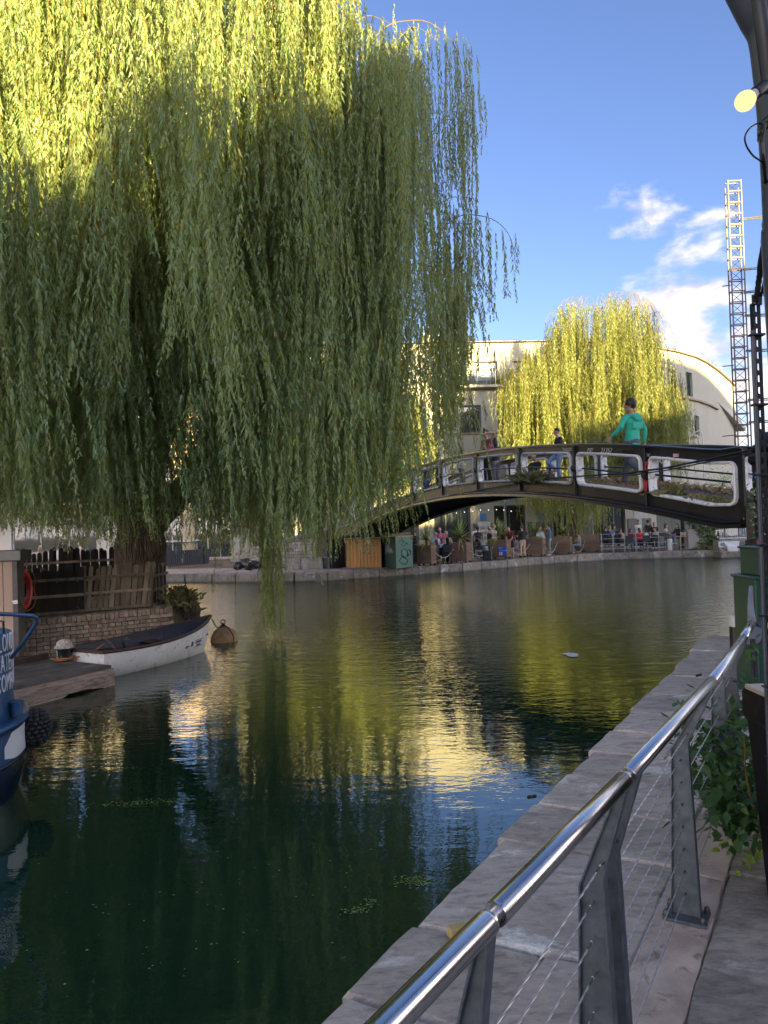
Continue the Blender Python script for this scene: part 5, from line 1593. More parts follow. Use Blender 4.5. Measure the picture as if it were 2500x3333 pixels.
g = MB(); a, b = Vector(vs[0]), Vector(vs[M_ - 1]); g.bar(a, b, .05, .05); g.build('transom_cap', M_gun, boat)
for s, w_ in ((.30, .24), (.60, .22), (.86, .26)):
    half = .63 * (1 - (max(0, s - .25) / .75) ** 2.3) ** .9; g = MB(); g.box((0, Lboat * s, .26 + .07 * s), (2 * half - .07, w_, .025), ch=.004); g.build('thwart', M_gun if s < .7 else M_navy, boat)
for s in (.2, .45, .72):
    half = .63 * (1 - (max(0, s - .25) / .75) ** 2.3) ** .9
    for sg in (-1, 1):
        g = MB(); g.tube([(sg * half * .25, Lboat * s, .03), (sg * half * .75, Lboat * s, .10), (sg * half * .93, Lboat * s, .36)], .016, 5); g.build('rib', M_navy, boat)
# lettering on the side
M_blk = simple('black stencil', (.03, .03, .03), .6, bump=0)
def hull_side(s, z, out=.012):
    i = min(int(s * NS), NS - 1); f = s * NS - i
    A = []
    for j in (i, i + 1):
        best = None
        for k in range(NSEC, M_ - 1):
            p, q = vs[j * M_ + k], vs[j * M_ + k + 1]
            if p[2] <= z <= q[2]: tt = (z - p[2]) / (q[2] - p[2] + 1e-9); best = Vector(p).lerp(Vector(q), tt)
        A.append(best or Vector(vs[j * M_ + M_ - 1]))
    return A[0].lerp(A[1], f) + Vector((out, 0, 0))
def onhull(s0, z0):
    def f(co):
        out = np.empty_like(co)
        for i, (x, y, z) in enumerate(co):
            out[i] = hull_side(s0 + x / Lboat, z0 + y, .006 + z)
        return out
    return f
for body, s0, z0, sz, sp in (('o~', .60, .20, .12, 1.0), ('JOHNSON', .71, .245, .052, 1.0), ('BOATS', .725, .19, .052, 1.0), ('&', .655, .21, .14, 1.0)):
    o = lettering(body, sz, M_blk, None, None, 'lettering', bend=onhull(s0, z0)); o.parent = boat
g = MB(); 
for zz in (.30, .175): g.tube([hull_side(s, zz, .004) for s in np.linspace(.705, .815, 8)], .005, 4)
g.build('stencil_frame', M_blk, boat, kind='stuff')
# orange mooring rope from the wall down into the boat
M_twine = simple('thin orange twine', (.35, .13, .05), .8, bump=0)
q0 = P(250, 1960, 14.6)
rope('rope', [P(252, 1975, 14.2), P(272, 2000, 13.6), P(300, 2055, 13.2), P(350, 2085, 12.7), P(372, 2110, 12.4)], .006, M_twine, 'thin orange line hanging down the brick wall into the dinghy', 'rope')
rope('painter', [P(372, 2110, 12.4), P(365, 2130, 12.2), P(362, 2140, 11.95)], .008, M_twine, 'short orange painter tied at the stern of the dinghy', 'rope')
# buoy
M_buoy = simple('algae stained orange buoy', (.30, .17, .07), .75, var=.3, scale=4, bump=.3, kind='Object', patch=.35, pc=(.12, .11, .03), c2=(.36, .24, .13))
bc = PZ(727, 2089, WATER); 
bu = empty('mooring_buoy', (bc.x, bc.y + .1, WATER), label='large algae stained orange buoy floating at the bow of the dinghy', cat='buoy')
g = MB(); g.lathe([(.05, -.3), (.24, -.2), (.285, -.04), (.275, .10), (.21, .22), (.11, .285), (.05, .30)], (bc.x, bc.y + .1, WATER), 24); child(g.build('float', M_buoy, smooth=True), bu)
top = Vector((bc.x - .02, bc.y + .1, WATER + .30))
g = MB(); g.lathe([(.06, -.03), (.06, .03), (.03, .05), (.035, .08)], top, 12); g.tube([top + Vector((.045 * math.cos(a), 0, .10 + .045 * math.sin(a))) for a in np.linspace(0, 6.28, 13)], .012, 5); child(g.build('shackle', M_black, smooth=True), bu)
rope('chain', [top + Vector((0, 0, .06)), top + Vector((.14, -.12, -.02)), top + Vector((.25, -.16, -.2)), Vector((bc.x + .24, bc.y - .2, WATER - .05))], .011, M_black, 'dark mooring rope hanging down the orange buoy', 'rope')
rope('chain', [top + Vector((0, 0, .06)), top + Vector((-.1, -.1, .0)), bowp + Vector((.03, 0, -.06))], .011, M_black, 'dark line from the buoy to the bow of the dinghy', 'rope')

# shed with vertical cladding at the left edge
M_clad = simple('pinkish brown cladding', (.52, .36, .26), .7, var=.1, scale=3, bump=.25, bscale=25, kind='World', stretch=(1, 1, .2), ovar=.10)
M_trim = simple('grey brown trim', (.10, .09, .08), .6, var=.25, scale=6, bump=.2, kind='World')
s0 = P(66, 2155, 12.6); s0.z = DZ
shd = empty('shed', (s0.x - 1, s0.y + .5, DZ), label='clad timber shed with grey lid at the left edge of the dock', cat='shed')
sh_h = P(66, 1790, 12.6).z - DZ
xr = s0.x; xl = xr - 2.4; y0 = s0.y
n_ = 14
for k in range(n_):
    xa = xl + (xr - .09 - xl) * k / n_; wd = (xr - .09 - xl) / n_
    g = MB(); g.box((xa + wd / 2, y0, DZ + sh_h * .45), (wd - .008, .03, sh_h * .9), ch=.004); child(g.build('cladding_board', M_clad), shd)
g = MB(); g.box((xr - .04, y0 - .005, DZ + sh_h * .46), (.09, .07, sh_h * .92), ch=.006); child(g.build('corner_post', M_trim), shd)
g = MB(); g.box(((xl + xr) / 2, y0 + .14, DZ + sh_h * .45), (xr - xl - .04, .22, sh_h * .88)); child(g.build('carcass', M_trim), shd)
g = MB(); g.box(((xl + xr) / 2 + .04, y0 + .10, DZ + sh_h * .95), (xr - xl + .12, .40, sh_h * .10), ch=.01); child(g.build('lid', simple('dull sheet metal', (.12, .115, .105), .45, metal=.4, var=.25, scale=4, bump=.2)), shd)
hp = P(52, 1958, 12.5)
g = MB(); g.bar(hp + Vector((-.05, -.02, 0)), hp + Vector((.04, -.02, .01)), .02, .03); g.bar(hp + Vector((-.03, -.03, -.03)), hp + Vector((.05, -.03, -.02)), .015, .02); child(g.build('latch', M_steel), shd)
# life ring hanging on the side of the shed
M_redl = simple('red plastic', (.55, .03, .02), .4, var=.1, bump=0)
lc = P(66, 1922, 12.95)
lr = empty('life_ring', lc, label='red life ring hung on the side of the clad shed', cat='life ring')
g = MB(); g.tube([lc + Vector((.05, .30 * math.cos(a) * .8, .30 * math.sin(a))) for a in np.linspace(0, 2 * math.pi, 25)[:-1]], .055, 8, closed=True); child(g.build('ring', M_redl, smooth=True), lr)
g = MB(); g.tube([lc + Vector((.10 + .05 * abs(math.sin(a * 2)), .36 * math.cos(a) * .8, .36 * math.sin(a))) for a in np.linspace(0, 2 * math.pi, 33)], .008, 5); child(g.build('cord', M_rope, smooth=True), lr)

# ---------------------------------------------------------------- blue narrowboat bow
M_blue = simple('blue boat paint', (.018, .065, .15), .32, var=.16, scale=5, bump=.12, bscale=12, kind='World', patch=.06, pc=(.05, .06, .07))
M_navy2 = simple('dark navy hull paint', (.006, .010, .028), .3, var=.3, scale=4, bump=.15, kind='World')
M_wh = simple('white boat paint', (.62, .64, .64), .4, var=.06, scale=5, bump=.05, kind='World')
nb = empty('narrowboat', (-4.9, 6.4, WATER), label='blue narrowboat bow with white lettering at the left edge', cat='boat')
# plan of the bow: rounded, seen from outside to the right
bowc = Vector((-4.33, 6.45)); 
Rb = Vector((1.0, 1.15))
def bowpt(a, k=1.0, z=0.0): return Vector((bowc.x + Rb.x * k * math.cos(a), bowc.y + Rb.y * k * math.sin(a), z))
angs = [R(x) for x in range(-100, 101, 5)]
prof = [(1.0, .66), (1.02, .60), (1.0, .40), (.97, .30), (.985, .26), (.93, .05), (.84, -.25), (.75, -.6)]   # (scale, height above water)
def bowstrip(prof_, mat, name, back=-9.5):
    g = MB(); vs = []; m_ = len(prof_)
    path = [Vector((back, bowpt(angs[0]).y))] 
    for (k, h) in prof_:
        row = [Vector((back, bowc.y + Rb.y * k * math.sin(angs[0]), WATER + h))] + [bowpt(a, k, WATER + h) for a in angs] + [Vector((back, bowc.y + Rb.y * k * math.sin(angs[-1]), WATER + h))]
        vs += row
    n_ = len(angs) + 2
    fs = [(j * n_ + i, (j + 1) * n_ + i, (j + 1) * n_ + i + 1, j * n_ + i + 1) for j in range(m_ - 1) for i in range(n_ - 1)]
    g.add(vs, fs)
    return child(g.build(name, mat, smooth=True, angle=35), nb)
def hK(px, py, k=1.0):
    return None
bowstrip([(1.0, .68), (1.0, .36)], M_blue, 'upper_strake')
bowstrip([(1.003, .36), (1.0, .26), (.96, .12), (.90, -.1), (.8, -.6)], M_navy2, 'lower_hull')
g = MB(); ring = [bowpt(a, 1.01, WATER + .68) for a in angs]; g.tube([Vector((-9.5, ring[0].y, WATER + .68))] + ring + [Vector((-9.5, ring[-1].y, WATER + .68))], .035, 8); child(g.build('gunwale', M_blue, smooth=True), nb)
g = MB(); ring = [bowpt(a, 1.005, WATER + .36) for a in angs]; g.tube(ring, .02, 6); child(g.build('rubbing_strake', M_navy2, smooth=True), nb)
g = MB(); g.prism([(-9.5, bowpt(angs[0]).y)] + [tuple(bowpt(a).to_2d()) for a in angs] + [(-9.5, bowpt(angs[-1]).y)], WATER + .62, WATER + .68); child(g.build('foredeck', M_blue), nb)
# white scallop on the strake
g = MB(); vs = []; fs = []
A0, A1 = R(-4), R(22)
for i in range(13):
    a = A0 + (A1 - A0) * i / 12; f = i / 12
    zt_ = .62; zb2 = .38 
    if f < .35: zb2 = .38 + (.35 - f) * .12; 
    left = f
    vs += [bowpt(a, 1.006, WATER + zt_ - (.10 * max(0, .25 - f) / .25)), bowpt(a, 1.006, WATER + zb2)]
for i in range(12): fs.append((2 * i, 2 * i + 1, 2 * i + 3, 2 * i + 2))
g.add(vs, fs); child(g.build('white_flash', M_wh), nb)
# the curved name board on the foredeck
NBc = Vector((-4.17, 6.62)); NR = .72
NZ0 = WATER + .68; NZ1 = P(60, 2075, 6.5).z
def nbpt(a, k, z): return Vector((NBc.x + NR * k * math.cos(a), NBc.y + NR * k * math.sin(a), z))
g = MB(); aa = [R(x) for x in range(-150, 103, 6)]
vs = []
for k, z in ((1.0, NZ0), (1.0, NZ1), (.96, NZ1 + .01), (.95, NZ0)):
    vs += [nbpt(a, k, z) for a in aa]
n_ = len(aa); fs = [(j * n_ + i, j * n_ + i + 1, ((j + 1) % 4) * n_ + i + 1, ((j + 1) % 4) * n_ + i) for j in range(4) for i in range(n_ - 1)]
fs += [(0, n_, 2 * n_, 3 * n_), (4 * n_ - 1, 3 * n_ - 1, 2 * n_ - 1, n_ - 1)]
g.add(vs, fs); child(g.build('name_board', M_blue, smooth=True, angle=40), nb)
def onboard(a0, z):
    def f(co):
        a = a0 + co[:, 0] / NR
        return np.stack([NBc.x + (NR + .004 + co[:, 2]) * np.cos(a), NBc.y + (NR + .004 + co[:, 2]) * np.sin(a), z + co[:, 1]], 1)
    return f
for body, yb, a0 in (('LONDON', 2138, -6), ('WATERBUS', 2206, -13), ('COMPANY', 2274, -10)):
    o = lettering(body, .225, M_wh, None, None, 'lettering', bend=onboard(R(a0), P(20, yb, 6.35).z), sx=.46, spacing=1.08); child(o, nb)
g = MB(); q = [P(-60, 1997, 6.0), P(40, 2000, 6.2), P(104, 2004, 6.35), P(119, 2011, 6.4), P(120, 2026, 6.42), P(80, 2085, 6.6), P(38, 2140, 6.75)]
g.tube(q, .017, 8); child(g.build('grab_rail', M_blue, smooth=True), nb)
g = MB(); g.tube([P(0, 2022, 6.9), P(11, 2022, 6.9), P(12, 2075, 6.9)], .01, 6); child(g.build('lamp_bracket', M_black, smooth=True), nb)
g = MB(); c = P(54, 2300, 6.75); g.lathe([(.05, -.07), (.05, .03), (.062, .035), (.062, .05)], c, 12); child(g.build('mooring_stud', M_blue, smooth=True), nb)
# rope fender
fb = P(112, 2368, 7.0)
M_fend = simple('black knotted rope', (.022, .020, .018), .8, bump=0)
fe = empty('rope_fender', fb, label='round black knotted rope fender hanging beside the narrowboat bow', cat='fender')
g = MB(); r = random.Random(2)
for i in range(12):
    ph = -1.35 + 2.7 * i / 11
    for k in range(max(4, int(16 * math.cos(ph)))):
        a = 2 * math.pi * (k + .5 * (i % 2)) / max(4, int(16 * math.cos(ph)))
        c = fb + Vector((.13 * math.cos(ph) * math.cos(a), .13 * math.cos(ph) * math.sin(a), .165 * math.sin(ph)))
        g.ell(c, (.03, .03, .02), 6, 4, M=Matrix.Translation(c) @ Matrix.Rotation(a, 4, 'Z') @ Matrix.Rotation(r.uniform(-.5, .5), 4, 'X'))
g.ell(fb, (.125, .125, .16), 12, 8)
child(g.build('knots', M_fend, smooth=True, kind='stuff'), fe)
# ================================================================ STEEL RAILING ON THE NEAR QUAY
def steel_mat():
    t = NT('polished stainless tube'); v = t.vec('Object', (1, 1, 1))
    t.set('Metallic', 1.0); t.set('Base Color', (.58, .57, .56, 1))
    n = t.noise(t.vec('World'), 3.0, 5); n2 = t.noise(t.vec('World', (1, 1, 1)), 40, 3)
    t.set('Roughness', t.ramp(n, [(.3, .15), (.7, .26)])); t.bump(n2, .04, .004)
    return t.m
M_inox = steel_mat()
def galv_mat():
    t = NT('galvanised steel'); v = t.vec('World')
    n = t.noise(v, 16, 5, .6, .6); n2 = t.noise(v, 5, 6, .7)
    c = t.ramp(n, [(.3, (.075, .090, .105)), (.7, (.16, .18, .195))]); c = t.mix(t.ramp(n2, [(.5, .0), (.75, .5)]), c, (.09, .09, .09))
    t.set('Base Color', c); t.set('Metallic', .55); t.set('Roughness', .5); t.bump(n, .1, .005)
    return t.m
M_galv = galv_mat()
M_bolt = simple('dark domed bolt', (.10, .09, .085), .45, metal=.6, bump=.2)
RZ = 1.14; PC = -.665; KZ = .845
JP = [PZ(x, y, RZ) for x, y in ((1266, 3333), (1600, 2990), (2036, 2532), (2318, 2218), (2421, 2078), (2446, 2030))]
JP[0] = JP[1] + (JP[0] - JP[1]) * 6
JA = [Vector((p.x, p.y)).dot(QD) for p in JP]; JC = [Vector((p.x, p.y)).dot(QN) for p in JP]
def rc(a): return float(np.interp(a, JA, JC))
print('rail joints', JA, JC)
rl = empty('towpath_railing', AC(3, PC, 0), label='tubular stainless steel railing with tension wires along the stone quay', cat='railing')
posts_a = [JA[1] - .02, JA[2] - .015, JA[3], JA[4], JA[5] - .05]
segs = [(JA[0], JA[1] - .02), (JA[1] + .02, JA[2] - .02), (JA[2] + .02, JA[3]), (JA[3], JA[4]), (JA[4], JA[5])]
HR = .0255
for i, (a0, a1) in enumerate(segs):
    g = MB(); A, B = AC(a0, rc(a0), RZ), AC(a1, rc(a1), RZ)
    g.tube([A, A.lerp(B, .004), A.lerp(B, .5), A.lerp(B, .996), B], [HR * .93, HR, HR, HR, HR * .93], 28)
    child(g.build('handrail', M_inox, smooth=True, angle=50), rl)
for a in JA[1:3]:      # connectors between the lengths of tube
    g = MB(); c = AC(a, rc(a), RZ); u = (AC(a + .1, rc(a + .1)) - AC(a - .1, rc(a - .1))).normalized()
    g.tube([c - u * .030, c + u * .030], .0125, 12)
    for s in (-1, 1): g.tube([c + u * .019 * s - u * .003, c + u * .019 * s + u * .003], HR * .97, 24)
    g.tube([c + Vector((0, 0, -.005)), c + Vector((0, 0, -.045)) + (AC(0, -.02) - AC(0, 0))], .010, 8)
    child(g.build('joint', M_inox, smooth=True, angle=50), rl)
def plate(prof, a, th, mat, name, par):
    "flat plate in the c-z plane at a"
    g = MB(); n = len(prof)
    vs = [AC(a - th / 2, c, z) for c, z in prof] + [AC(a + th / 2, c, z) for c, z in prof]
    fs = [tuple(range(n)), tuple(range(2 * n - 1, n - 1, -1))] + [(i, n + i, n + (i + 1) % n, (i + 1) % n) for i in range(n)]
    g.add(vs, fs); return child(g.build(name, mat), par)
wz = [.128 + .105 * i for i in range(7)]
def one_post(a, k):
    pr_ = empty('post', AC(a, PC, 0), parent=None); pr_.parent = rl; pr_.matrix_parent_inverse = Matrix.Translation(-Vector(rl.location))
    def put(o): o.parent = pr_; o.matrix_parent_inverse = Matrix.Translation(-Vector(pr_.location)); return o
    RC = rc(a)
    L0, L1, Rr0, Rr1 = PC - .064, PC - .036, PC + .064, PC + .036
    web = [(L0, .012), (Rr0, .012), (Rr1, KZ), (RC + .006, RZ - HR + .002), (RC - .012, RZ - HR + .002), (L1, KZ - .04)]
    g = MB(); n = len(web); th = .008
    vs = [AC(a - th / 2, c, z) for c, z in web] + [AC(a + th / 2, c, z) for c, z in web]
    fs = [tuple(range(n)), tuple(range(2 * n - 1, n - 1, -1))] + [(i, n + i, n + (i + 1) % n, (i + 1) % n) for i in range(n)]
    g.add(vs, fs); put(g.build('web', M_galv))
    for path in ([(L0, .012), (L1, KZ - .04), (RC - .014, RZ - HR)], [(Rr0, .012), (Rr1, KZ), (RC + .008, RZ - HR)]):
        g = MB()
        for i in range(2):
            (c0, z0), (c1, z1) = path[i], path[i + 1]
            w_ = .046 if i == 0 else .040
            g.bar(AC(a, c0, z0), AC(a, c1, z1), .006, w_, up=QD.to_3d(), ch=.0015)
        put(g.build('flange', M_galv))
    g = MB(); c = AC(a, PC, .022); g.box(c, (.19, .15, .014), rz=math.atan2(QN.y, QN.x), ch=.003); put(g.build('base_plate', M_galv))
    for sa in (-1, 1):
        for sc in (-1, 1):
            b = AC(a + sa * .056, PC + sc * .082, .028); g = MB()
            g.lathe([(.017, 0), (.017, .006), (.013, .008), (.0135, .018), (.010, .028), (.004, .033)], b, 12); put(g.build('bolt', M_bolt, smooth=True, angle=50))
    return pr_
for k, a in enumerate(posts_a):
    one_post(a, k)
    if k == 1: one_post(a + .16, k)
# wires, with end fittings at the double post
M_wire = simple('stainless wire rope', (.34, .33, .31), .35, metal=.8, bump=0)
Mw = NT('twisted wire'); 
wv = Mw.node('ShaderNodeTexWave', {'Vector': Mw.vec('World', (1, 1, 1), (0, 0, R(35))), 'Scale': 95.0, 'Distortion': 0.0}).outputs['Fac']
Mw.set('Base Color', Mw.ramp(wv, [(.2, (.22, .21, .20)), (.7, (.72, .70, .66))])); Mw.set('Metallic', .7); Mw.set('Roughness', .4); M_wire = Mw.m
pa = posts_a
spans = [(-1.2, pa[0], 0), (pa[0], pa[1], 2), (pa[1] + .16, pa[2], 0), (pa[2], pa[3], 0), (pa[3], pa[4], 0)]
for (a0, a1, f) in spans:
    for i in range(8):
        z = wz[i] if i < 7 else .885
        c = PC if i < 7 else PC + .035
        g = MB(); g.tube([AC(a0, c, z), AC((a0 + a1) / 2, c, z - .002), AC(a1, c, z)], .0030, 6)
        child(g.build('wire', M_wire, smooth=True), rl)
        for e, s in ((a1, -1), (a0, 1)):
            g = MB(); u = s
            L_ = .085 if e == pa[1] else .03
            if e < 0: continue
            g.tube([AC(e + u * .004, c, z), AC(e + u * L_ * .45, c, z)], .0052, 8); 
            g.tube([AC(e + u * L_ * .4, c, z), AC(e + u * L_, c, z)], .0034, 6)
            g.tube([AC(e - u * .003, c, z), AC(e - u * .012, c, z)], .006, 6)
            child(g.build('wire_fitting', M_bolt if e != pa[1] else M_inox, smooth=True, angle=50), rl)
# scrap of wood lying behind the rail
g = MB(); c = PZ(1490, 3040, .02); g.box((c.x, c.y, .035), (.09, .05, .05), rz=.4, ch=.004)
o = g.build('wood_offcut', simple('yellowed timber', (.42, .32, .12), .7)); tag(o, 'small yellowed wooden offcut lying on the coping under the handrail joint', 'offcut')

# ---------------------------------------------------------------- black bin at the right edge
M_bin = simple('black cast bin paint', (.003, .003, .005), .5, var=.3, scale=6, bump=.18, bscale=14, kind='World', spec=.25)
tpc = P(2423, 2285, 3.42)
bz = tpc.z
bc_ = Vector((tpc.x + .43, 3.42 + .12))
bin_ = empty('litter_bin', (bc_.x, bc_.y, 0), label='black tapered litter bin with a pale boarded top at the right edge', cat='bin')
def octo(cx, cy, r, z, ch=.28):
    k = r * (1 - ch); p = [(r, -k), (r, k), (k, r), (-k, r), (-r, k), (-r, -k), (-k, -r), (k, -r)]
    return [Vector((cx + x, cy + y, z)) for x, y in p]
g = MB(); lv = [(.22, 0.01), (.245, .5), (.268, bz - .17), (.275, bz - .16), (.285, bz - .14), (.285, bz - .03), (.28, bz - .012)]
vs = [];
for r_, z in lv: vs += octo(bc_.x, bc_.y, r_, z)
fs = [(j * 8 + i, j * 8 + (i + 1) % 8, (j + 1) * 8 + (i + 1) % 8, (j + 1) * 8 + i) for j in range(len(lv) - 1) for i in range(8)] + [tuple(range(7, -1, -1)), tuple((len(lv) - 1) * 8 + i for i in range(8))]
g.add(vs, fs); child(g.build('body', M_bin), bin_)
M_topw = simple('bleached top boards', (.42, .34, .24), .45, var=.3, scale=4, bump=.3, bscale=20, kind='World', stretch=(1, .25, 1), patch=.3, pc=(.16, .14, .12))
for k in range(4):
    g = MB(); x0 = bc_.x - .28 + k * .14
    yy = .19 if k in (0, 3) else .27
    g.box((x0 + .07, bc_.y, bz), (.137, yy * 2, .024), ch=.004); child(g.build('top_board', M_topw), bin_)

# ---------------------------------------------------------------- bollard, cabinets, tube, white post
bp = PZ(2397, 2165, 0)
bo2 = empty('bollard', bp, label='round black bollard with a rusty white band at the quay edge', cat='bollard')
h2 = P(2397, 2005, bp.y).z
g = MB(); g.lathe([(.075, 0), (.068, .03), (.066, h2 - .13)], bp, 18); child(g.build('stem', M_black, smooth=True, angle=50), bo2)
g = MB(); g.lathe([(.069, h2 - .13), (.069, h2 - .01), (.060, h2)], bp, 18)
child(g.build('band', simple('white paint with rust runs', (.60, .58, .53), .5, var=.12, scale=9, bump=.2, patch=.35, pc=(.25, .13, .07), stretch=(1, 1, .3), kind='World'), smooth=True, angle=50), bo2)
M_green = simple('dark green cabinet paint', (.011, .055, .035), .42, var=.15, scale=4, bump=.12, kind='World', patch=.06, pc=(.05, .09, .06))
c0 = P(2450, 1885, 7.9)
cab = empty('utility_cabinet', (c0.x + .35, 8.1, 0), label='stack of two dark green utility cabinets at the right edge', cat='cabinet')
zt2 = P(2465, 1786, 7.9).z
g = MB(); g.box((c0.x + .36, 8.1, (c0.z) / 2), (.72, .5, c0.z), ch=.008); child(g.build('lower_cabinet', M_green), cab)
g = MB(); g.box((c0.x + .36, 8.1, c0.z + .012), (.76, .54, .03), ch=.008); child(g.build('rim', M_green), cab)
g = MB(); g.box((c0.x + .42, 8.1, (c0.z + zt2) / 2 + .014), (.70, .42, zt2 - c0.z - .03), ch=.008); child(g.build('upper_cabinet', M_green), cab)
g = MB(); g.box((c0.x + .42, 8.1, zt2 + .006), (.74, .46, .025), ch=.006); child(g.build('lid', M_green), cab)
for k in range(5):
    z = P(2490, 1985 + k * 12, 7.84).z; g = MB(); g.bar((c0.x + .14, 7.84, z), (c0.x + .6, 7.84, z), .012, .025); child(g.build('louvre', M_green), cab)
g = MB(); p = P(2480, 1868, 7.86); g.lathe([(.025, 0), (.025, .01), (.012, .02)], n=12, M=Matrix.Translation(p) @ Matrix.Rotation(R(90), 4, 'X')); child(g.build('screw', M_steel, smooth=True), cab)
# red rope on top
pts = [P(2470, 1770, 7.6), P(2478, 1748, 7.6), P(2492, 1742, 7.7), P(2505, 1752, 7.6), P(2498, 1772, 7.5), P(2480, 1778, 7.5), P(2472, 1760, 7.55), P(2488, 1750, 7.6), P(2510, 1760, 7.6)]
rope('rope', pts, .022, simple('red plastic hose', (.50, .07, .07), .5, bump=0), 'loop of red hose lying on the green cabinets', 'hose')
# slanting grey pipe up from the rail to the cabinets
g = MB(); g.tube([P(2447, 2020, 6.3), P(2443, 1975, 6.9), P(2444, 1912, 7.6)], [.034, .028, .020], 12)
o = g.build('pipe', simple('grey plastic pipe', (.2, .205, .21), .5), smooth=True); tag(o, 'pale grey tapering pipe rising beside the green cabinets', 'pipe')
# blue grey duct with ribbed hose
dctl = P(2447, 2042, 6.6)
dct = empty('duct', dctl, label='blue grey capped duct with a ribbed hose at the end of the handrail', cat='duct')
M_duct = simple('blue grey duct', (.045, .06, .095), .4, var=.15, scale=5, bump=.1)
g = MB(); g.tube([P(2446, 2068, 6.5), P(2480, 2068, 6.7), P(2540, 2068, 7.0)], .085, 20); child(g.build('drum', M_duct, smooth=True, angle=50), dct)
for k in range(5):
    g = MB(); g.tube([P(2470 + k * 9, 2052 - 3 * k, 6.62 + .06 * k) + Vector((0, .07 * math.cos(a), .07 * math.sin(a))) for a in np.linspace(0, 2 * math.pi, 15)[:-1]], .02, 6, closed=True); child(g.build('hose_ring', M_duct, smooth=True), dct)
# brick pier under the duct
pier = empty('brick_pier', P(2490, 2160, 6.6), label='dark brick pier under the blue grey duct', cat='pier')
pp = PZ(2475, 2210, 0)
for c in range(10):
    for k in range(2):
        place_brick(random.choice(bm_s), pier, (pp.x + .11 + k * .225 + (.05 if c % 2 else 0), pp.y, .05 + c * .075), 0)
g = MB(); g.box((pp.x + .25, pp.y + .1, .38), (.42, .2, .76)); child(g.build('mortar_core', M_dkmortar), pier)
wpp = PZ(2441, 2210, 0); wtop = P(2437, 2085, wpp.y).z
g = MB(); g.box((wpp.x, wpp.y, wtop / 2), (.025, .025, wtop), ch=.003); o = g.build('marker_post', M_wh); tag(o, 'thin white post beside the bricks at the end of the railing', 'post')
for i, (x0, x1) in enumerate(((2450, 2452), (2459, 2461))):
    g = MB(); g.tube([P(x0 - 4, 2080, 6.3), P(x0, 2130, 6.25), P(x1, 2205, 6.2)], .014, 8); o = g.build('cable', M_black, smooth=True); tag(o, ('nearer' if i else 'farther') + ' of two black cables hanging from the duct beside the white post', 'cable', 'cables below the duct')
g = MB(); p0 = P(2497, 2095, 4.4); g.box((p0.x + .31, 4.5, p0.z / 2 + .06), (.36, .3, p0.z + .12), ch=.006); o = g.build('meter_box', simple('pale grey cabinet', (.5, .52, .5), .5, bump=.05)); tag(o, 'pale grey box cut by the right edge behind the black bin', 'box')

# ---------------------------------------------------------------- leaning slotted steel post, column and lamp
def slotted(A, B, w_, d_, slots, name, mat, par):
    "channel with a row of round-ended slots, real holes"
    A = Vector(A); B = Vector(B); u = (B - A).normalized(); x = u.cross(Vector((0, 1, 0))).normalized() * -1; y = u.cross(x)
    if y.y > 0: y = -y
    L = (B - A).length; g = MB()
    def pt(a, s, dpt): return A + u * a + x * s + y * dpt
    pitch = L / slots; hw = w_ * .20; sl = pitch * .30
    for k in range(slots):
        c = pitch * (k + .5)
        ring = []
        for q in range(12):
            t_ = 2 * math.pi * (q + .5) / 12; ring.append((c + (sl - hw if math.sin(t_) > 0 else -(sl - hw)) + hw * math.sin(t_), hw * math.cos(t_)))
        out = []
        for (a_, s_) in ring:
            f = max(abs(a_ - c) / (pitch / 2), abs(s_) / (w_ / 2)); out.append((c + (a_ - c) / f, s_ / f))
        for q in range(12):
            q2 = (q + 1) % 12
            g.add([pt(*ring[q], 0), pt(*ring[q2], 0), pt(*out[q2], 0), pt(*out[q], 0)], [(0, 1, 2, 3)])
            g.add([pt(*ring[q], -.003), pt(*ring[q2], -.003), pt(*out[q2], -.003), pt(*out[q], -.003)], [(3, 2, 1, 0)])
            g.add([pt(*ring[q], 0), pt(*ring[q2], 0), pt(*ring[q2], -.003), pt(*ring[q], -.003)], [(3, 2, 1, 0)])
    for s in (-1, 1):
        a = A + x * (w_ / 2) * s; b = B + x * (w_ / 2) * s
        g.bar(a + y * -d_ / 2, b + y * -d_ / 2, .003, d_, up=y)
    return child(g.build(name, mat, kind=None), par)
M_bpost = simple('black coated steel', (.007, .008, .011), .42, var=.3, scale=8, bump=.1, kind='World')
A_ = P(2462, 985, 3.15); B_ = P(2500, 1960, 3.15)
A_ = Vector(A_); B_ = Vector(B_); dirp = (B_ - A_).normalized(); foot = A_ + dirp * ((A_.z - .0) / -dirp.z)
sp_ = empty('slotted_post', foot, label='black slotted steel post leaning at the right edge with cables tied on', cat='post')
slotted(A_, foot, .030, .026, 56, 'channel', M_bpost, sp_)
g = MB(); off = Vector((-.024, -.005, 0)); g.tube([A_ + off + dirp * .12, foot + off], .0085, 10); child(g.build('conduit', simple('dark grey conduit', (.06, .065, .075), .4, metal=.2), smooth=True), sp_)
for k in range(9):
    c = A_ + dirp * (.14 + .30 * k); g = MB(); g.box(c + Vector((-.006, -.004, 0)), (.062, .03, .009), ch=.001); child(g.build('clip', M_bpost), sp_)
g = MB(); g.box(A_ + Vector((0, -.006, .01)), (.042, .012, .045), ch=.002); child(g.build('head_plate', M_bpost), sp_)
for sx_ in (-1, 1):
    for sz_ in (-1, 1):
        g = MB(); c = A_ + Vector((.014 * sx_, -.014, .01 + .015 * sz_)); g.ell(c, (.0035, .003, .0035), 6, 4); child(g.build('screw', M_steel), sp_)
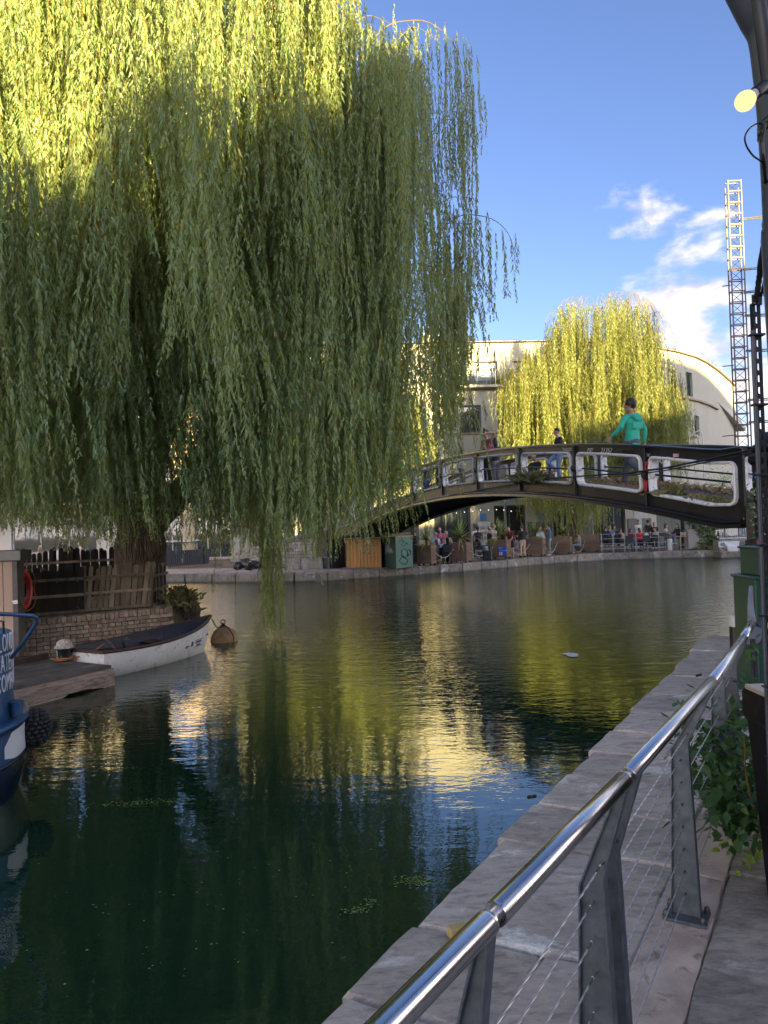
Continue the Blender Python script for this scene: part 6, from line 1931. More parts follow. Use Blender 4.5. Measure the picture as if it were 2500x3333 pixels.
# chain and bunched cables from the head of the post up to the column
top_c = P(2500, 640, 2.9)
chn = empty('chain', A_, label='thick black chain running up from the slotted post', cat='chain')
cp_ = [P(2464, 968, 3.12), P(2470, 915, 3.08), P(2478, 865, 3.04), P(2486, 800, 3.0), P(2490, 730, 2.96), P(2492, 650, 2.9), P(2494, 560, 2.8), P(2490, 480, 2.7)]
for i in range(22):
    f = i / 21 * (len(cp_) - 4); k = int(f); a = cp_[k].lerp(cp_[min(k + 1, len(cp_) - 1)], f - k); b = cp_[k + 1] - cp_[k]; b.normalize()
    s = b.cross(Vector((0, 1, 0))).normalized() if i % 2 else b.cross(Vector((1, 0, 0))).normalized()
    g = MB(); Lh, Wh = .019, .010
    g.tube([a + b * (Lh * math.cos(q)) + s * (Wh * math.sin(q)) for q in np.linspace(0, 2 * math.pi, 13)[:-1]], .0045, 6, closed=True); child(g.build('link', M_bpost, smooth=True), chn)
for i, (o_, wv_) in enumerate(((.012, .5), (-.010, .9), (.022, 1.4))):
    pts = [p + Vector((o_ + .006 * math.sin(j * 1.7 + i), -.01 - .004 * i, 0)) for j, p in enumerate(cp_)]
    rope('cable', pts, .006 + .0015 * i, M_bpost, ('outermost', 'left', 'right')[i] + ' black cable twisted round the chain above the slotted post', 'cable')
# the arched column the lamp hangs on
M_col = simple('bluish grey painted column', (.05, .054, .07), .45, var=.12, scale=2.5, bump=.08, kind='World')
colm = empty('canopy_column', (1.27, 2.45, 0), label='blue grey arched canopy column cut by the top right corner', cat='column')
edge = [(2330, -160), (2360, -60), (2388, 0), (2420, 62), (2444, 125), (2460, 210), (2472, 320), (2480, 430), (2488, 560), (2496, 760), (2502, 1000)]
g = MB(); cs_ = []; rs_ = []
for x, y in edge:
    e = P(x, y, 2.45); rr_ = .105
    cs_.append(e + Vector((rr_ if y > 100 else rr_ * .92, 0, rr_ * .35 if y < 130 else 0))); rs_.append(rr_)
bt = cs_[-1].copy(); bt.z = 0; cs_.append(bt + Vector((.06, 0, 0))); rs_.append(.105)
limb(g, cs_, .105, .105, 24, 0.0, 1); child(g.build('shaft', M_col, smooth=True), colm)
g = MB(); a = P(2500, -40, 2.33); g.tube([P(2462, -60, 2.3), P(2474, 30, 2.3), P(2490, 140, 2.31), P(2504, 300, 2.34)], [.022, .022, .024, .02], 10); child(g.build('cable_sleeve', M_bpost, smooth=True), colm)
for k, y in enumerate((395, 412, 428)):
    c = P(2486, y, 2.45) + Vector((.105, 0, 0)); g = MB(); g.tube([c + Vector((.109 * math.cos(q), .109 * math.sin(q), 0)) for q in np.linspace(0, 2 * math.pi, 25)[:-1]], .006, 6, closed=True); child(g.build('strap', M_bpost, smooth=True), colm)
# lamp
Yb = 2.28; bc3 = P(2424, 330, Yb); sock = P(2480, 286, Yb + .03)
ax = (sock - bc3).normalized()
lamp = empty('festoon_lamp', sock, label='lit warm light bulb in a black socket strapped to the arched column', cat='lamp')
zq = ax; Mq_ = zq.to_track_quat('Z', 'Y').to_matrix().to_4x4(); Mq_.translation = bc3
t = NT('glowing bulb'); em = t.node('ShaderNodeEmission', {'Color': (1.0, .83, .36, 1), 'Strength': .105}); t.l.new(em.outputs[0], t.out.inputs[0]); M_bulb = t.m
g = MB(); g.lathe([(.004, -.030), (.016, -.026), (.027, -.013), (.0305, .0), (.029, .012), (.0245, .024)], n=24, M=Mq_); child(g.build('bulb', M_bulb, smooth=True), lamp)
g = MB(); g.lathe([(.0245, .0242), (.019, .038), (.0155, .052), (.015, .058)], n=24, M=Mq_); child(g.build('collar', simple('white plastic collar', (.42, .40, .40), .5, bump=0), smooth=True), lamp)
g = MB(); g.lathe([(.0185, .056), (.0195, .062), (.0195, .10), (.015, .12)], n=18, M=Mq_); child(g.build('socket', M_bpost, smooth=True, angle=50), lamp)
g = MB(); g.tube([sock, sock + Vector((.03, .02, .03)), sock + Vector((.10, .05, .05))], .012, 8); child(g.build('bracket', M_bpost, smooth=True), lamp)
rope('cable', [P(2484, 405, 2.3), P(2466, 402, 2.3), P(2440, 418, 2.28), P(2425, 445, 2.28), P(2430, 475, 2.29), P(2450, 505, 2.3), P(2470, 520, 2.32), P(2488, 534, 2.35)], .0028, M_bpost, 'thin black cable looping out from the arched column under the bulb', 'cable')
rope('cable', [P(2484, 414, 2.3), P(2472, 420, 2.3), P(2469, 433, 2.3), P(2476, 436, 2.3), P(2485, 424, 2.3)], .0022, M_bpost, 'tiny loop of cable tucked inside the larger loop on the column', 'cable')
rope('cable', [P(2490, 400, 2.3), P(2482, 460, 2.32), P(2487, 540, 2.35), P(2492, 660, 2.6), P(2490, 800, 2.9)], .006, M_bpost, 'black cable running down the side of the arched column', 'cable')

# ---------------------------------------------------------------- climbing plants with single leaves
def leaf_mesh(L, w_, mat, lobes=0, name='leaf', fold=.25):
    g = MB(); n = 5; vs = []
    left = []; right = []
    for i in range(n + 1):
        s = i / n; hw = w_ * math.sin(math.pi * min(1, s * .95 + .03) ** .8) ** .8 * (1 + (lobes * .25 * math.sin(s * 14) if lobes else 0)); hw = max(hw, .0004)
        z = -.25 * L * s * s
        left.append((-hw, s * L, z + hw * fold)); right.append((hw, s * L, z + hw * fold)); vs.append((0, s * L, z))
    V = left + vs + right; m_ = n + 1; fs = []
    for i in range(n): fs.append((i, m_ + i, m_ + i + 1, i + 1)); fs.append((m_ + i, 2 * m_ + i, 2 * m_ + i + 1, m_ + i + 1))
    g.add(V, [f[::-1] for f in fs]); return g.mesh(name, mat, smooth=True)
def plant_leaf_mat(name, c1, c2, edge=None):
    t = NT(name); n = t.noise(t.vec('Object'), 30, 3)
    oi = t.node('ShaderNodeObjectInfo')
    c = t.mix(oi.outputs['Random'], c1, c2)
    if edge is not None:
        c = t.mix(t.ramp(t.noise(t.vec('Object'), 22, 2), [(.54, 0.0), (.60, 1.0)]), c, edge)
    t.set('Base Color', c); t.set('Roughness', .45); t.set('Specular IOR Level', .4)
    tr = t.node('ShaderNodeBsdfTranslucent', {'Color': c}); mx = t.node('ShaderNodeMixShader', {0: .3, 1: t.b.outputs[0], 2: tr.outputs[0]}); t.l.new(mx.outputs[0], t.out.inputs[0]); return t.m
M_shrub = plant_leaf_mat('shrub leaf', (.035, .085, .022), (.085, .165, .035)); M_lime = plant_leaf_mat('lime leaf', (.16, .26, .02), (.26, .36, .03))
M_ivy = plant_leaf_mat('variegated ivy leaf', (.035, .075, .030), (.08, .13, .045), (.50, .52, .30))
def leafy(par, meshes, spots, sd, up=.3):
    r = random.Random(sd)
    for (p, nrm, k, sc) in spots:
        for _ in range(k):
            me = r.choice(meshes); o = bpy.data.objects.new('leaf', me); COL.objects.link(o); o.parent = par
            q = Vector(p) + Vector((r.gauss(0, sc), r.gauss(0, sc), r.gauss(0, sc * .8)))
            o.location = q - Vector(par.location)
            d = (Vector(nrm) + Vector((r.uniform(-.8, .8), r.uniform(-.8, .8), r.uniform(-.6, up)))).normalized()
            o.rotation_mode = 'QUATERNION'; o.rotation_quaternion = d.to_track_quat('Y', 'Z') @ __import__('mathutils').Quaternion((0, 1, 0), r.uniform(-.9, .9))
            s = r.uniform(.6, 1.25); o.scale = (s, s, s)
shr = empty('climbing_shrub', AC(4.6, -.32, 0), label='dark green leafy climber growing between the railing and the bin', cat='plant')
lm = [leaf_mesh(.085, .024, M_shrub), leaf_mesh(.075, .028, M_shrub), leaf_mesh(.06, .020, M_shrub, 1)]
spots = []
r = random.Random(6)
for (px, py, Y, k, sc) in ((2270, 2350, 4.9, 7, .07), (2300, 2370, 4.7, 8, .08), (2340, 2400, 4.5, 9, .09), (2290, 2420, 4.5, 7, .08), (2360, 2450, 4.4, 12, .09), (2320, 2470, 4.4, 10, .08), (2380, 2500, 4.2, 13, .08), (2345, 2530, 4.2, 10, .07), (2400, 2550, 4.1, 13, .08), (2370, 2590, 4.0, 11, .07), (2420, 2600, 3.9, 13, .07),
                          (2390, 2640, 3.9, 11, .06), (2420, 2680, 3.8, 11, .06), (2395, 2700, 3.8, 8, .05), (2400, 2300, 5.2, 7, .06), (2420, 2230, 5.6, 6, .05), (2440, 2120, 6.0, 3, .04), (2410, 2420, 4.8, 12, .09), (2440, 2330, 5.0, 10, .08), (2430, 2480, 4.4, 14, .08), (2445, 2620, 3.9, 14, .07), (2455, 2540, 4.1, 12, .08), (2310, 2500, 4.3, 8, .07), (2280, 2390, 4.8, 6, .06)):
    p = P(px, py, Y); p.z = max(p.z, .06); spots.append((p, (-.45, -.7, .1), k, sc))
leafy(shr, lm, [(p, n_, int(k * 1.2), sc) for p, n_, k, sc in spots], 3)
rr_ = random.Random(31); g = MB()
for (p, n_, k, sc) in spots:
    for _ in range(k * 4):
        q = Vector(p) + Vector((rr_.gauss(.05, sc * 1.5), rr_.gauss(.12, sc * 1.2), rr_.gauss(-.02, sc * 1.5))); q.z = max(q.z, .03)
        d = Vector((rr_.uniform(-1, .6), rr_.uniform(-1, .2), rr_.uniform(-.7, .4))).normalized() * .075; s = d.cross(Vector((.2, .3, 1))).normalized() * .022
        g.add([q, q + d * .45 + s, q + d, q + d * .45 - s], [(0, 1, 2, 3)])
child(g.build('inner_foliage', M_shrub, kind='stuff'), shr)
for k in range(7):
    g = MB(); a = AC(4.2 + .2 * k, -.30 + .02 * k); limb(g, [a, a + Vector((-.05, .1, .3)), a + Vector((-.1 + .03 * k, .1, .55)), a + Vector((-.15, .12 * k * .3, .8))], .006, .003, 5, 0, k); child(g.build('stem', M_twig, smooth=True), shr)
lime = empty('young_plant', PZ(2440, 2780, 0), label='bright lime green young leaves at the foot of the climber', cat='plant')
leafy(lime, [leaf_mesh(.05, .016, M_lime), leaf_mesh(.04, .014, M_lime)], [(PZ(2410, 2775, .03), (-.3, -.8, .2), 9, .045), (PZ(2440, 2785, .05), (-.1, -.8, .2), 12, .05), (PZ(2390, 2760, .03), (-.5, -.6, .1), 7, .04), (PZ(2430, 2745, .1), (-.2, -.8, .3), 9, .04)], 4)
iv = empty('ivy', BP(-.2, -.4, .5), label='variegated ivy climbing the black bridge pillar', cat='plant')
sp2 = []
for (px, py, k, sc) in ((2470, 1565, 3, .05), (2450, 1585, 3, .05), (2440, 1620, 3, .05), (2470, 1610, 4, .07), (2475, 1640, 8, .08), (2485, 1670, 10, .1), (2470, 1700, 11, .1), (2462, 1730, 11, .1), (2480, 1750, 11, .1), (2470, 1780, 10, .1), (2455, 1800, 9, .08), (2475, 1815, 10, .09), (2470, 1840, 9, .08), (2460, 1865, 7, .06), (2482, 1880, 7, .07), (2495, 1700, 11, .1), (2498, 1760, 11, .1), (2495, 1640, 8, .1), (2440, 1655, 4, .04), (2436, 1870, 3, .04), (2490, 1600, 5, .08), (2485, 1850, 7, .08)):
    sp2.append((P(px, py, 10.9), (-.3, -.8, -.1), k, sc))
leafy(iv, [leaf_mesh(.10, .035, M_ivy), leaf_mesh(.085, .032, M_ivy)], sp2, 8, .1)
g = MB(); limb(g, [P(2480, 1880, 11), P(2474, 1780, 11.1), P(2484, 1690, 11.15), P(2468, 1600, 11.2)], .016, .006, 6, 0, 1); child(g.build('stem', M_twig, smooth=True), iv)

# ---------------------------------------------------------------- lattice hoist mast and scaffold ties
M_mast = simple('weathered aluminium', (.065, .055, .048), .5, metal=.0, var=.2, scale=2, bump=.1, kind='World', patch=.25, pc=(.10, .05, .03))
mx0, mx1 = P(2362, 590, 40), P(2397, 590, 40)
mw = .72; mb0 = P(2381 + 18, 1440, 40); mxc = P(2382, 590, 40).x + .2
mtop = P(2380, 582, 40).z
mast = empty('hoist_mast', (mxc, 40.3, 0), label='tall slender lattice mast standing beyond the bridge', cat='mast')
ly = .34
for sx_ in (-1, 1):
    for sy_ in (-1, 1):
        g = MB(); g.box((mxc + sx_ * mw / 2, 40.3 + sy_ * ly / 2, mtop / 2 - (.3 if sy_ > 0 else 0)), (.058, .058, mtop)); child(g.build('chord', M_mast), mast)
nbay = 33; bh = mtop / nbay
for k in range(nbay + 1):
    z = min(k * bh, mtop - .05)
    for sy_ in (-1, 1):
        g = MB(); g.bar((mxc - mw / 2, 40.3 + sy_ * (ly / 2 + .0), z), (mxc + mw / 2, 40.3 + sy_ * ly / 2, z), .035, .06); child(g.build('rung', M_mast), mast)
    if k < nbay:
        g = MB(); a = 1 if k % 1 == 0 else -1
        g.tube([(mxc - mw / 2, 40.3 + ly / 2 - .05, z), (mxc + mw / 2, 40.3 + ly / 2 - .05, z + bh)], .016, 4); child(g.build('brace', M_mast), mast)
        g = MB(); g.tube([(mxc + mw / 2, 40.3 + ly / 2 - .09, z), (mxc - mw / 2, 40.3 + ly / 2 - .09, z + bh)], .016, 4); child(g.build('brace', M_mast), mast)
M_scaf = simple('scaffold tube', (.12, .115, .115), .5, metal=.3, bump=0)
for i, y in enumerate((716, 880, 955, 1030, 1145, 1305, 1378)):
    p = P(2400, y, 40.3)
    for dz in (0, .22):
        g = MB(); g.tube([(mxc + mw / 2, 40.3, p.z + dz * .3), (mxc + 5.5, 41, p.z + .5 * (1 if i < 3 else .2) + dz)], .035, 6); child(g.build('tie', M_scaf), mast)
for y in (932, 1193, 1420):
    p = P(2352, y, 40.3); g = MB(); g.tube([p, (mxc - mw / 2, 40.3, p.z + .05)], .03, 5); g2 = child(g.build('bracket', M_scaf), mast)
scp = empty('scaffold', (mxc + 2.3, 41, 0), label='thin scaffold standards at the right edge behind the slotted post', cat='scaffold')
for x_ in (2488, 2510):
    p = P(x_, 640, 41); g = MB(); g.tube([(p.x + .3, 41, 0), (p.x + .3, 41, p.z)], .06, 6); child(g.build('standard', M_scaf), scp)
# ================================================================ THE FAR BANK
FG = -.05
def far_at(px, py, z=FG): return PZ(px, py, z)
M_planter = simple('brown stained boards', (.17, .105, .065), .65, var=.2, scale=5, bump=.25, bscale=30, kind='World', stretch=(.6, .6, 3), ovar=.18)
M_plsoil = simple('dark soil', (.03, .025, .02), .95)
M_palm = simple('cordyline leaf', (.13, .19, .045), .5, var=.35, scale=3, bump=0, c2=(.24, .30, .08))
M_palmd = simple('dying cordyline leaf', (.38, .26, .07), .6, var=.3, scale=3, bump=0)
M_trail = simple('trailing yellow green leaves', (.22, .24, .05), .6, var=.3, scale=9, bump=0)
def spiky(par, c, h, n, sd, dead=.25):
    r = random.Random(sd)
    for k in range(n):
        az = r.uniform(0, 6.283); dd = k < n * dead
        el = r.uniform(-.5, .5) if dd else r.uniform(.15, 1.5)
        L = h * r.uniform(.75, 1.1); w_ = .034
        d = Vector((math.cos(az) * math.cos(el), math.sin(az) * math.cos(el), math.sin(el)))
        s = Vector((-math.sin(az), math.cos(az), 0)); g = MB(); vs = []
        for i in range(5):
            t_ = i / 4; q = c + d * L * t_ + Vector((0, 0, -.28 * L * t_ * t_ * math.cos(el)))
            ww = w_ * (1 - t_ ** 1.7) * (0.7 + 1.2 * t_ * (1 - t_)) + .002; vs += [q - s * ww, q + Vector((0, 0, -.008)), q + s * ww]
        for i in range(4):
            b = i * 3; g.add([], []); 
        fs = [(i * 3 + j, i * 3 + j + 1, i * 3 + j + 4, i * 3 + j + 3) for i in range(4) for j in range(2)]
        g.add(vs, fs); child(g.build('leaf', M_palmd if dd else M_palm, smooth=True), par)
pls = [(1392, 1843, 58, .95, 'leftmost planter beside the black railings, its spiky palm shedding brown leaves'),
       (1504, 1834, 70, .98, 'planter with the largest, most golden spiky palm, second from the left'),
       (1634, 1821, 70, .98, 'planter with the blue notice and trailing yellow leaves, third from the left'),
       (1751, 1812, 67, .98, 'fourth planter from the left, its spiky palm above bright yellow trailers'),
       (1840, 1804, 64, .96, 'fifth planter from the left, half under the willow tips with a dark spiky palm'),
       (1930, 1797, 62, .98, 'last planter at the steel railings, hung over by willow strands')]
PLC = []
for i, (px, py, wpx, hh, lb) in enumerate(pls):
    b = far_at(px, py); Wd = wpx / 2400 * b.y * .80; c = Vector((b.x, b.y + Wd * .55, FG)); ang = R(-24)
    t_ = empty('planter', c, rz=ang, label=lb, cat='planter', group='brown boarded planters on the far quay')
    PLC.append(c)
    nbd = 5; h0 = .10
    for k in range(nbd):
        z = h0 + (hh - h0) * (k + .5) / nbd; bh_ = (hh - h0) / nbd - .012
        for (ox, oy, lx, ly_) in ((0, -Wd / 2, Wd, .03), (0, Wd / 2, Wd, .03), (-Wd / 2, 0, .03, Wd - .04), (Wd / 2, 0, .03, Wd - .04)):
            g = MB(); g.box((ox, oy, z), (lx, ly_, bh_), ch=.004); g.build('board', M_planter, t_)
    for (sx_, sy_) in ((-1, -1), (1, -1), (1, 1), (-1, 1)):
        g = MB(); g.box((sx_ * (Wd / 2 + .0), sy_ * (Wd / 2 + .0), hh / 2 + .03), (.05, .05, hh - .02), ch=.004); g.build('corner_post', M_planter, t_)
        g = MB(); g.box((sx_ * Wd * .42, sy_ * Wd * .42, .05), (.07, .07, .10)); g.build('foot', M_plsoil, t_)
    g = MB(); g.box((0, 0, hh - .10), (Wd - .05, Wd - .05, .05)); g.build('soil', M_plsoil, t_)
    pc_ = Vector((c.x, c.y, FG + hh - .05))
    if i < 5:
        pt_ = empty('spiky_palm', pc_, label=('brown skirted', 'golden green', 'bright green', 'fresh green', 'dark green')[i] + ' spiky palm growing in the ' + ('first', 'second', 'third', 'fourth', 'fifth')[i] + ' planter from the left', cat='plant', group='spiky palms in the planters')
        g = MB(); limb(g, [pc_ - Vector((0, 0, .1)), pc_ + Vector((0, 0, .30))], .06, .05, 7, .1, i); child(g.build('stem', M_bark), pt_)
        spiky(pt_, pc_ + Vector((0, 0, .28)), (.90, 1.12, .95, .95, .8)[i], (58, 70, 56, 56, 40)[i], i, (.35, .30, .12, .15, .1)[i])
    if i in (0, 2, 3, 4):
        pts = []; r = random.Random(i)
        e = {0: [(-.5, -.55)], 2: [(-.9, -.5), (-.6, -.55), (-.3, -.5)], 3: [(.3, -.5), (.8, -.45)], 4: [(-.3, -.5), (.2, -.5)]}[i]
        g = MB()
        for (ex, ey) in e:
            for q in range({0: 60, 2: 190, 3: 110, 4: 60}[i]):
                zz = -abs(r.gauss(0, {0: .12, 2: .28, 3: .07, 4: .12}[i])) + .08
                p = c + Matrix.Rotation(ang, 3, 'Z') @ Vector((ex * Wd / 2 * 1.0 + r.gauss(0, .10), ey * Wd * 1.05 + r.gauss(0, .03), hh + zz))
                d = Vector((r.uniform(-1, 1), r.uniform(-1, .2), r.uniform(-1, .6))).normalized() * .045; s = d.cross(Vector((0, 1, .3))).normalized() * .018
                g.add([p - s, p + d * .5 - s * .2, p + d, p + s], [(0, 1, 2, 3)])
        o = g.build('trailing_plant', M_trail, kind='stuff')
        tag(o, ('wispy', '', 'long curtain of', 'low bright', 'thin')[i] + ' yellow green trailing leaves over the rim of the ' + ('first', '', 'third', 'fourth', 'fifth')[i] + ' planter', 'plant')
# blue notice on the third planter
c = PLC[2]; Wd = 70 / 2400 * c.y * .8
nt = empty('notice', P(1652, 1795, c.y - .6), label='blue no mooring notice fixed to the front of a planter', cat='sign')
M_bluen = simple('blue notice', (.015, .09, .45), .5, var=.03, bump=0)
Mr = Matrix.Translation(c) @ Matrix.Rotation(R(-24), 4, 'Z')
g = MB(); g.box(None, (.42, .015, .46), M=Mr @ Matrix.Translation((.24, -Wd / 2 - .03, .42))); child(g.build('board', M_bluen), nt)
Mt = Mr @ Matrix.Translation((.06, -Wd / 2 - .042, .43)) @ Matrix.Rotation(R(90), 4, 'X')
child(lettering('No mooring', .085, M_wh, None, Mt), nt)
for k_ in range(2):
    g = MB(); g.box(None, (.10, .004, .012), M=Mr @ Matrix.Translation((.19, -Wd / 2 - .040, .595 - .028 * k_))); child(g.build('print_line', M_wh), nt)
g = MB(); g.box(None, (.17, .006, .15), M=Mr @ Matrix.Translation((.15, -Wd / 2 - .040, .30))); child(g.build('panel', M_wh), nt)
g = MB(); g.lathe([(.038, -.003), (.038, .003)], n=12, M=Mr @ Matrix.Translation((.13, -Wd / 2 - .045, .31)) @ Matrix.Rotation(R(90), 4, 'X')); child(g.build('symbol', M_reds), nt)
g = MB(); g.lathe([(.028, -.003), (.028, .003)], n=12, M=Mr @ Matrix.Translation((.08, -Wd / 2 - .042, .585)) @ Matrix.Rotation(R(90), 4, 'X')); child(g.build('emblem', M_wh), nt)
# ropes slung between the planters
M_slung = simple('grey rope', (.33, .32, .30), .8, bump=0)
nm = ('first and second', 'second and third', 'third and fourth', 'fourth and fifth', 'fifth and last')
for i in range(5):
    a = PLC[i] + Vector((.36, -.42, .62)); b = PLC[i + 1] + Vector((-.36, -.30, .70))
    rope('rope', [a.lerp(b, t_) + Vector((0, 0, -1.3 * t_ * (1 - t_) * (1 + .2 * i % 2))) for t_ in (0, .2, .4, .6, .8, 1)], .018, M_slung, 'grey rope sagging between the ' + nm[i] + ' planters from the left', 'rope')
# wooden cupboard and green cabinet on the quay
M_cup = simple('orange stained boards', (.42, .21, .055), .6, var=.16, scale=4, bump=.2, bscale=20, kind='World', stretch=(2, 2, .3), ovar=.12)
b0 = far_at(1130, 1850); b1 = far_at(1243, 1849)
cw = (b1 - b0).length; ca = math.atan2(b1.y - b0.y, b1.x - b0.x)
ch_ = P(1180, 1752, b0.y).z - FG
cpb = empty('cupboard', b0, rz=ca, label='orange stained wooden cupboard with double doors under the bridge end', cat='cupboard')
nb_ = 10
dl_ = empty('door', (0, 0, 0)); dl_.parent = cpb; dr_ = empty('door', (0, 0, 0)); dr_.parent = cpb
for k in range(nb_):
    g = MB(); g.box((cw * (k + .5) / nb_, 0, ch_ * .5), (cw / nb_ - .012, .03, ch_ - .06), ch=.004); g.build('board', M_cup, dl_ if k < nb_ / 2 else dr_)
g = MB(); g.box((cw * .5, -.03, ch_ * .5), (.09, .02, .05)); g.build('latch', M_black, cpb)
for k in range(9):
    g = MB(); g.box((-.03, .30, .06 + (ch_ - .08) * (k + .5) / 9), (.03, .6, (ch_ - .08) / 9 - .008), ch=.003); g.build('shingle', M_cup, cpb)
g = MB(); g.box((cw / 2, .32, ch_ / 2), (cw - .02, .56, ch_ - .04)); g.build('carcass', M_plsoil, cpb)
g = MB(); g.box((cw / 2, .30, ch_ + .01), (cw + .16, .82, .04), ch=.004); g.build('lid', simple('pale timber lid', (.50, .33, .13), .6, bump=.1), cpb)
q0, q1, q2 = far_at(1246, 1847), far_at(1290, 1852), far_at(1345, 1846)
gh = P(1295, 1748, q1.y).z - FG
gb = empty('green_cabinet', q1, label='dark green metal cabinet with graffiti next to the orange cupboard', cat='cabinet')
q3 = q0 + (q2 - q1)
M_gdark = simple('dark green sheet', (.010, .045, .035), .5, var=.2, bump=.1, kind='World'); M_gteal = simple('teal green sheet', (.012, .105, .075), .5, var=.12, bump=.1, kind='World')
g = MB(); g.prism([tuple(p.to_2d()) for p in (q0, q1, q2, q3)], FG + .02, FG + gh); child(g.build('body', M_gteal), gb)
dq = (q1 - q0).normalized(); nq = Vector((dq.y, -dq.x, 0)) * .012
g = MB(); g.quad(q0 + nq + Vector((0, 0, .03)), q1 + nq + Vector((0, 0, .03)), q1 + nq + Vector((0, 0, gh)), q0 + nq + Vector((0, 0, gh))); child(g.build('side_panel', M_gdark), gb)
g = MB(); cc = (q0 + q2) / 2; g.prism([tuple((cc + (p - cc) * 1.06).to_2d()) for p in (q0, q1, q2, q3)], FG + gh, FG + gh + .035); child(g.build('lid', simple('wood edged lid', (.40, .30, .14), .6)), gb)
de = (q2 - q1).normalized(); ne = Vector((de.y, -de.x, 0)); 
def face(u, z): return q1 + (q2 - q1) * u + ne * .012 + Vector((0, 0, z * gh))
for pts in ([(.2, .86), (.35, .92), (.5, .84), (.3, .76), (.5, .70), (.62, .80), (.75, .74)], [(.3, .55), (.5, .62), (.7, .52), (.65, .36), (.45, .34), (.3, .42), (.35, .58)], [(.7, .60), (.85, .55), (.88, .42), (.72, .38), (.68, .5)], [(.2, .25), (.4, .40), (.55, .30), (.7, .26), (.6, .12), (.35, .14), (.2, .22)]):
    g = MB(); g.tube([face(*p) for p in pts], .012, 4); child(g.build('graffiti', M_gdark), gb)
def face2(u, z): return q0 + (q1 - q0) * u + nq * 1.6 + Vector((0, 0, z * gh))
for k in range(5):
    g = MB(); g.tube([face2(.3 + .1 * k, .45 + .05 * (k % 3)), face2(.34 + .1 * k, .80 - .04 * k), face2(.40 + .1 * k, .5)], .009, 4); child(g.build('graffiti', M_wh), gb)
# low black railings: short run by the first planter, park railings on the left
def railings(name, A, B, h, n, label, hoops=True, spear=False, zb_=FG):
    A = Vector(A); B = Vector(B); e = empty(name, ((A.x + B.x) / 2, (A.y + B.y) / 2, zb_), label=label, cat='railing')
    A = Vector((A.x, A.y, zb_)); B = Vector((B.x, B.y, zb_))
    for k in range(n + 1):
        p = A.lerp(B, k / n); g = MB(); g.box(p + Vector((0, 0, h / 2)), (.02, .02, h + (.06 if spear else 0))); child(g.build('bar', M_black), e)
    for z in (.12, h - .02):
        g = MB(); g.bar(A + Vector((0, 0, z)), B + Vector((0, 0, z)), .025, .035); child(g.build('rail', M_black), e)
    if hoops:
        for k in range(n // 2):
            a = A.lerp(B, 2 * k / n); b = A.lerp(B, (2 * k + 2) / n); g = MB(); w_ = (b - a).length / 2; u = (b - a).normalized(); m__ = (a + b) / 2
            g.tube([m__ + u * w_ * math.cos(q) + Vector((0, 0, h - .22 + .20 * math.sin(q))) for q in np.linspace(0, math.pi, 9)], .009, 4); child(g.build('hoop', M_black), e)
    return e
railings('railings', far_at(1344, 1843), far_at(1366, 1841), 1.0, 5, 'short run of old black railings between the green cabinet and the first planter', hoops=False)
ra0, ra1, ra2 = far_at(548, 1852), far_at(664, 1842), far_at(724, 1846)
railings('railings', ra0, ra1, 1.35, 18, 'black hooped park railings with a white top bar on the far left quay')
g = MB(); g.bar(Vector((ra0.x - 1, ra0.y - .1, FG + 1.42)), Vector((ra1.x, ra1.y - .1, FG + 1.42)), .06, .07)
o = g.build('white_bar', M_wh); tag(o, 'white bar running along the top of the hooped park railings', 'bar')
railings('gate', ra1, ra2, 1.95, 9, 'taller black gate leaf of pointed bars beside the hooped railings', hoops=False, spear=True)
g = MB(); a = ra0 + Vector((-.5, 1.1, .05)); b_ = ra1 + Vector((0, 1.1, .05)); g.bar(a + Vector((0, 0, .45)), b_ + Vector((0, 0, .45)), .1, .8); o = g.build('banner', simple('dark blue banner', (.015, .025, .05), .6)); tag(o, 'dark blue banner board behind the hooped railings', 'board')
# rubbish bags
M_bag = simple('black bin liner', (.012, .013, .016), .3, var=.3, scale=8, bump=.9, bscale=14)
r = random.Random(12)
for i, (px, py, s) in enumerate(((775, 1855, .26), (800, 1850, .34), (825, 1852, .28), (810, 1857, .24), (845, 1852, .22))):
    b = far_at(px, py); g = MB(); g.ell(b + Vector((0, .1, s * .7)), (s, s * .8, s * .8), 11, 8); g.v = [(x + r.gauss(0, .025), y + r.gauss(0, .025), max(FG + .01, z + r.gauss(0, .025))) for x, y, z in g.v]
    o = g.build('rubbish_bag', M_bag, smooth=True, angle=60); tag(o, ('leftmost small', 'largest', 'right hand', 'front middle', 'rightmost little')[i] + ' black rubbish bag in the heap on the far quay', 'bag', 'black rubbish bags on the far quay')
# stone trough planters and steps
M_tr = stone_mat('pale concrete trough', (.24, .22, .19), (.38, .35, .30), (.45, .43, .38), .25)
for i, (x0, x1, y0) in enumerate(((934, 978, 1853), (984, 1050, 1853), (1046, 1082, 1850))):
    a, b = far_at(x0, y0), far_at(x1, y0); h_ = .52; g = MB()
    g.box(((a.x + b.x) / 2, (a.y + b.y) / 2 + .25, FG + h_ / 2), (abs(b.x - a.x), .5, h_), ch=.02); o = g.build('trough', M_tr)
    tag(o, ('left', 'middle long', 'right')[i] + ' pale concrete trough against the brick ramp', 'trough', 'concrete troughs on the far quay')
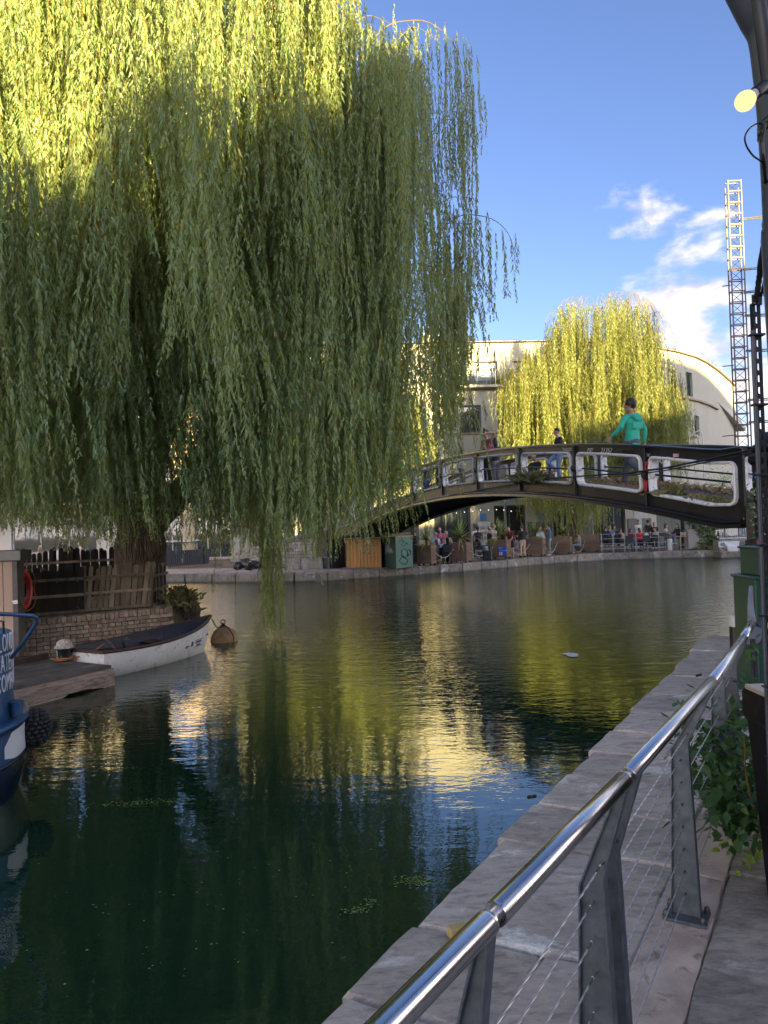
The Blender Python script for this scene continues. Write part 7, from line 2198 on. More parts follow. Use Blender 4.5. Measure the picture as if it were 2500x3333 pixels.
# brick ramp of the bridge at its far end, with steps
M_fbrick = simple('whitish old brick', (.30, .26, .22), .9, var=.25, scale=2, bump=.5, bscale=20, kind='World', patch=.35, pc=(.45, .43, .40), ovar=.25)
rw = empty('brick_wall', BP(9.3, 1, 0), label='old brick ramp wall at the far end of the footbridge, behind the willow tips', cat='wall')
A = Vector((-5.6, 36.4)); B = Vector((1.4, 35.4)); L_ = (B - A).length; u = (B - A).normalized(); ang = math.atan2(u.y, u.x)
bmesh_f = []
for k in range(4):
    g = MB(); rr_ = random.Random(k); g.box((0, 0, 0), (.43, .10, .14), ch=.012); g.v = [(x + rr_.uniform(-.004, .004), y + rr_.uniform(-.006, .006), z + rr_.uniform(-.004, .004)) for x, y, z in g.v]; bmesh_f.append(g.mesh('block', M_fbrick))
cnt = 0
for row in range(15):
    z = FG + .08 + .155 * row; xx = .22 + (.22 if row % 2 else 0)
    while xx < L_ - .2:
        topz = 1.2 + (xx / L_) * 2.2
        if z < topz and cnt < 290 and (row > 2 or True):
            p = A + u * xx; place_brick(random.choice(bmesh_f), rw, (p.x, p.y - .02, z), ang, 'block'); cnt += 1
        xx += .445
g = MB(); nn = Vector((-u.y, u.x)); 
pts = [A, B]; vs = [(A.x, A.y, FG - .3), (B.x, B.y, FG - .3), (B.x, B.y, 2.55), (A.x, A.y, 1.15)]
vs += [(x + nn.x * 2.6, y + nn.y * 2.6, z) for x, y, z in vs]
g.add(vs, [(0, 1, 2, 3), (7, 6, 5, 4), (3, 2, 6, 7), (0, 4, 5, 1), (1, 5, 6, 2), (0, 3, 7, 4)]); child(g.build('core', M_dkmortar), rw)
g = MB(); g.bar((A.x, A.y + .1, 1.2), (B.x, B.y + .1, 2.6), .4, .12, ch=.01); child(g.build('coping', M_tr), rw)
for k in range(5):
    a = far_at(770 + k * 6, 1832 - k * 1); g = MB(); g.box((a.x + .4, a.y + 1.0 + k * .3, FG + .09 + k * .17), (1.9, .32, .18), ch=.01); o = g.build('step', M_tr); child(o, rw)
# abutment of the bridge at the far bank
ab = empty('abutment', BP(10.5, 1, 0), label='dark abutment carrying the far end of the footbridge', cat='abutment')
g = MB(); pts = [BP(10.35, -.25), BP(10.35, BW + .25), BP(12.5, BW + .3), BP(12.5, -.3)]
g.prism([tuple(p.to_2d()) for p in pts], -.5, 1.70); child(g.build('block', M_foot), ab)
for w in (0, BW):
    g = MB(); g.box(BP(10.2, w, 1.4), (.42, .42, 2.9), rz=pr, ch=.03); child(g.build('end_pier', M_pillar), ab)

# steel terrace railing, tables, chairs
M_ss = simple('dull steel rail', (.32, .33, .34), .4, metal=.5, bump=0)
T0 = PZ(1962, 1800, FG); T1 = PZ(2222, 1800, FG); T0.y += .35; T1.y = T0.y
tr_ = empty('terrace_railing', ((T0.x + T1.x) / 2, T0.y, FG), label='low steel railing of four bars in front of the cafe terrace', cat='railing')
for k in range(6):
    x = T0.x + (T1.x - T0.x) * (k + .1) / 5.2; g = MB(); g.tube([(x, T0.y, FG), (x, T0.y, FG + 1.02)], .022, 6); child(g.build('post', M_ss), tr_)
for z in (1.02, .76, .48, .2):
    g = MB(); g.tube([(T0.x, T0.y, FG + z), (T1.x + .6, T0.y, FG + z)], .016, 6); child(g.build('rail', M_ss), tr_)
tc0 = P(2282, 1770, T0.y + .2)
g = MB(); g.box((tc0.x - .05, T0.y + .45, FG + .56), (1.35, .6, 1.1), ch=.02); 
lk = empty('storage_bench', (tc0.x - .05, T0.y + .45, FG), label='pale boarded locker at the end of the cafe terrace', cat='locker')
M_lock = simple('pale grey boards', (.36, .34, .30), .7, var=.1, bump=.1, kind='World')
for k in range(3):
    g = MB(); g.box((tc0.x - .05, T0.y + .16, FG + .22 + .34 * k), (1.35, .03, .33), ch=.005); child(g.build('board', M_lock), lk)
g = MB(); g.box((tc0.x - .05, T0.y + .50, FG + .55), (1.33, .62, 1.02)); child(g.build('carcass', M_lock), lk)
g = MB(); g.box((tc0.x - .05, T0.y + .48, FG + 1.09), (1.42, .72, .04), ch=.005); child(g.build('lid', M_lock), lk)
M_chair = simple('black chair', (.016, .016, .018), .45, bump=0)
M_table = simple('dark table top', (.05, .04, .035), .5, bump=0)
def chair(x, y, face_, label, stool=False, mat=None):
    mat = mat or M_chair; h_ = .74 if stool else .45
    c = empty('bar_stool' if stool else 'chair', (x, y, FG), rz=face_, label=label, cat='stool' if stool else 'chair', group=None if stool else 'black chairs at the waterside tables')
    g = MB(); g.box((0, 0, h_), (.42, .42, .04), ch=.008); g.build('seat', mat, c)
    for sx_ in (-1, 1):
        for sy_ in (-1, 1):
            g = MB(); g.tube([(sx_ * .17, sy_ * .17, h_), (sx_ * .21, sy_ * .21, 0)], .016, 5); g.build('leg', mat, c)
    if not stool:
        g = MB(); g.box((0, -.20, h_ + .27), (.42, .03, .34), ch=.008); g.build('backrest', mat, c)
        for sx_ in (-1, 1): g = MB(); g.tube([(sx_ * .19, -.2, h_), (sx_ * .19, -.2, h_ + .40)], .014, 5); g.build('back_post', mat, c)
    else:
        g = MB(); g.box((0, -.19, .26), (.38, .02, .03)); g.build('footrest', mat, c); g = MB(); g.box((0, -.2, h_ + .16), (.40, .03, .20), ch=.006); g.build('backrest', mat, c)
    return c
def table(x, y, label, h_=.74, r_=.38):
    t_ = empty('table', (x, y, FG), label=label, cat='table', group='cafe tables on the far quay')
    g = MB(); g.box((0, 0, h_), (r_ * 2, r_ * 2, .035), ch=.006); g.build('tabletop', M_table, t_)
    for sx_ in (-1, 1):
        for sy_ in (-1, 1):
            g = MB(); g.tube([(sx_ * r_ * .85, sy_ * r_ * .85, h_), (sx_ * r_ * .9, sy_ * r_ * .9, 0)], .018, 5); g.build('leg', M_chair, t_)
    return t_
def xat(px, Y): return P(px, 1760, Y).x
table(xat(1445, 35.6), 35.6, 'cafe table between the first and second planters')
table(xat(1572, 37.2), 37.0, 'cafe table between the second and third planters')
table(xat(1684, 39.6), 39.6, 'cafe table behind the man in beige trousers')
for i, (px, Y, fc, lb) in enumerate(((1455, 34.9, 0, 'black chair with its back to the water, between the first two planters'), (1985, 41.2, .3, 'black chair by the last planter on the terrace'), (2046, 41.0, 0, 'black chair left of the standing man in a white tee'),
                                     (2100, 41.0, 0, 'black chair with its back to the rail beside the red top'), (2125, 41.3, .2, 'black chair at the middle of the terrace rail'), (1583, 36.6, 1.2, 'black chair behind the third planter'))):
    chair(xat(px, Y), Y, fc, lb)
table(xat(2030, 42.2), 42.2, 'cafe table on the left of the railed terrace'); table(xat(2090, 42.2), 42.2, 'cafe table in the middle of the railed terrace')
table(xat(2186, 41.9), 41.9, 'tall bar table between the two women on stools', 1.02, .34)
chair(xat(2215, 41.2), 41.2, .4, 'pale wooden bar stool by the terrace rail', True, simple('pale stool wood', (.38, .30, .20), .6, bump=0)); chair(xat(2158, 41.9), 41.9, -.4, 'dark bar stool left of the tall table', True)
g = MB(); p = Vector((xat(2180, 41.0), 41.0, FG)); g.lathe([(.14, 0), (.15, .3), (.14, .62), (.13, .64)], p, 16); o = g.build('cylinder_planter', simple('off white pot', (.5, .5, .46), .6), smooth=True, angle=40); tag(o, 'off white cylindrical pot standing behind the terrace rail', 'pot')
g = MB(); p = Vector((xat(1584, 36.3), 36.3, FG)); g.box(p + Vector((0, 0, .27)), (.46, .3, .5), ch=.05); g.tube([p + Vector((-.12, 0, .5)), p + Vector((-.1, 0, .6)), p + Vector((.1, 0, .6)), p + Vector((.12, 0, .5))], .015, 5); o = g.build('bag', M_bag); tag(o, 'black holdall on the quay beside the third planter', 'bag')
# drinks fridge by the wall
fy = W.at(W.hit(1575, 1740)[0]).y - .6; fx = xat(1577, fy)
fr_ = empty('drinks_fridge', (fx, fy, FG), label='glass fronted drinks fridge against the wall behind the crowd', cat='fridge')
g = MB(); g.box((fx, fy, FG + .95), (.75, .6, 1.9), ch=.01); child(g.build('cabinet', simple('fridge white', (.5, .52, .53), .5, bump=0)), fr_)
for k in range(4):
    for j in range(6):
        g = MB(); g.box((fx - .25 + .1 * j, fy - .315, FG + .5 + .34 * k), (.07, .02, .2)); child(g.build('bottle', simple('drink ' + str((j + k) % 4), ((.5, .1, .04), (.06, .15, .4), (.5, .45, .1), (.1, .3, .1))[(j + k) % 4], .4, bump=0)), fr_)
# wall behind the terrace: boarded screen, dark posts, white lattice blocks
M_scr = simple('grey green boards', (.17, .19, .165), .7, var=.08, bump=.1, kind='World', ovar=.1)
sc_ = empty('boarded_screen', (xat(2210, 46), 46, FG), label='grey green vertical boarded screen behind the cafe terrace', cat='screen')
x0, x1 = xat(2140, 46), xat(2330, 46); n_ = 16
for k in range(n_):
    g = MB(); g.box((x0 + (x1 - x0) * (k + .5) / n_, 46, FG + 1.9), ((x1 - x0) / n_ - .02, .05, 3.8)); child(g.build('board', M_scr), sc_)
for px in (2224, 2260):
    g = MB(); x = xat(px, 43.5); g.box((x, 43.5, 1.4), (.16, .16, 2.9)); o = g.build('canopy_post', M_black); tag(o, ('left' if px < 2240 else 'right') + ' of the two black canopy posts behind the women on stools', 'post', 'black canopy posts')
lb_ = empty('lattice_screen', (xat(2083, 45), 45, 2), label='white pierced block screen above the terrace', cat='screen')
for i in range(4):
    for j in range(4):
        p = P(2066 + i * 11 + (4 if j % 2 else 0), 1667 + j * 6, 45); g = MB(); g.box(p, (.16, .12, .07)); child(g.build('block', M_wh), lb_)
# foliage by the terrace end, small railing and wall with the number plate
M_fern = simple('dark terrace foliage', (.04, .07, .025), .6, var=.5, scale=6, bump=0, c2=(.09, .14, .05))
tufts('terrace_plants', [P(px, py, 41.0) for px, py in ((2290, 1770), (2305, 1750), (2320, 1770), (2298, 1730), (2318, 1725), (2335, 1760), (2310, 1790), (2290, 1795), (2330, 1790), (2280, 1710), (2300, 1700))], 34, .55, M_fern, 'mass of dark strappy leaves at the right end of the terrace', 'plants', None, .28, 1.3, .035, 9, .5)
wl_ = empty('concrete_wall', far_at(2370, 1800), label='stained concrete wall with a number plate below white railings at the right end of the quay', cat='wall')
wx0, wx1 = xat(2342, 38.6), xat(2500, 38.6); zt3 = P(2380, 1760, 38.6).z
g = MB(); g.box(((wx0 + wx1) / 2, 39.0, (zt3 - 1.2) / 2), (wx1 - wx0, .8, zt3 + 1.2), ch=.02); child(g.build('block', M_fcop), wl_)
g = MB(); g.box(((wx0 + wx1) / 2, 38.8, -.32), (wx1 - wx0 + .1, .9, .5), ch=.03); child(g.build('footing', M_fcop), wl_)
p = P(2358, 1772, 38.58); g = MB(); g.box(p, (.62, .02, .30)); child(g.build('number_plate', M_wh), wl_)
child(lettering('40', .24, M_blk, None, Matrix.Translation(p + Vector((-.25, -.02, -.08))) @ Matrix.Rotation(R(90), 4, 'X')), wl_)
p = P(2382, 1776, 38.5); g = MB(); pts = [(-.42, .22), (.40, .24), (.34, -.05), (.30, -.28), (-.22, -.30), (-.30, -.02)]; g.add([p + Vector((x, -.01 - .02 * i % 3, z)) for i, (x, z) in enumerate(pts)] + [p + Vector((x, .03, z)) for x, z in pts], [(5, 4, 3, 2, 1, 0), (6, 7, 8, 9, 10, 11)] + [(i, (i + 1) % 6, 6 + (i + 1) % 6, 6 + i) for i in range(6)])
o = g.build('white_cloth', M_wh); tag(o, 'white cloth hung over the concrete wall beside the number plate', 'cloth')
M_wr = simple('white painted railing', (.55, .56, .55), .5, bump=0)
wr = empty('white_railing', (wx0 + 1.5, 39.2, zt3), label='white painted railings on the wall below the right end of the bridge', cat='railing')
hz = P(2380, 1700, 39.2).z
for k in range(22):
    x = wx0 + .3 + (wx1 - wx0 - .3) * k / 21; g = MB(); g.box((x, 39.2, (zt3 + hz) / 2), (.025, .025, hz - zt3)); child(g.build('bar', M_wr), wr)
for z in (zt3 + .12, hz):
    g = MB(); g.box(((wx0 + wx1) / 2 + .15, 39.2, z), (wx1 - wx0 - .3, .04, .05)); child(g.build('rail', M_wr), wr)
# lamp column, camera pole, festoon lights
pc2 = xat(1648, 43.2)
g = MB(); g.tube([(pc2, 43.2, FG), (pc2, 43.2, 1.2), (pc2 - .02, 43.2, 4.2)], [.085, .08, .06], 10); o = g.build('lamp_column', M_galv, smooth=True); tag(o, 'tall grey steel column rising behind the people at the third planter', 'column')
cp2 = P(2288, 1440, 43.5); cph = P(2288, 1413, 43.5)
cam_ = empty('security_camera', (cp2.x, 43.5, FG), label='white gooseneck pole with a hanging dome camera at the corner of the building', cat='camera')
g = MB(); tp_ = P(2286, 1405, 43.5); g.tube([(tp_.x, 43.5, FG), (tp_.x, 43.5, tp_.z - .3), (tp_.x - .06, 43.5, tp_.z - .05), (tp_.x - .22, 43.5, tp_.z + .06), (tp_.x - .38, 43.5, tp_.z), (tp_.x - .42, 43.5, tp_.z - .12)], .035, 8); child(g.build('pole', M_wh, smooth=True), cam_)
g = MB(); g.lathe([(.05, .16), (.13, .10), (.14, .0), (.10, -.09), (.03, -.13)][::-1], (tp_.x - .42, 43.5, tp_.z - .28), 14); child(g.build('dome', M_wh, smooth=True), cam_)
fl = empty('festoon_lights', P(1500, 1660, 42.5), label='string of small white festoon lights across the dark doorway', cat='lights')
pts = [P(x, y, 42.5) for x, y in ((1395, 1672), (1440, 1664), (1500, 1666), (1560, 1657), (1620, 1656), (1690, 1664))]
g = MB(); g.tube(pts, .008, 4); child(g.build('cable', M_black), fl)
t = NT('festoon bulb glow'); em = t.node('ShaderNodeEmission', {'Color': (1, .93, .75, 1), 'Strength': .14}); t.l.new(em.outputs[0], t.out.inputs[0]); M_fb = t.m
for i, (x, y) in enumerate(((1406, 1672), (1432, 1668), (1458, 1668), (1486, 1670), (1512, 1667), (1538, 1664), (1564, 1660), (1590, 1660), (1616, 1659), (1640, 1660), (1664, 1664))):
    g = MB(); g.ell(P(x, y, 42.5), (.028, .028, .035), 6, 5); child(g.build('bulb', M_fb, smooth=True), fl)
# weeds and dry grass on the bridge deck
tufts('dry_grass', [BP(t_, .30 + .12 * (i % 3), zd(t_)) for i, t_ in enumerate(np.linspace(.2, 2.9, 60))], 26, .14, M_dry, 'dry straw coloured grass along the near kerb of the bridge deck', 'grass', None, .10, 1.0, .005, 3, .3)
tufts('weeds', [BP(t_, .16, zo0(t_) - .02) for t_ in (2.55, 2.65, 2.75, 2.85, 2.95, 3.05, 2.7, 2.8)] + [BP(t_, .2, zo0(t_) - .02) for t_ in (.9, .85, .8, .4, .15)], 40, .26, M_grass, 'green weeds sprouting through the opening at the middle of the bridge', 'weeds', None, .12, 1.1, .009, 4, .6)
tufts('buddleia', [BP(t_, -.10, zo0(t_) - .06) for t_ in (2.72, 2.80, 2.66, 2.9)], 70, .42, M_grass, 'tall sprawling weed growing out of the bridge girder', 'weed', None, .13, 1.1, .005, 6, .2)
tufts('dry_grass', [BP(t_, BW - .3, zd(t_)) for t_ in np.linspace(.2, 3.5, 40)], 20, .18, M_dry, 'dry grass along the far kerb of the bridge deck', 'grass', None, .12, 1.0, .006, 13, .3)
# bush in yellow leaf beyond the right end of the bridge
by = empty('bush', P(2350, 1580, 46), label='bright yellow green sunlit bush seen under the right end of the far parapet', cat='bush')
rgb = np.random.default_rng(2); g = MB()
cB = P(2352, 1572, 46)
for k in range(900):
    p = cB + Vector((rgb.normal(0, .75), rgb.normal(0, .4), rgb.normal(0, .5))); d = Vector(rgb.normal(0, 1, 3)).normalized() * .12; s = d.orthogonal().normalized() * .03
    g.add([p, p + d * .5 + s, p + d, p + d * .5 - s], [(0, 1, 2, 3)])
child(g.build('foliage', M_lime, kind='stuff'), by)
g = MB(); g.tube([(cB.x, cB.y, -.05), (cB.x, cB.y, cB.z)], .05, 6); child(g.build('stem', M_bark), by)
# floating scraps: duckweed and leaves on the water
M_duck = simple('duckweed', (.16, .24, .05), .7, var=.4, scale=30, bump=0, kind='World')
rgd = np.random.default_rng(21); g = MB()
for (px, py, n_, sx_, sy_) in ((440, 2615, 160, .22, .05), (1345, 2868, 120, .06, .04), (1165, 2965, 40, .05, .02), (1200, 2935, 30, .04, .05), (880, 2150, 900, .55, .10), (760, 2125, 260, .35, .08), (1050, 2130, 250, .4, .06), (410, 2500, 25, .1, .02), (300, 2950, 12, .3, .1), (600, 3100, 12, .5, .2), (1100, 2850, 25, .4, .15), (700, 2600, 25, 1.2, .5), (900, 2900, 25, .9, .4), (400, 3050, 20, .6, .3), (1250, 2050, 40, .8, .4), (1000, 2300, 50, 1.5, .5)):
    c = PZ(px, py, WATER)
    for k in range(n_):
        p = c + Vector((rgd.normal(0, sx_), rgd.normal(0, sy_), .004)); rr_ = rgd.uniform(.003, .009); a = rgd.uniform(0, 3)
        g.add([p + Vector((math.cos(a + q * 1.257) * rr_, math.sin(a + q * 1.257) * rr_, 0)) for q in range(5)], [(0, 1, 2, 3, 4)])
o = g.build('duckweed', M_duck, kind='stuff'); tag(o, 'scattered duckweed and fallen willow leaves floating on the canal', 'duckweed')
g = MB(); c = PZ(1860, 2133, WATER); r = random.Random(5)
g.add([c + Vector((.13 * math.cos(a) * r.uniform(.6, 1.2), .2 * math.sin(a), .012)) for a in np.linspace(0, 5.9, 12)], [tuple(range(12))]); o = g.build('floating_paper', M_wh); tag(o, 'pale scrap of paper floating in the middle of the canal', 'paper')
g = MB(); c = PZ(1731, 2593, WATER); g.box(c + Vector((0, 0, .006)), (.08, .02, .01), rz=.3); o = g.build('floating_twig', M_bark); tag(o, 'short dark twig floating in the blue patch by the quay', 'twig')
# ================================================================ PEOPLE
def remeshed(g, name, mat, vox, smooth=2):
    me = g.mesh(name, mat); o = bpy.data.objects.new('tmp', me); COL.objects.link(o)
    m_ = o.modifiers.new('r', 'REMESH'); m_.mode = 'VOXEL'; m_.voxel_size = vox; m_.use_smooth_shade = True
    s_ = o.modifiers.new('s', 'SMOOTH'); s_.factor = .5; s_.iterations = smooth
    dg = bpy.context.evaluated_depsgraph_get(); dg.update()
    r = bpy.data.meshes.new_from_object(o.evaluated_get(dg)); r.name = name
    if not r.materials: r.materials.append(mat)
    bpy.data.objects.remove(o); bpy.data.meshes.remove(me); return r
def loft(g, rings, n=14, T=None):
    vs = []
    for (c, rx, ry) in rings:
        for k in range(n):
            a = 2 * math.pi * k / n; v = Vector((c[0] + rx * math.cos(a), c[1] + ry * math.sin(a), c[2])); vs.append(T @ v if T else v)
    fs = [(i * n + k, i * n + (k + 1) % n, (i + 1) * n + (k + 1) % n, (i + 1) * n + k) for i in range(len(rings) - 1) for k in range(n)]
    fs += [tuple(range(n - 1, -1, -1)), tuple((len(rings) - 1) * n + k for k in range(n))]
    g.add(vs, fs)
def ik(S_, Wt, L1, L2, hint):
    d = Wt - S_; D = d.length; mx = (L1 + L2) * .995
    if D > mx: Wt = S_ + d * (mx / D); d = Wt - S_; D = mx
    a = (L1 * L1 - L2 * L2 + D * D) / (2 * D); h = math.sqrt(max(L1 * L1 - a * a, 0)); u = d / D
    b = hint - u * hint.dot(u); b.normalize(); return S_ + u * a + b * h, Wt
CM = {}
def cmat(c, rough=.85):
    k = tuple(round(x, 3) for x in c)
    if k not in CM: CM[k] = simple('cloth %d' % len(CM), c, rough, var=.15, scale=5, bump=.35, bscale=9, kind='Object')
    return CM[k]
SK = {'l': (.50, .30, .21), 'm': (.36, .21, .14), 'd': (.10, .055, .035)}
SKM = {k: simple('skin tone ' + k, v, .55, var=.06, bump=0) for k, v in SK.items()}
HM = {k: simple('hair ' + k, v, .6, var=.3, scale=20, bump=.5, bscale=60) for k, v in {'black': (.012, .010, .009), 'brown': (.05, .03, .018), 'fair': (.26, .17, .08), 'red': (.16, .05, .025), 'grey': (.25, .23, .21)}.items()}
M_eye = simple('eye dark', (.01, .01, .01), .2, bump=0)
def person(loc, face_, H, label, pose='stand', top=(.5, .5, .5), bottom=(.05, .05, .06), shoe=(.5, .5, .5), hair='black', style='short', skin='m', sleeve='short', shorts=False, lean=0.0, wl=None, wr=None, head_turn=0.0, vox=.034, fat=1.0, seat=.47, group=None, extra=None, tilt=0.0):
    """figure facing local +Y, x to its right; H is the standing height; wl / wr wrist targets in metres for a 1.75 m figure"""
    s = H / 1.75; par = empty('person', loc, rz=face_, label=label, cat='person', group=group); near = vox < .025
    sit = pose in ('sit', 'stool'); h0 = (seat / s if sit else .93)
    if pose == 'walk': h0 = .905
    T = Matrix.Translation((0, 0, h0)) @ Matrix.Rotation(-lean, 4, 'X') @ Matrix.Translation((0, 0, -h0)); tp = lambda x, y, z: (T @ Vector((x, y, h0 + z)))
    sh = {sg: tp(.185 * sg * fat ** .5, -.005, .475) for sg in (-1, 1)}
    legs = {}
    for sg in (-1, 1):
        hp = Vector((.088 * sg, 0, h0 - .02))
        if sit:
            kz = min(h0 + .06, .52 if seat < .6 else h0 + .02); kn = Vector((.13 * sg, .43, kz)); an = Vector((.12 * sg, .40 + .06 * sg * (seat < .6), .08 if seat < .6 else h0 - .38))
            if seat < .2: kn = Vector((.16 * sg, .30, .50)); an = Vector((.13 * sg, .52, .07))
        elif pose == 'walk':
            kn = Vector((.09 * sg, .20 if sg > 0 else .02, .50 if sg > 0 else .49)); an = Vector((.085 * sg, .30 if sg > 0 else -.34, .085 if sg > 0 else .22))
        elif pose == 'lean1':
            kn = Vector((.09 * sg, .06, .5)) if sg < 0 else Vector((.10, .34, .66)); an = Vector((.09 * sg, .0, .08)) if sg < 0 else Vector((.10, .06, .40))
        else: kn = Vector((.10 * sg, .03, .50)); an = Vector((.11 * sg, -.01, .08))
        ft = an + Vector((.02 * sg, .15, -.045))
        if pose == 'walk' and sg < 0: ft = an + Vector((0, .11, -.13))
        legs[sg] = (hp, kn, an, ft)
    arms = {}
    for sg, w_ in ((-1, wl), (1, wr)):
        Wt = Vector(w_) if w_ else (Vector((.20 * sg, .34, h0 + .16)) if sit else T @ Vector((.255 * sg, .03, h0 - .06)))
        el, Wt = ik(sh[sg], Wt, .285, .255, Vector((.5 * sg, -.9, -.25))); arms[sg] = (sh[sg], el, Wt)
    nb_, nt_ = tp(0, -.01, .50), tp(0, .015, .60); hc = tp(0, .03 + .02, .70)
    Th = Matrix.Translation(hc) @ Matrix.Rotation(head_turn, 4, 'Z') @ Matrix.Rotation(-lean * .6 - tilt, 4, 'X')
    # body: one continuous surface
    g = MB(); loft(g, [((0, 0, h0 - .10), .125, .09), ((0, 0, h0 + .02), .14, .10), ((0, 0, h0 + .18), .125, .09), ((0, 0, h0 + .36), .145, .10), ((0, 0, h0 + .46), .13, .085), ((0, 0, h0 + .52), .06, .05)], T=T)
    g.tube([nb_, nt_, hc], [.052, .050, .045], 10)
    g.ell(None, (.074, .092, .112), 14, 10, M=Th); g.ell(None, (.055, .06, .06), 12, 8, M=Th @ Matrix.Translation((0, .028, -.068)))
    g.ell(None, (.015, .024, .024), 8, 6, M=Th @ Matrix.Translation((0, .096, -.018)))
    for sg in (-1, 1):
        g.ell(None, (.012, .022, .032), 8, 6, M=Th @ Matrix.Translation((.076 * sg, -.005, -.01)))
        a, e, w_ = arms[sg]; g.tube([tp(.10 * sg, 0, .45), a], .045, 8); g.tube([a, a.lerp(e, .5), e, e.lerp(w_, .35), w_], [.046, .042, .036, .035, .024], 8)
        fd = (w_ - e).normalized(); g.ell(None, (.020, .040, .046), 8, 6, M=Matrix.Translation(w_ + fd * .045) @ fd.to_track_quat('Z', 'Y').to_matrix().to_4x4())
        sd = fd.cross(Vector((sg, 0, 0))).normalized()
        if near:
            for q in range(4):
                b_ = w_ + fd * .075 + sd * (.027 - .018 * q); L_ = (.062, .072, .066, .05)[q]; g.tube([b_, b_ + fd * L_ * .5, b_ + fd * L_ * .85 - Vector((.012 * sg, 0, 0))], [.0095, .009, .008], 6)
            g.tube([w_ + fd * .025 + sd * .025, w_ + fd * .06 + sd * .055, w_ + fd * .085 + sd * .06], [.012, .010, .009], 6)
        hp, kn, an, ft = legs[sg]; g.tube([hp, hp.lerp(kn, .5), kn, kn.lerp(an, .35), an], [.078, .068, .052, .052, .034], 10); g.tube([an, ft], [.04, .035], 8)
    S_ = Matrix.Scale(s, 4)
    def put(me, name):
        me.transform(S_); o = bpy.data.objects.new(name, me); COL.objects.link(o); o.parent = par; return o
    b_o = put(remeshed(g, 'body', SKM[skin], vox * (.7 if near else .8), 1), 'body')
    # shirt
    g = MB(); f = fat
    loft(g, [((0, 0, h0 - .09), .155 * f, .115 * f), ((0, 0, h0 + .05), .158 * f, .118 * f), ((0, 0, h0 + .2), .15 * f, .115 * f), ((0, 0, h0 + .36), .172 * f ** .5, .122), ((0, 0, h0 + .46), .155, .10), ((0, 0, h0 + .515), .07, .065)], T=T)
    for sg in (-1, 1):
        a, e, w_ = arms[sg]; g.tube([tp(.09 * sg, 0, .44), a], .068, 10)
        if sleeve == 'short': g.tube([a, a.lerp(e, .5), a.lerp(e, .78)], [.065, .062, .062], 10)
        elif sleeve == 'long': g.tube([a, a.lerp(e, .5), e, e.lerp(w_, .5), e.lerp(w_, .96)], [.066, .060, .054, .048, .040], 10)
    put(remeshed(g, 'shirt', cmat(top), vox, 2), 'shirt')
    # trousers
    g = MB(); g.ell((0, -.01, h0 - .02), (.152 * f, .118 * f, .13), 14, 10)
    for sg in (-1, 1):
        hp, kn, an, ft = legs[sg]
        if shorts: g.tube([hp, hp.lerp(kn, .5), hp.lerp(kn, .88)], [.098, .088, .082], 12)
        else: g.tube([hp, hp.lerp(kn, .5), kn, kn.lerp(an, .5), kn.lerp(an, .97)], [.098, .086, .072, .064, .062], 12)
    put(remeshed(g, 'trousers' if not shorts else 'shorts', cmat(bottom), vox, 1), 'trousers' if not shorts else 'shorts')
    for sg in (-1, 1):
        hp, kn, an, ft = legs[sg]; d = (ft - an); d = Vector((d.x, d.y, 0 if pose != 'walk' or sg > 0 else d.z * 1.0)).normalized(); M = Matrix.Translation((an + ft) / 2 + Vector((0, .0, -.012))) @ d.to_track_quat('Y', 'Z').to_matrix().to_4x4()
        g = MB(); g.ell(None, (.048, .135, .048), 10, 7, M=M); put(g.mesh('shoe', cmat(shoe), True), 'shoe')
    # hair
    g = MB()
    if style != 'bald':
        k = {'short': 1.07, 'afro': 1.26, 'long': 1.12, 'bun': 1.07, 'cap': 1.07, 'hood': 1.2}[style]
        g.ell(None, (.078 * k, .092 * k, .098 * k), 12, 9, M=Th @ Matrix.Translation((0, -.018 * k - .004, .024 + .012 * (k - 1) * 5)))
        if style in ('long', 'hood'): g.tube([Th @ Vector((0, -.05, -.02)), Th @ Vector((0, -.085, -.12)), Th @ Vector((0, -.09, -.26))], [.088, .085, .05], 10)
        if style == 'bun': g.ell(None, (.045, .045, .045), 8, 6, M=Th @ Matrix.Translation((0, -.115, .07)))
        hm = HM.get(hair) or cmat(hair)
        put(remeshed(g, 'hair' if style != 'hood' else 'hood', hm if style != 'hood' else cmat(top), .02, 1), 'hair' if style != 'hood' else 'hood')
    if style == 'cap' or extra == 'cap':
        g = MB(); g.lathe([(.088, 0), (.09, .03), (.075, .07), (.03, .09)], n=14, M=Th @ Matrix.Translation((0, -.01, .035))); g.box(None, (.12, .11, .012), M=Th @ Matrix.Translation((0, .11, .04))); put(g.mesh('cap', cmat((.55, .47, .36)), True, 40), 'cap')
    for sg in (-1, 1):
        g = MB(); g.ell(None, (.011, .007, .007), 6, 5, M=Th @ Matrix.Translation((.030 * sg, .087, .012))); put(g.mesh('eye', M_eye, True), 'eye')
    return par, s, T, Th, put, arms
def addp(name, g, mat, put, smooth=True): return put(g.mesh(name, mat, smooth, 45), name)

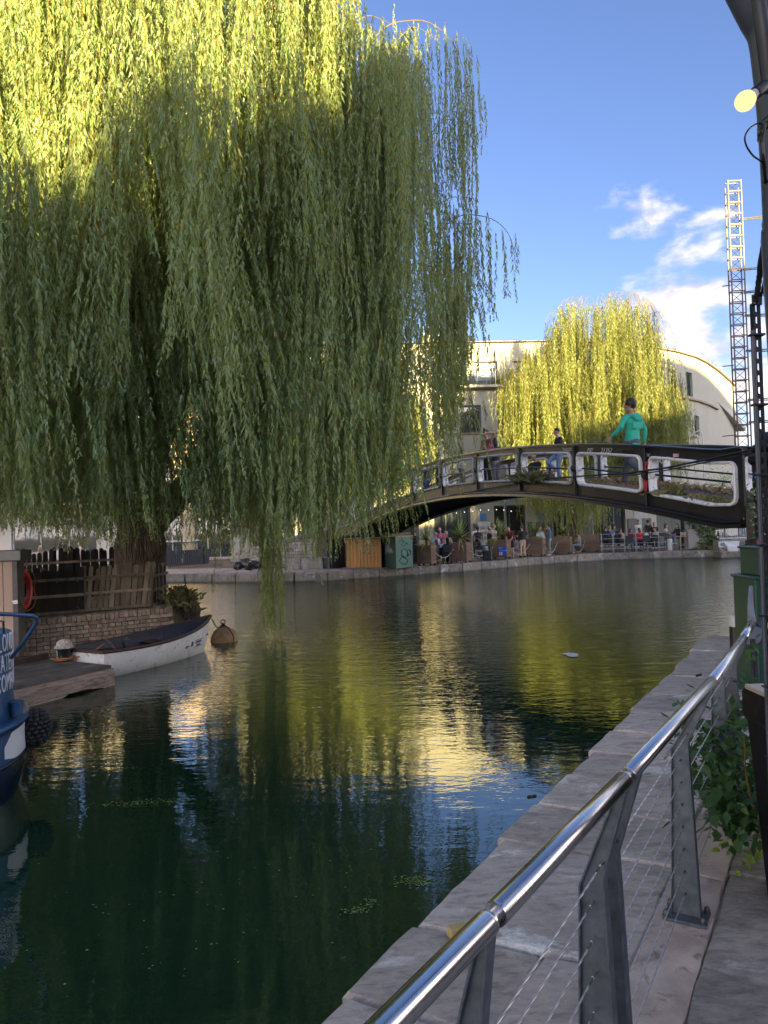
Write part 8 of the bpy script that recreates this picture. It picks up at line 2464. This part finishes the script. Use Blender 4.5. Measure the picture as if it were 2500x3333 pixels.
# ---- on the bridge
def on_deck(px, w):
    best = None
    for i in range(900):
        t_ = .05 + i * .0098; p = BP(t_, w, zd(t_)); e = abs(proj(p)[0] - px)
        if best is None or e < best[0]: best = (e, t_, p)
    return best[1], best[2]
def bridge_person(px, w, head_y, face_, label, **k):
    t_, p = on_deck(px, w); p = p + Vector((0, 0, .012))
    H = P(px, head_y, p.y).z - p.z
    return person(p, face_, H * k.pop('hs', 1.0), label, vox=k.pop('vox', .022), **k)
away = math.atan2(BD.y, BD.x) - math.pi / 2
r_ = bridge_person(2064, 1.15, 1296, away + .25, 'person in a bright green hooded jacket walking away over the bridge', pose='walk', top=(.035, .42, .28), bottom=(.09, .095, .12), shoe=(.03, .03, .035), hair='black', style='afro', skin='m', sleeve='long', wl=(-.42, .18, .98), wr=(.34, -.02, .88), head_turn=.8, vox=.018, fat=1.08)
par, s, T, Th, put, arms = r_
M_jk = cmat((.035, .42, .28))
g = MB(); g.ell(None, (.135, .085, .075), 14, 8, M=T @ Matrix.Translation((0, -.095, 1.37))); g.ell(None, (.09, .05, .05), 12, 8, M=T @ Matrix.Translation((0, -.13, 1.31))); put(remeshed(g, 'hood', M_jk, .018, 2), 'hood')
g = MB(); g.box(None, (.31, .012, .14), M=T @ Matrix.Translation((0, -.135, 1.20)) @ Matrix.Rotation(.05, 4, 'X'), ch=.004); put(g.mesh('back_yoke', M_jk), 'back_yoke')
g = MB(); loft(g, [((0, 0, .80), .172, .128), ((0, 0, .845), .175, .13)], T=T); put(g.mesh('hem', M_jk, True, 40), 'hem')
g = MB(); loft(g, [((0, 0, .75), .160, .120), ((0, 0, .83), .163, .122)], T=T); put(g.mesh('undershirt', cmat((.38, .36, .40)), True, 40), 'undershirt')
bridge_person(1822, 2.0, 1393, math.pi / 2 + .1, 'person in a black sweater and blue jeans leaning on the far parapet of the bridge', pose='lean1', top=(.012, .012, .013), bottom=(.18, .28, .42), shoe=(.5, .3, .25), hair='black', skin='l', sleeve='long', wl=(-.15, .30, 1.0), wr=(.15, .25, 1.0), tilt=.25)
r_ = bridge_person(1588, 1.5, 1397, math.pi * .72, 'person in a brown top with a pink bag holding up a phone on the bridge', top=(.16, .075, .05), bottom=(.015, .015, .017), shoe=(.6, .6, .6), hair='brown', style='bun', skin='l', sleeve='none', wl=(-.20, .24, 1.58), wr=(.12, .22, 1.12))
par, s, T, Th, put, arms = r_
g = MB(); w_ = arms[-1][2]; g.box(w_ + Vector((.03, .04, .10)), (.075, .012, .15), ch=.004); addp('phone', g, M_black, put)
M_pink = cmat((.45, .07, .20))
g = MB(); g.box((-.26, .10, 1.02), (.30, .10, .26), ch=.03); addp('tote_bag', g, M_pink, put)
g = MB(); g.tube([(-.36, .1, 1.14), (-.22, .05, 1.42), (-.14, .1, 1.14)], .012, 5); addp('bag_strap', g, M_pink, put)
g = MB(); g.tube([(-.12, .02, 1.42), (.0, .14, 1.25), (.16, .10, 1.05), (.14, -.1, 1.1), (-.1, -.1, 1.38)], .018, 5); g.box((.14, .13, 1.03), (.16, .06, .12), ch=.02); addp('cross_bag', g, cmat((.5, .42, .33)), put)
g = MB(); 
for sg in (-1, 1): g.tube([Th @ Vector((.031 * sg + .022 * math.cos(q), .098, .012 + .018 * math.sin(q))) for q in np.linspace(0, 6.28, 11)], .003, 4)
addp('glasses', g, M_eye, put)
bridge_person(1616, 2.1, 1425, math.pi * .2, 'person with long dark hair in grey behind the one holding up a phone', top=(.012, .012, .013), bottom=(.15, .15, .155), shoe=(.6, .6, .6), hair='black', style='long', skin='m', sleeve='short')
r_ = bridge_person(1505, 1.6, 1457, -math.pi * .45, 'person in a white top and long grey skirt photographing to the right on the bridge', top=(.55, .54, .52), bottom=(.13, .13, .135), shoe=(.1, .1, .1), hair='black', style='long', skin='m', sleeve='short', wl=(-.1, .40, 1.42), wr=(.12, .34, 1.40))
g = MB(); w_ = r_[5][-1][2]; g.box(w_ + Vector((.03, .05, .09)), (.075, .012, .15), ch=.004); addp('phone', g, M_black, r_[4])
bridge_person(1432, 1.0, 1470, away, 'person in black nearest the willow strands on the bridge', pose='walk', top=(.02, .02, .022), bottom=(.02, .02, .025), shoe=(.1, .1, .1), hair='brown', skin='l', sleeve='long')
bridge_person(1392, 1.8, 1486, away + .4, 'person in dark blue jeans mostly hidden by the willow on the bridge', pose='walk', top=(.03, .03, .035), bottom=(.05, .08, .13), shoe=(.4, .4, .4), hair='fair', skin='l', sleeve='short')
t_, p = on_deck(1745, 2.15); person(p + Vector((0, 0, .012)), away + math.pi * .55, 1.72, 'person in black sitting on the kerb of the bridge, seen through an opening', pose='sit', top=(.015, .015, .016), bottom=(.02, .02, .02), hair='brown', skin='l', seat=.14, vox=.028)

# ---- on the far quay
def fp(px, hy, Y, face_deg, label, **k):
    p = P(px, hy, Y); base = Vector((p.x, Y, FG))
    tot = p.z - FG
    if k.get('pose') in ('sit', 'stool'):
        seat_ = k.setdefault('seat', .47); H = max(1.5, min((tot - seat_) / .82 * 1.75, 1.9)) if True else 0
    else: H = max(1.45, min(tot, 1.95))
    return person(base, R(face_deg), H, label, **k)
BK, WT_, GR = (.014, .014, .016), (.58, .58, .57), (.22, .22, .22)
fp(1334, 1722, 36.6, 80, 'person in a black jacket at the far left of the terrace crowd, seen in profile', top=BK, hair='brown', skin='l', sleeve='long')
fp(1350, 1723, 35.6, 90, 'person in black with a dark cap beside the leftmost planter', top=BK, bottom=BK, hair='black', skin='l', style='short', sleeve='long')
fp(1417, 1729, 36.2, 30, 'person in a light blue shirt with a dark strap, sitting between the first two planters', top=(.25, .45, .55), bottom=GR, hair='grey', skin='l', pose='sit', seat=.62)
fp(1433, 1717, 37.4, 150, 'bald person in a pink shirt and sunglasses standing between the first two planters', top=(.62, .17, .27), style='bald', skin='l', fat=1.15)
fp(1452, 1729, 37.8, 180, 'person with a pale hood facing the water beside the golden spiky palm', top=(.45, .36, .27), hair='fair', style='hood', skin='l', sleeve='long', pose='sit', seat=.62)
fp(1437, 1752, 35.9, 200, 'person in a white patterned tee sitting low between the first two planters', top=(.5, .55, .5), hair='black', skin='m', pose='sit')
fp(1456, 1751, 35.1, 10, 'person in a black hooded coat sitting with back to the water', top=BK, bottom=BK, style='hood', skin='m', sleeve='long', pose='sit', shoe=BK)
fp(1421, 1755, 35.3, 40, 'person with red hair sitting low behind the leftmost planter', top=(.1, .1, .12), hair='red', style='long', skin='l', pose='sit')
fp(1555, 1713, 37.2, 0, 'person in a black vest with white sleeves standing with back to the water', top=BK, bottom=(.12, .09, .08), shoe=WT_, hair='black', skin='d', sleeve='none')
fp(1549, 1709, 38.6, 20, 'tall person in a white shirt behind the one in the black vest', top=WT_, hair='brown', skin='l')
fp(1592, 1716, 37.7, -80, 'person in a black tee and beige cap facing right beside the third planter', top=BK, bottom=BK, hair='brown', style='cap', skin='l', wr=(.1, .3, 1.15))
fp(1605, 1706, 39.2, -60, 'fair haired person in a white tee behind the one with the beige cap', top=WT_, bottom=BK, hair='fair', skin='l', wl=(-.1, .25, 1.3))
fp(1574, 1744, 36.9, 80, 'person in a blue grey tee sitting and bending to the table by the third planter', top=(.14, .22, .28), bottom=(.3, .3, .3), hair='black', skin='m', pose='sit', lean=.25)
fp(1661, 1709, 38.3, 150, 'person in a maroon shirt and dark shorts bending forward behind the third planter', top=(.17, .015, .035), bottom=BK, shorts=True, hair='black', skin='l', lean=.35, wl=(-.1, .35, .9), wr=(.1, .35, .9), shoe=GR)
fp(1681, 1751, 38.9, 60, 'person in a mauve top and pale jeans sitting behind the one in beige trousers', top=(.32, .27, .30), bottom=(.20, .26, .34), hair='brown', style='long', skin='l', pose='sit', shoe=WT_)
fp(1699, 1709, 38.6, 15, 'person in a black tee and beige trousers standing with back to the water', top=BK, bottom=(.48, .37, .24), hair='brown', skin='l', wl=(-.18, .25, 1.12), wr=(.18, .25, 1.12), shoe=BK)
fp(1758, 1714, 41.3, 190, 'person in a white shirt half hidden behind the fourth planter', top=WT_, hair='brown', skin='l', sleeve='long')
fp(1787, 1706, 39.6, 80, 'person in a blue polo shirt and grey trousers drinking at the quay edge', top=(.07, .15, .26), bottom=(.26, .26, .25), hair='black', skin='l', wl=(.0, .20, 1.48), wr=(.12, .26, 1.28), shoe=WT_)
fp(1885, 1741, 41.6, 60, 'person in a light grey jacket sitting between the last two planters', top=(.30, .30, .27), bottom=(.3, .36, .42), sleeve='long', hair='brown', skin='l', pose='sit', shoe=WT_)
TYr = 42.0
fp(1972, 1711, 41.4, -20, 'person in a dark navy shirt sitting by the last planter with back to the water', top=(.015, .02, .04), hair='brown', skin='l', pose='sit', seat=.74, sleeve='long')
fp(1985, 1708, 41.9, 150, 'person in a denim shirt at the left end of the railed terrace', top=(.13, .22, .34), bottom=BK, hair='black', skin='l', pose='sit', seat=.74, sleeve='long')
fp(1999, 1710, 42.9, 160, 'person in a dark top behind the one in denim', top=(.03, .03, .035), hair='black', skin='m', pose='sit', seat=.74)
fp(2016, 1725, 41.8, -100, 'person with long brown hair seated at the left terrace table', top=(.05, .04, .035), hair='brown', style='long', skin='l', pose='sit', seat=.6)
fp(2030, 1727, 42.7, 90, 'person resting a head on folded arms in a cream sleeve at the terrace table', top=(.5, .45, .38), hair='brown', skin='l', pose='sit', lean=.3, seat=.6)
fp(2051, 1727, 41.5, -70, 'person in a dark magenta top and jeans seated at the rail', top=(.22, .012, .05), bottom=(.10, .15, .24), hair='brown', style='long', skin='l', sleeve='long', pose='sit', seat=.6)
fp(2081, 1727, 41.5, 10, 'person in a bright red top seated with back to the rail', top=(.55, .012, .018), bottom=BK, hair='brown', style='long', skin='l', pose='sit', seat=.6)
fp(2076, 1692, 43.4, 180, 'person in a white tee and black cap standing behind the terrace table with folded arms', top=WT_, bottom=BK, hair='black', skin='m', wl=(.10, .22, 1.18), wr=(-.10, .24, 1.16))
fp(2109, 1692, 43.8, 20, 'tall person all in black standing with back to the canal on the terrace', top=BK, bottom=BK, hair='black', skin='m', fat=1.1)
fp(2128, 1700, 43.5, 160, 'bearded person in a black tee standing on the terrace', top=BK, bottom=BK, hair='black', skin='m', fat=1.1)
fp(2109, 1724, 41.6, 60, 'person with dark hair in a white blouse leaning on the terrace table', top=WT_, bottom=BK, hair='black', style='long', skin='l', pose='sit', seat=.6, lean=.25)
fp(2134, 1726, 41.9, 100, 'person in a beige jacket seated to the right of the white blouse', top=(.42, .36, .28), bottom=BK, hair='black', skin='l', pose='sit', seat=.6, sleeve='long')
fp(2166, 1704, 42.0, -120, 'person in a cream jumper on a bar stool holding a drink', top=(.58, .50, .40), bottom=(.09, .085, .08), hair='brown', style='long', skin='l', sleeve='long', pose='stool', seat=.74)
fp(2205, 1704, 41.6, 110, 'person in a black top and jeans with a white strap on a bar stool', top=BK, bottom=(.12, .17, .25), hair='brown', style='long', skin='l', sleeve='long', pose='stool', seat=.74)
fp(2245, 1725, 43.2, 120, 'person in dark clothes in the shade at the right end of the terrace', top=(.02, .02, .02), bottom=BK, hair='black', skin='m', pose='sit', seat=.6)
fp(203, 1755, 43.6, 170, 'person in a black tee standing behind the picket fence on the left', top=BK, bottom=BK, hair='black', skin='m', fat=1.25)
fp(260, 1764, 43.8, 120, 'person in a white top seen over the picket fence on the left', top=WT_, bottom=GR, hair='fair', style='long', skin='l')
fp(130, 1766, 44.2, 90, 'person in a tan top near the left end behind the shed', top=(.36, .24, .16), bottom=GR, hair='brown', skin='l')
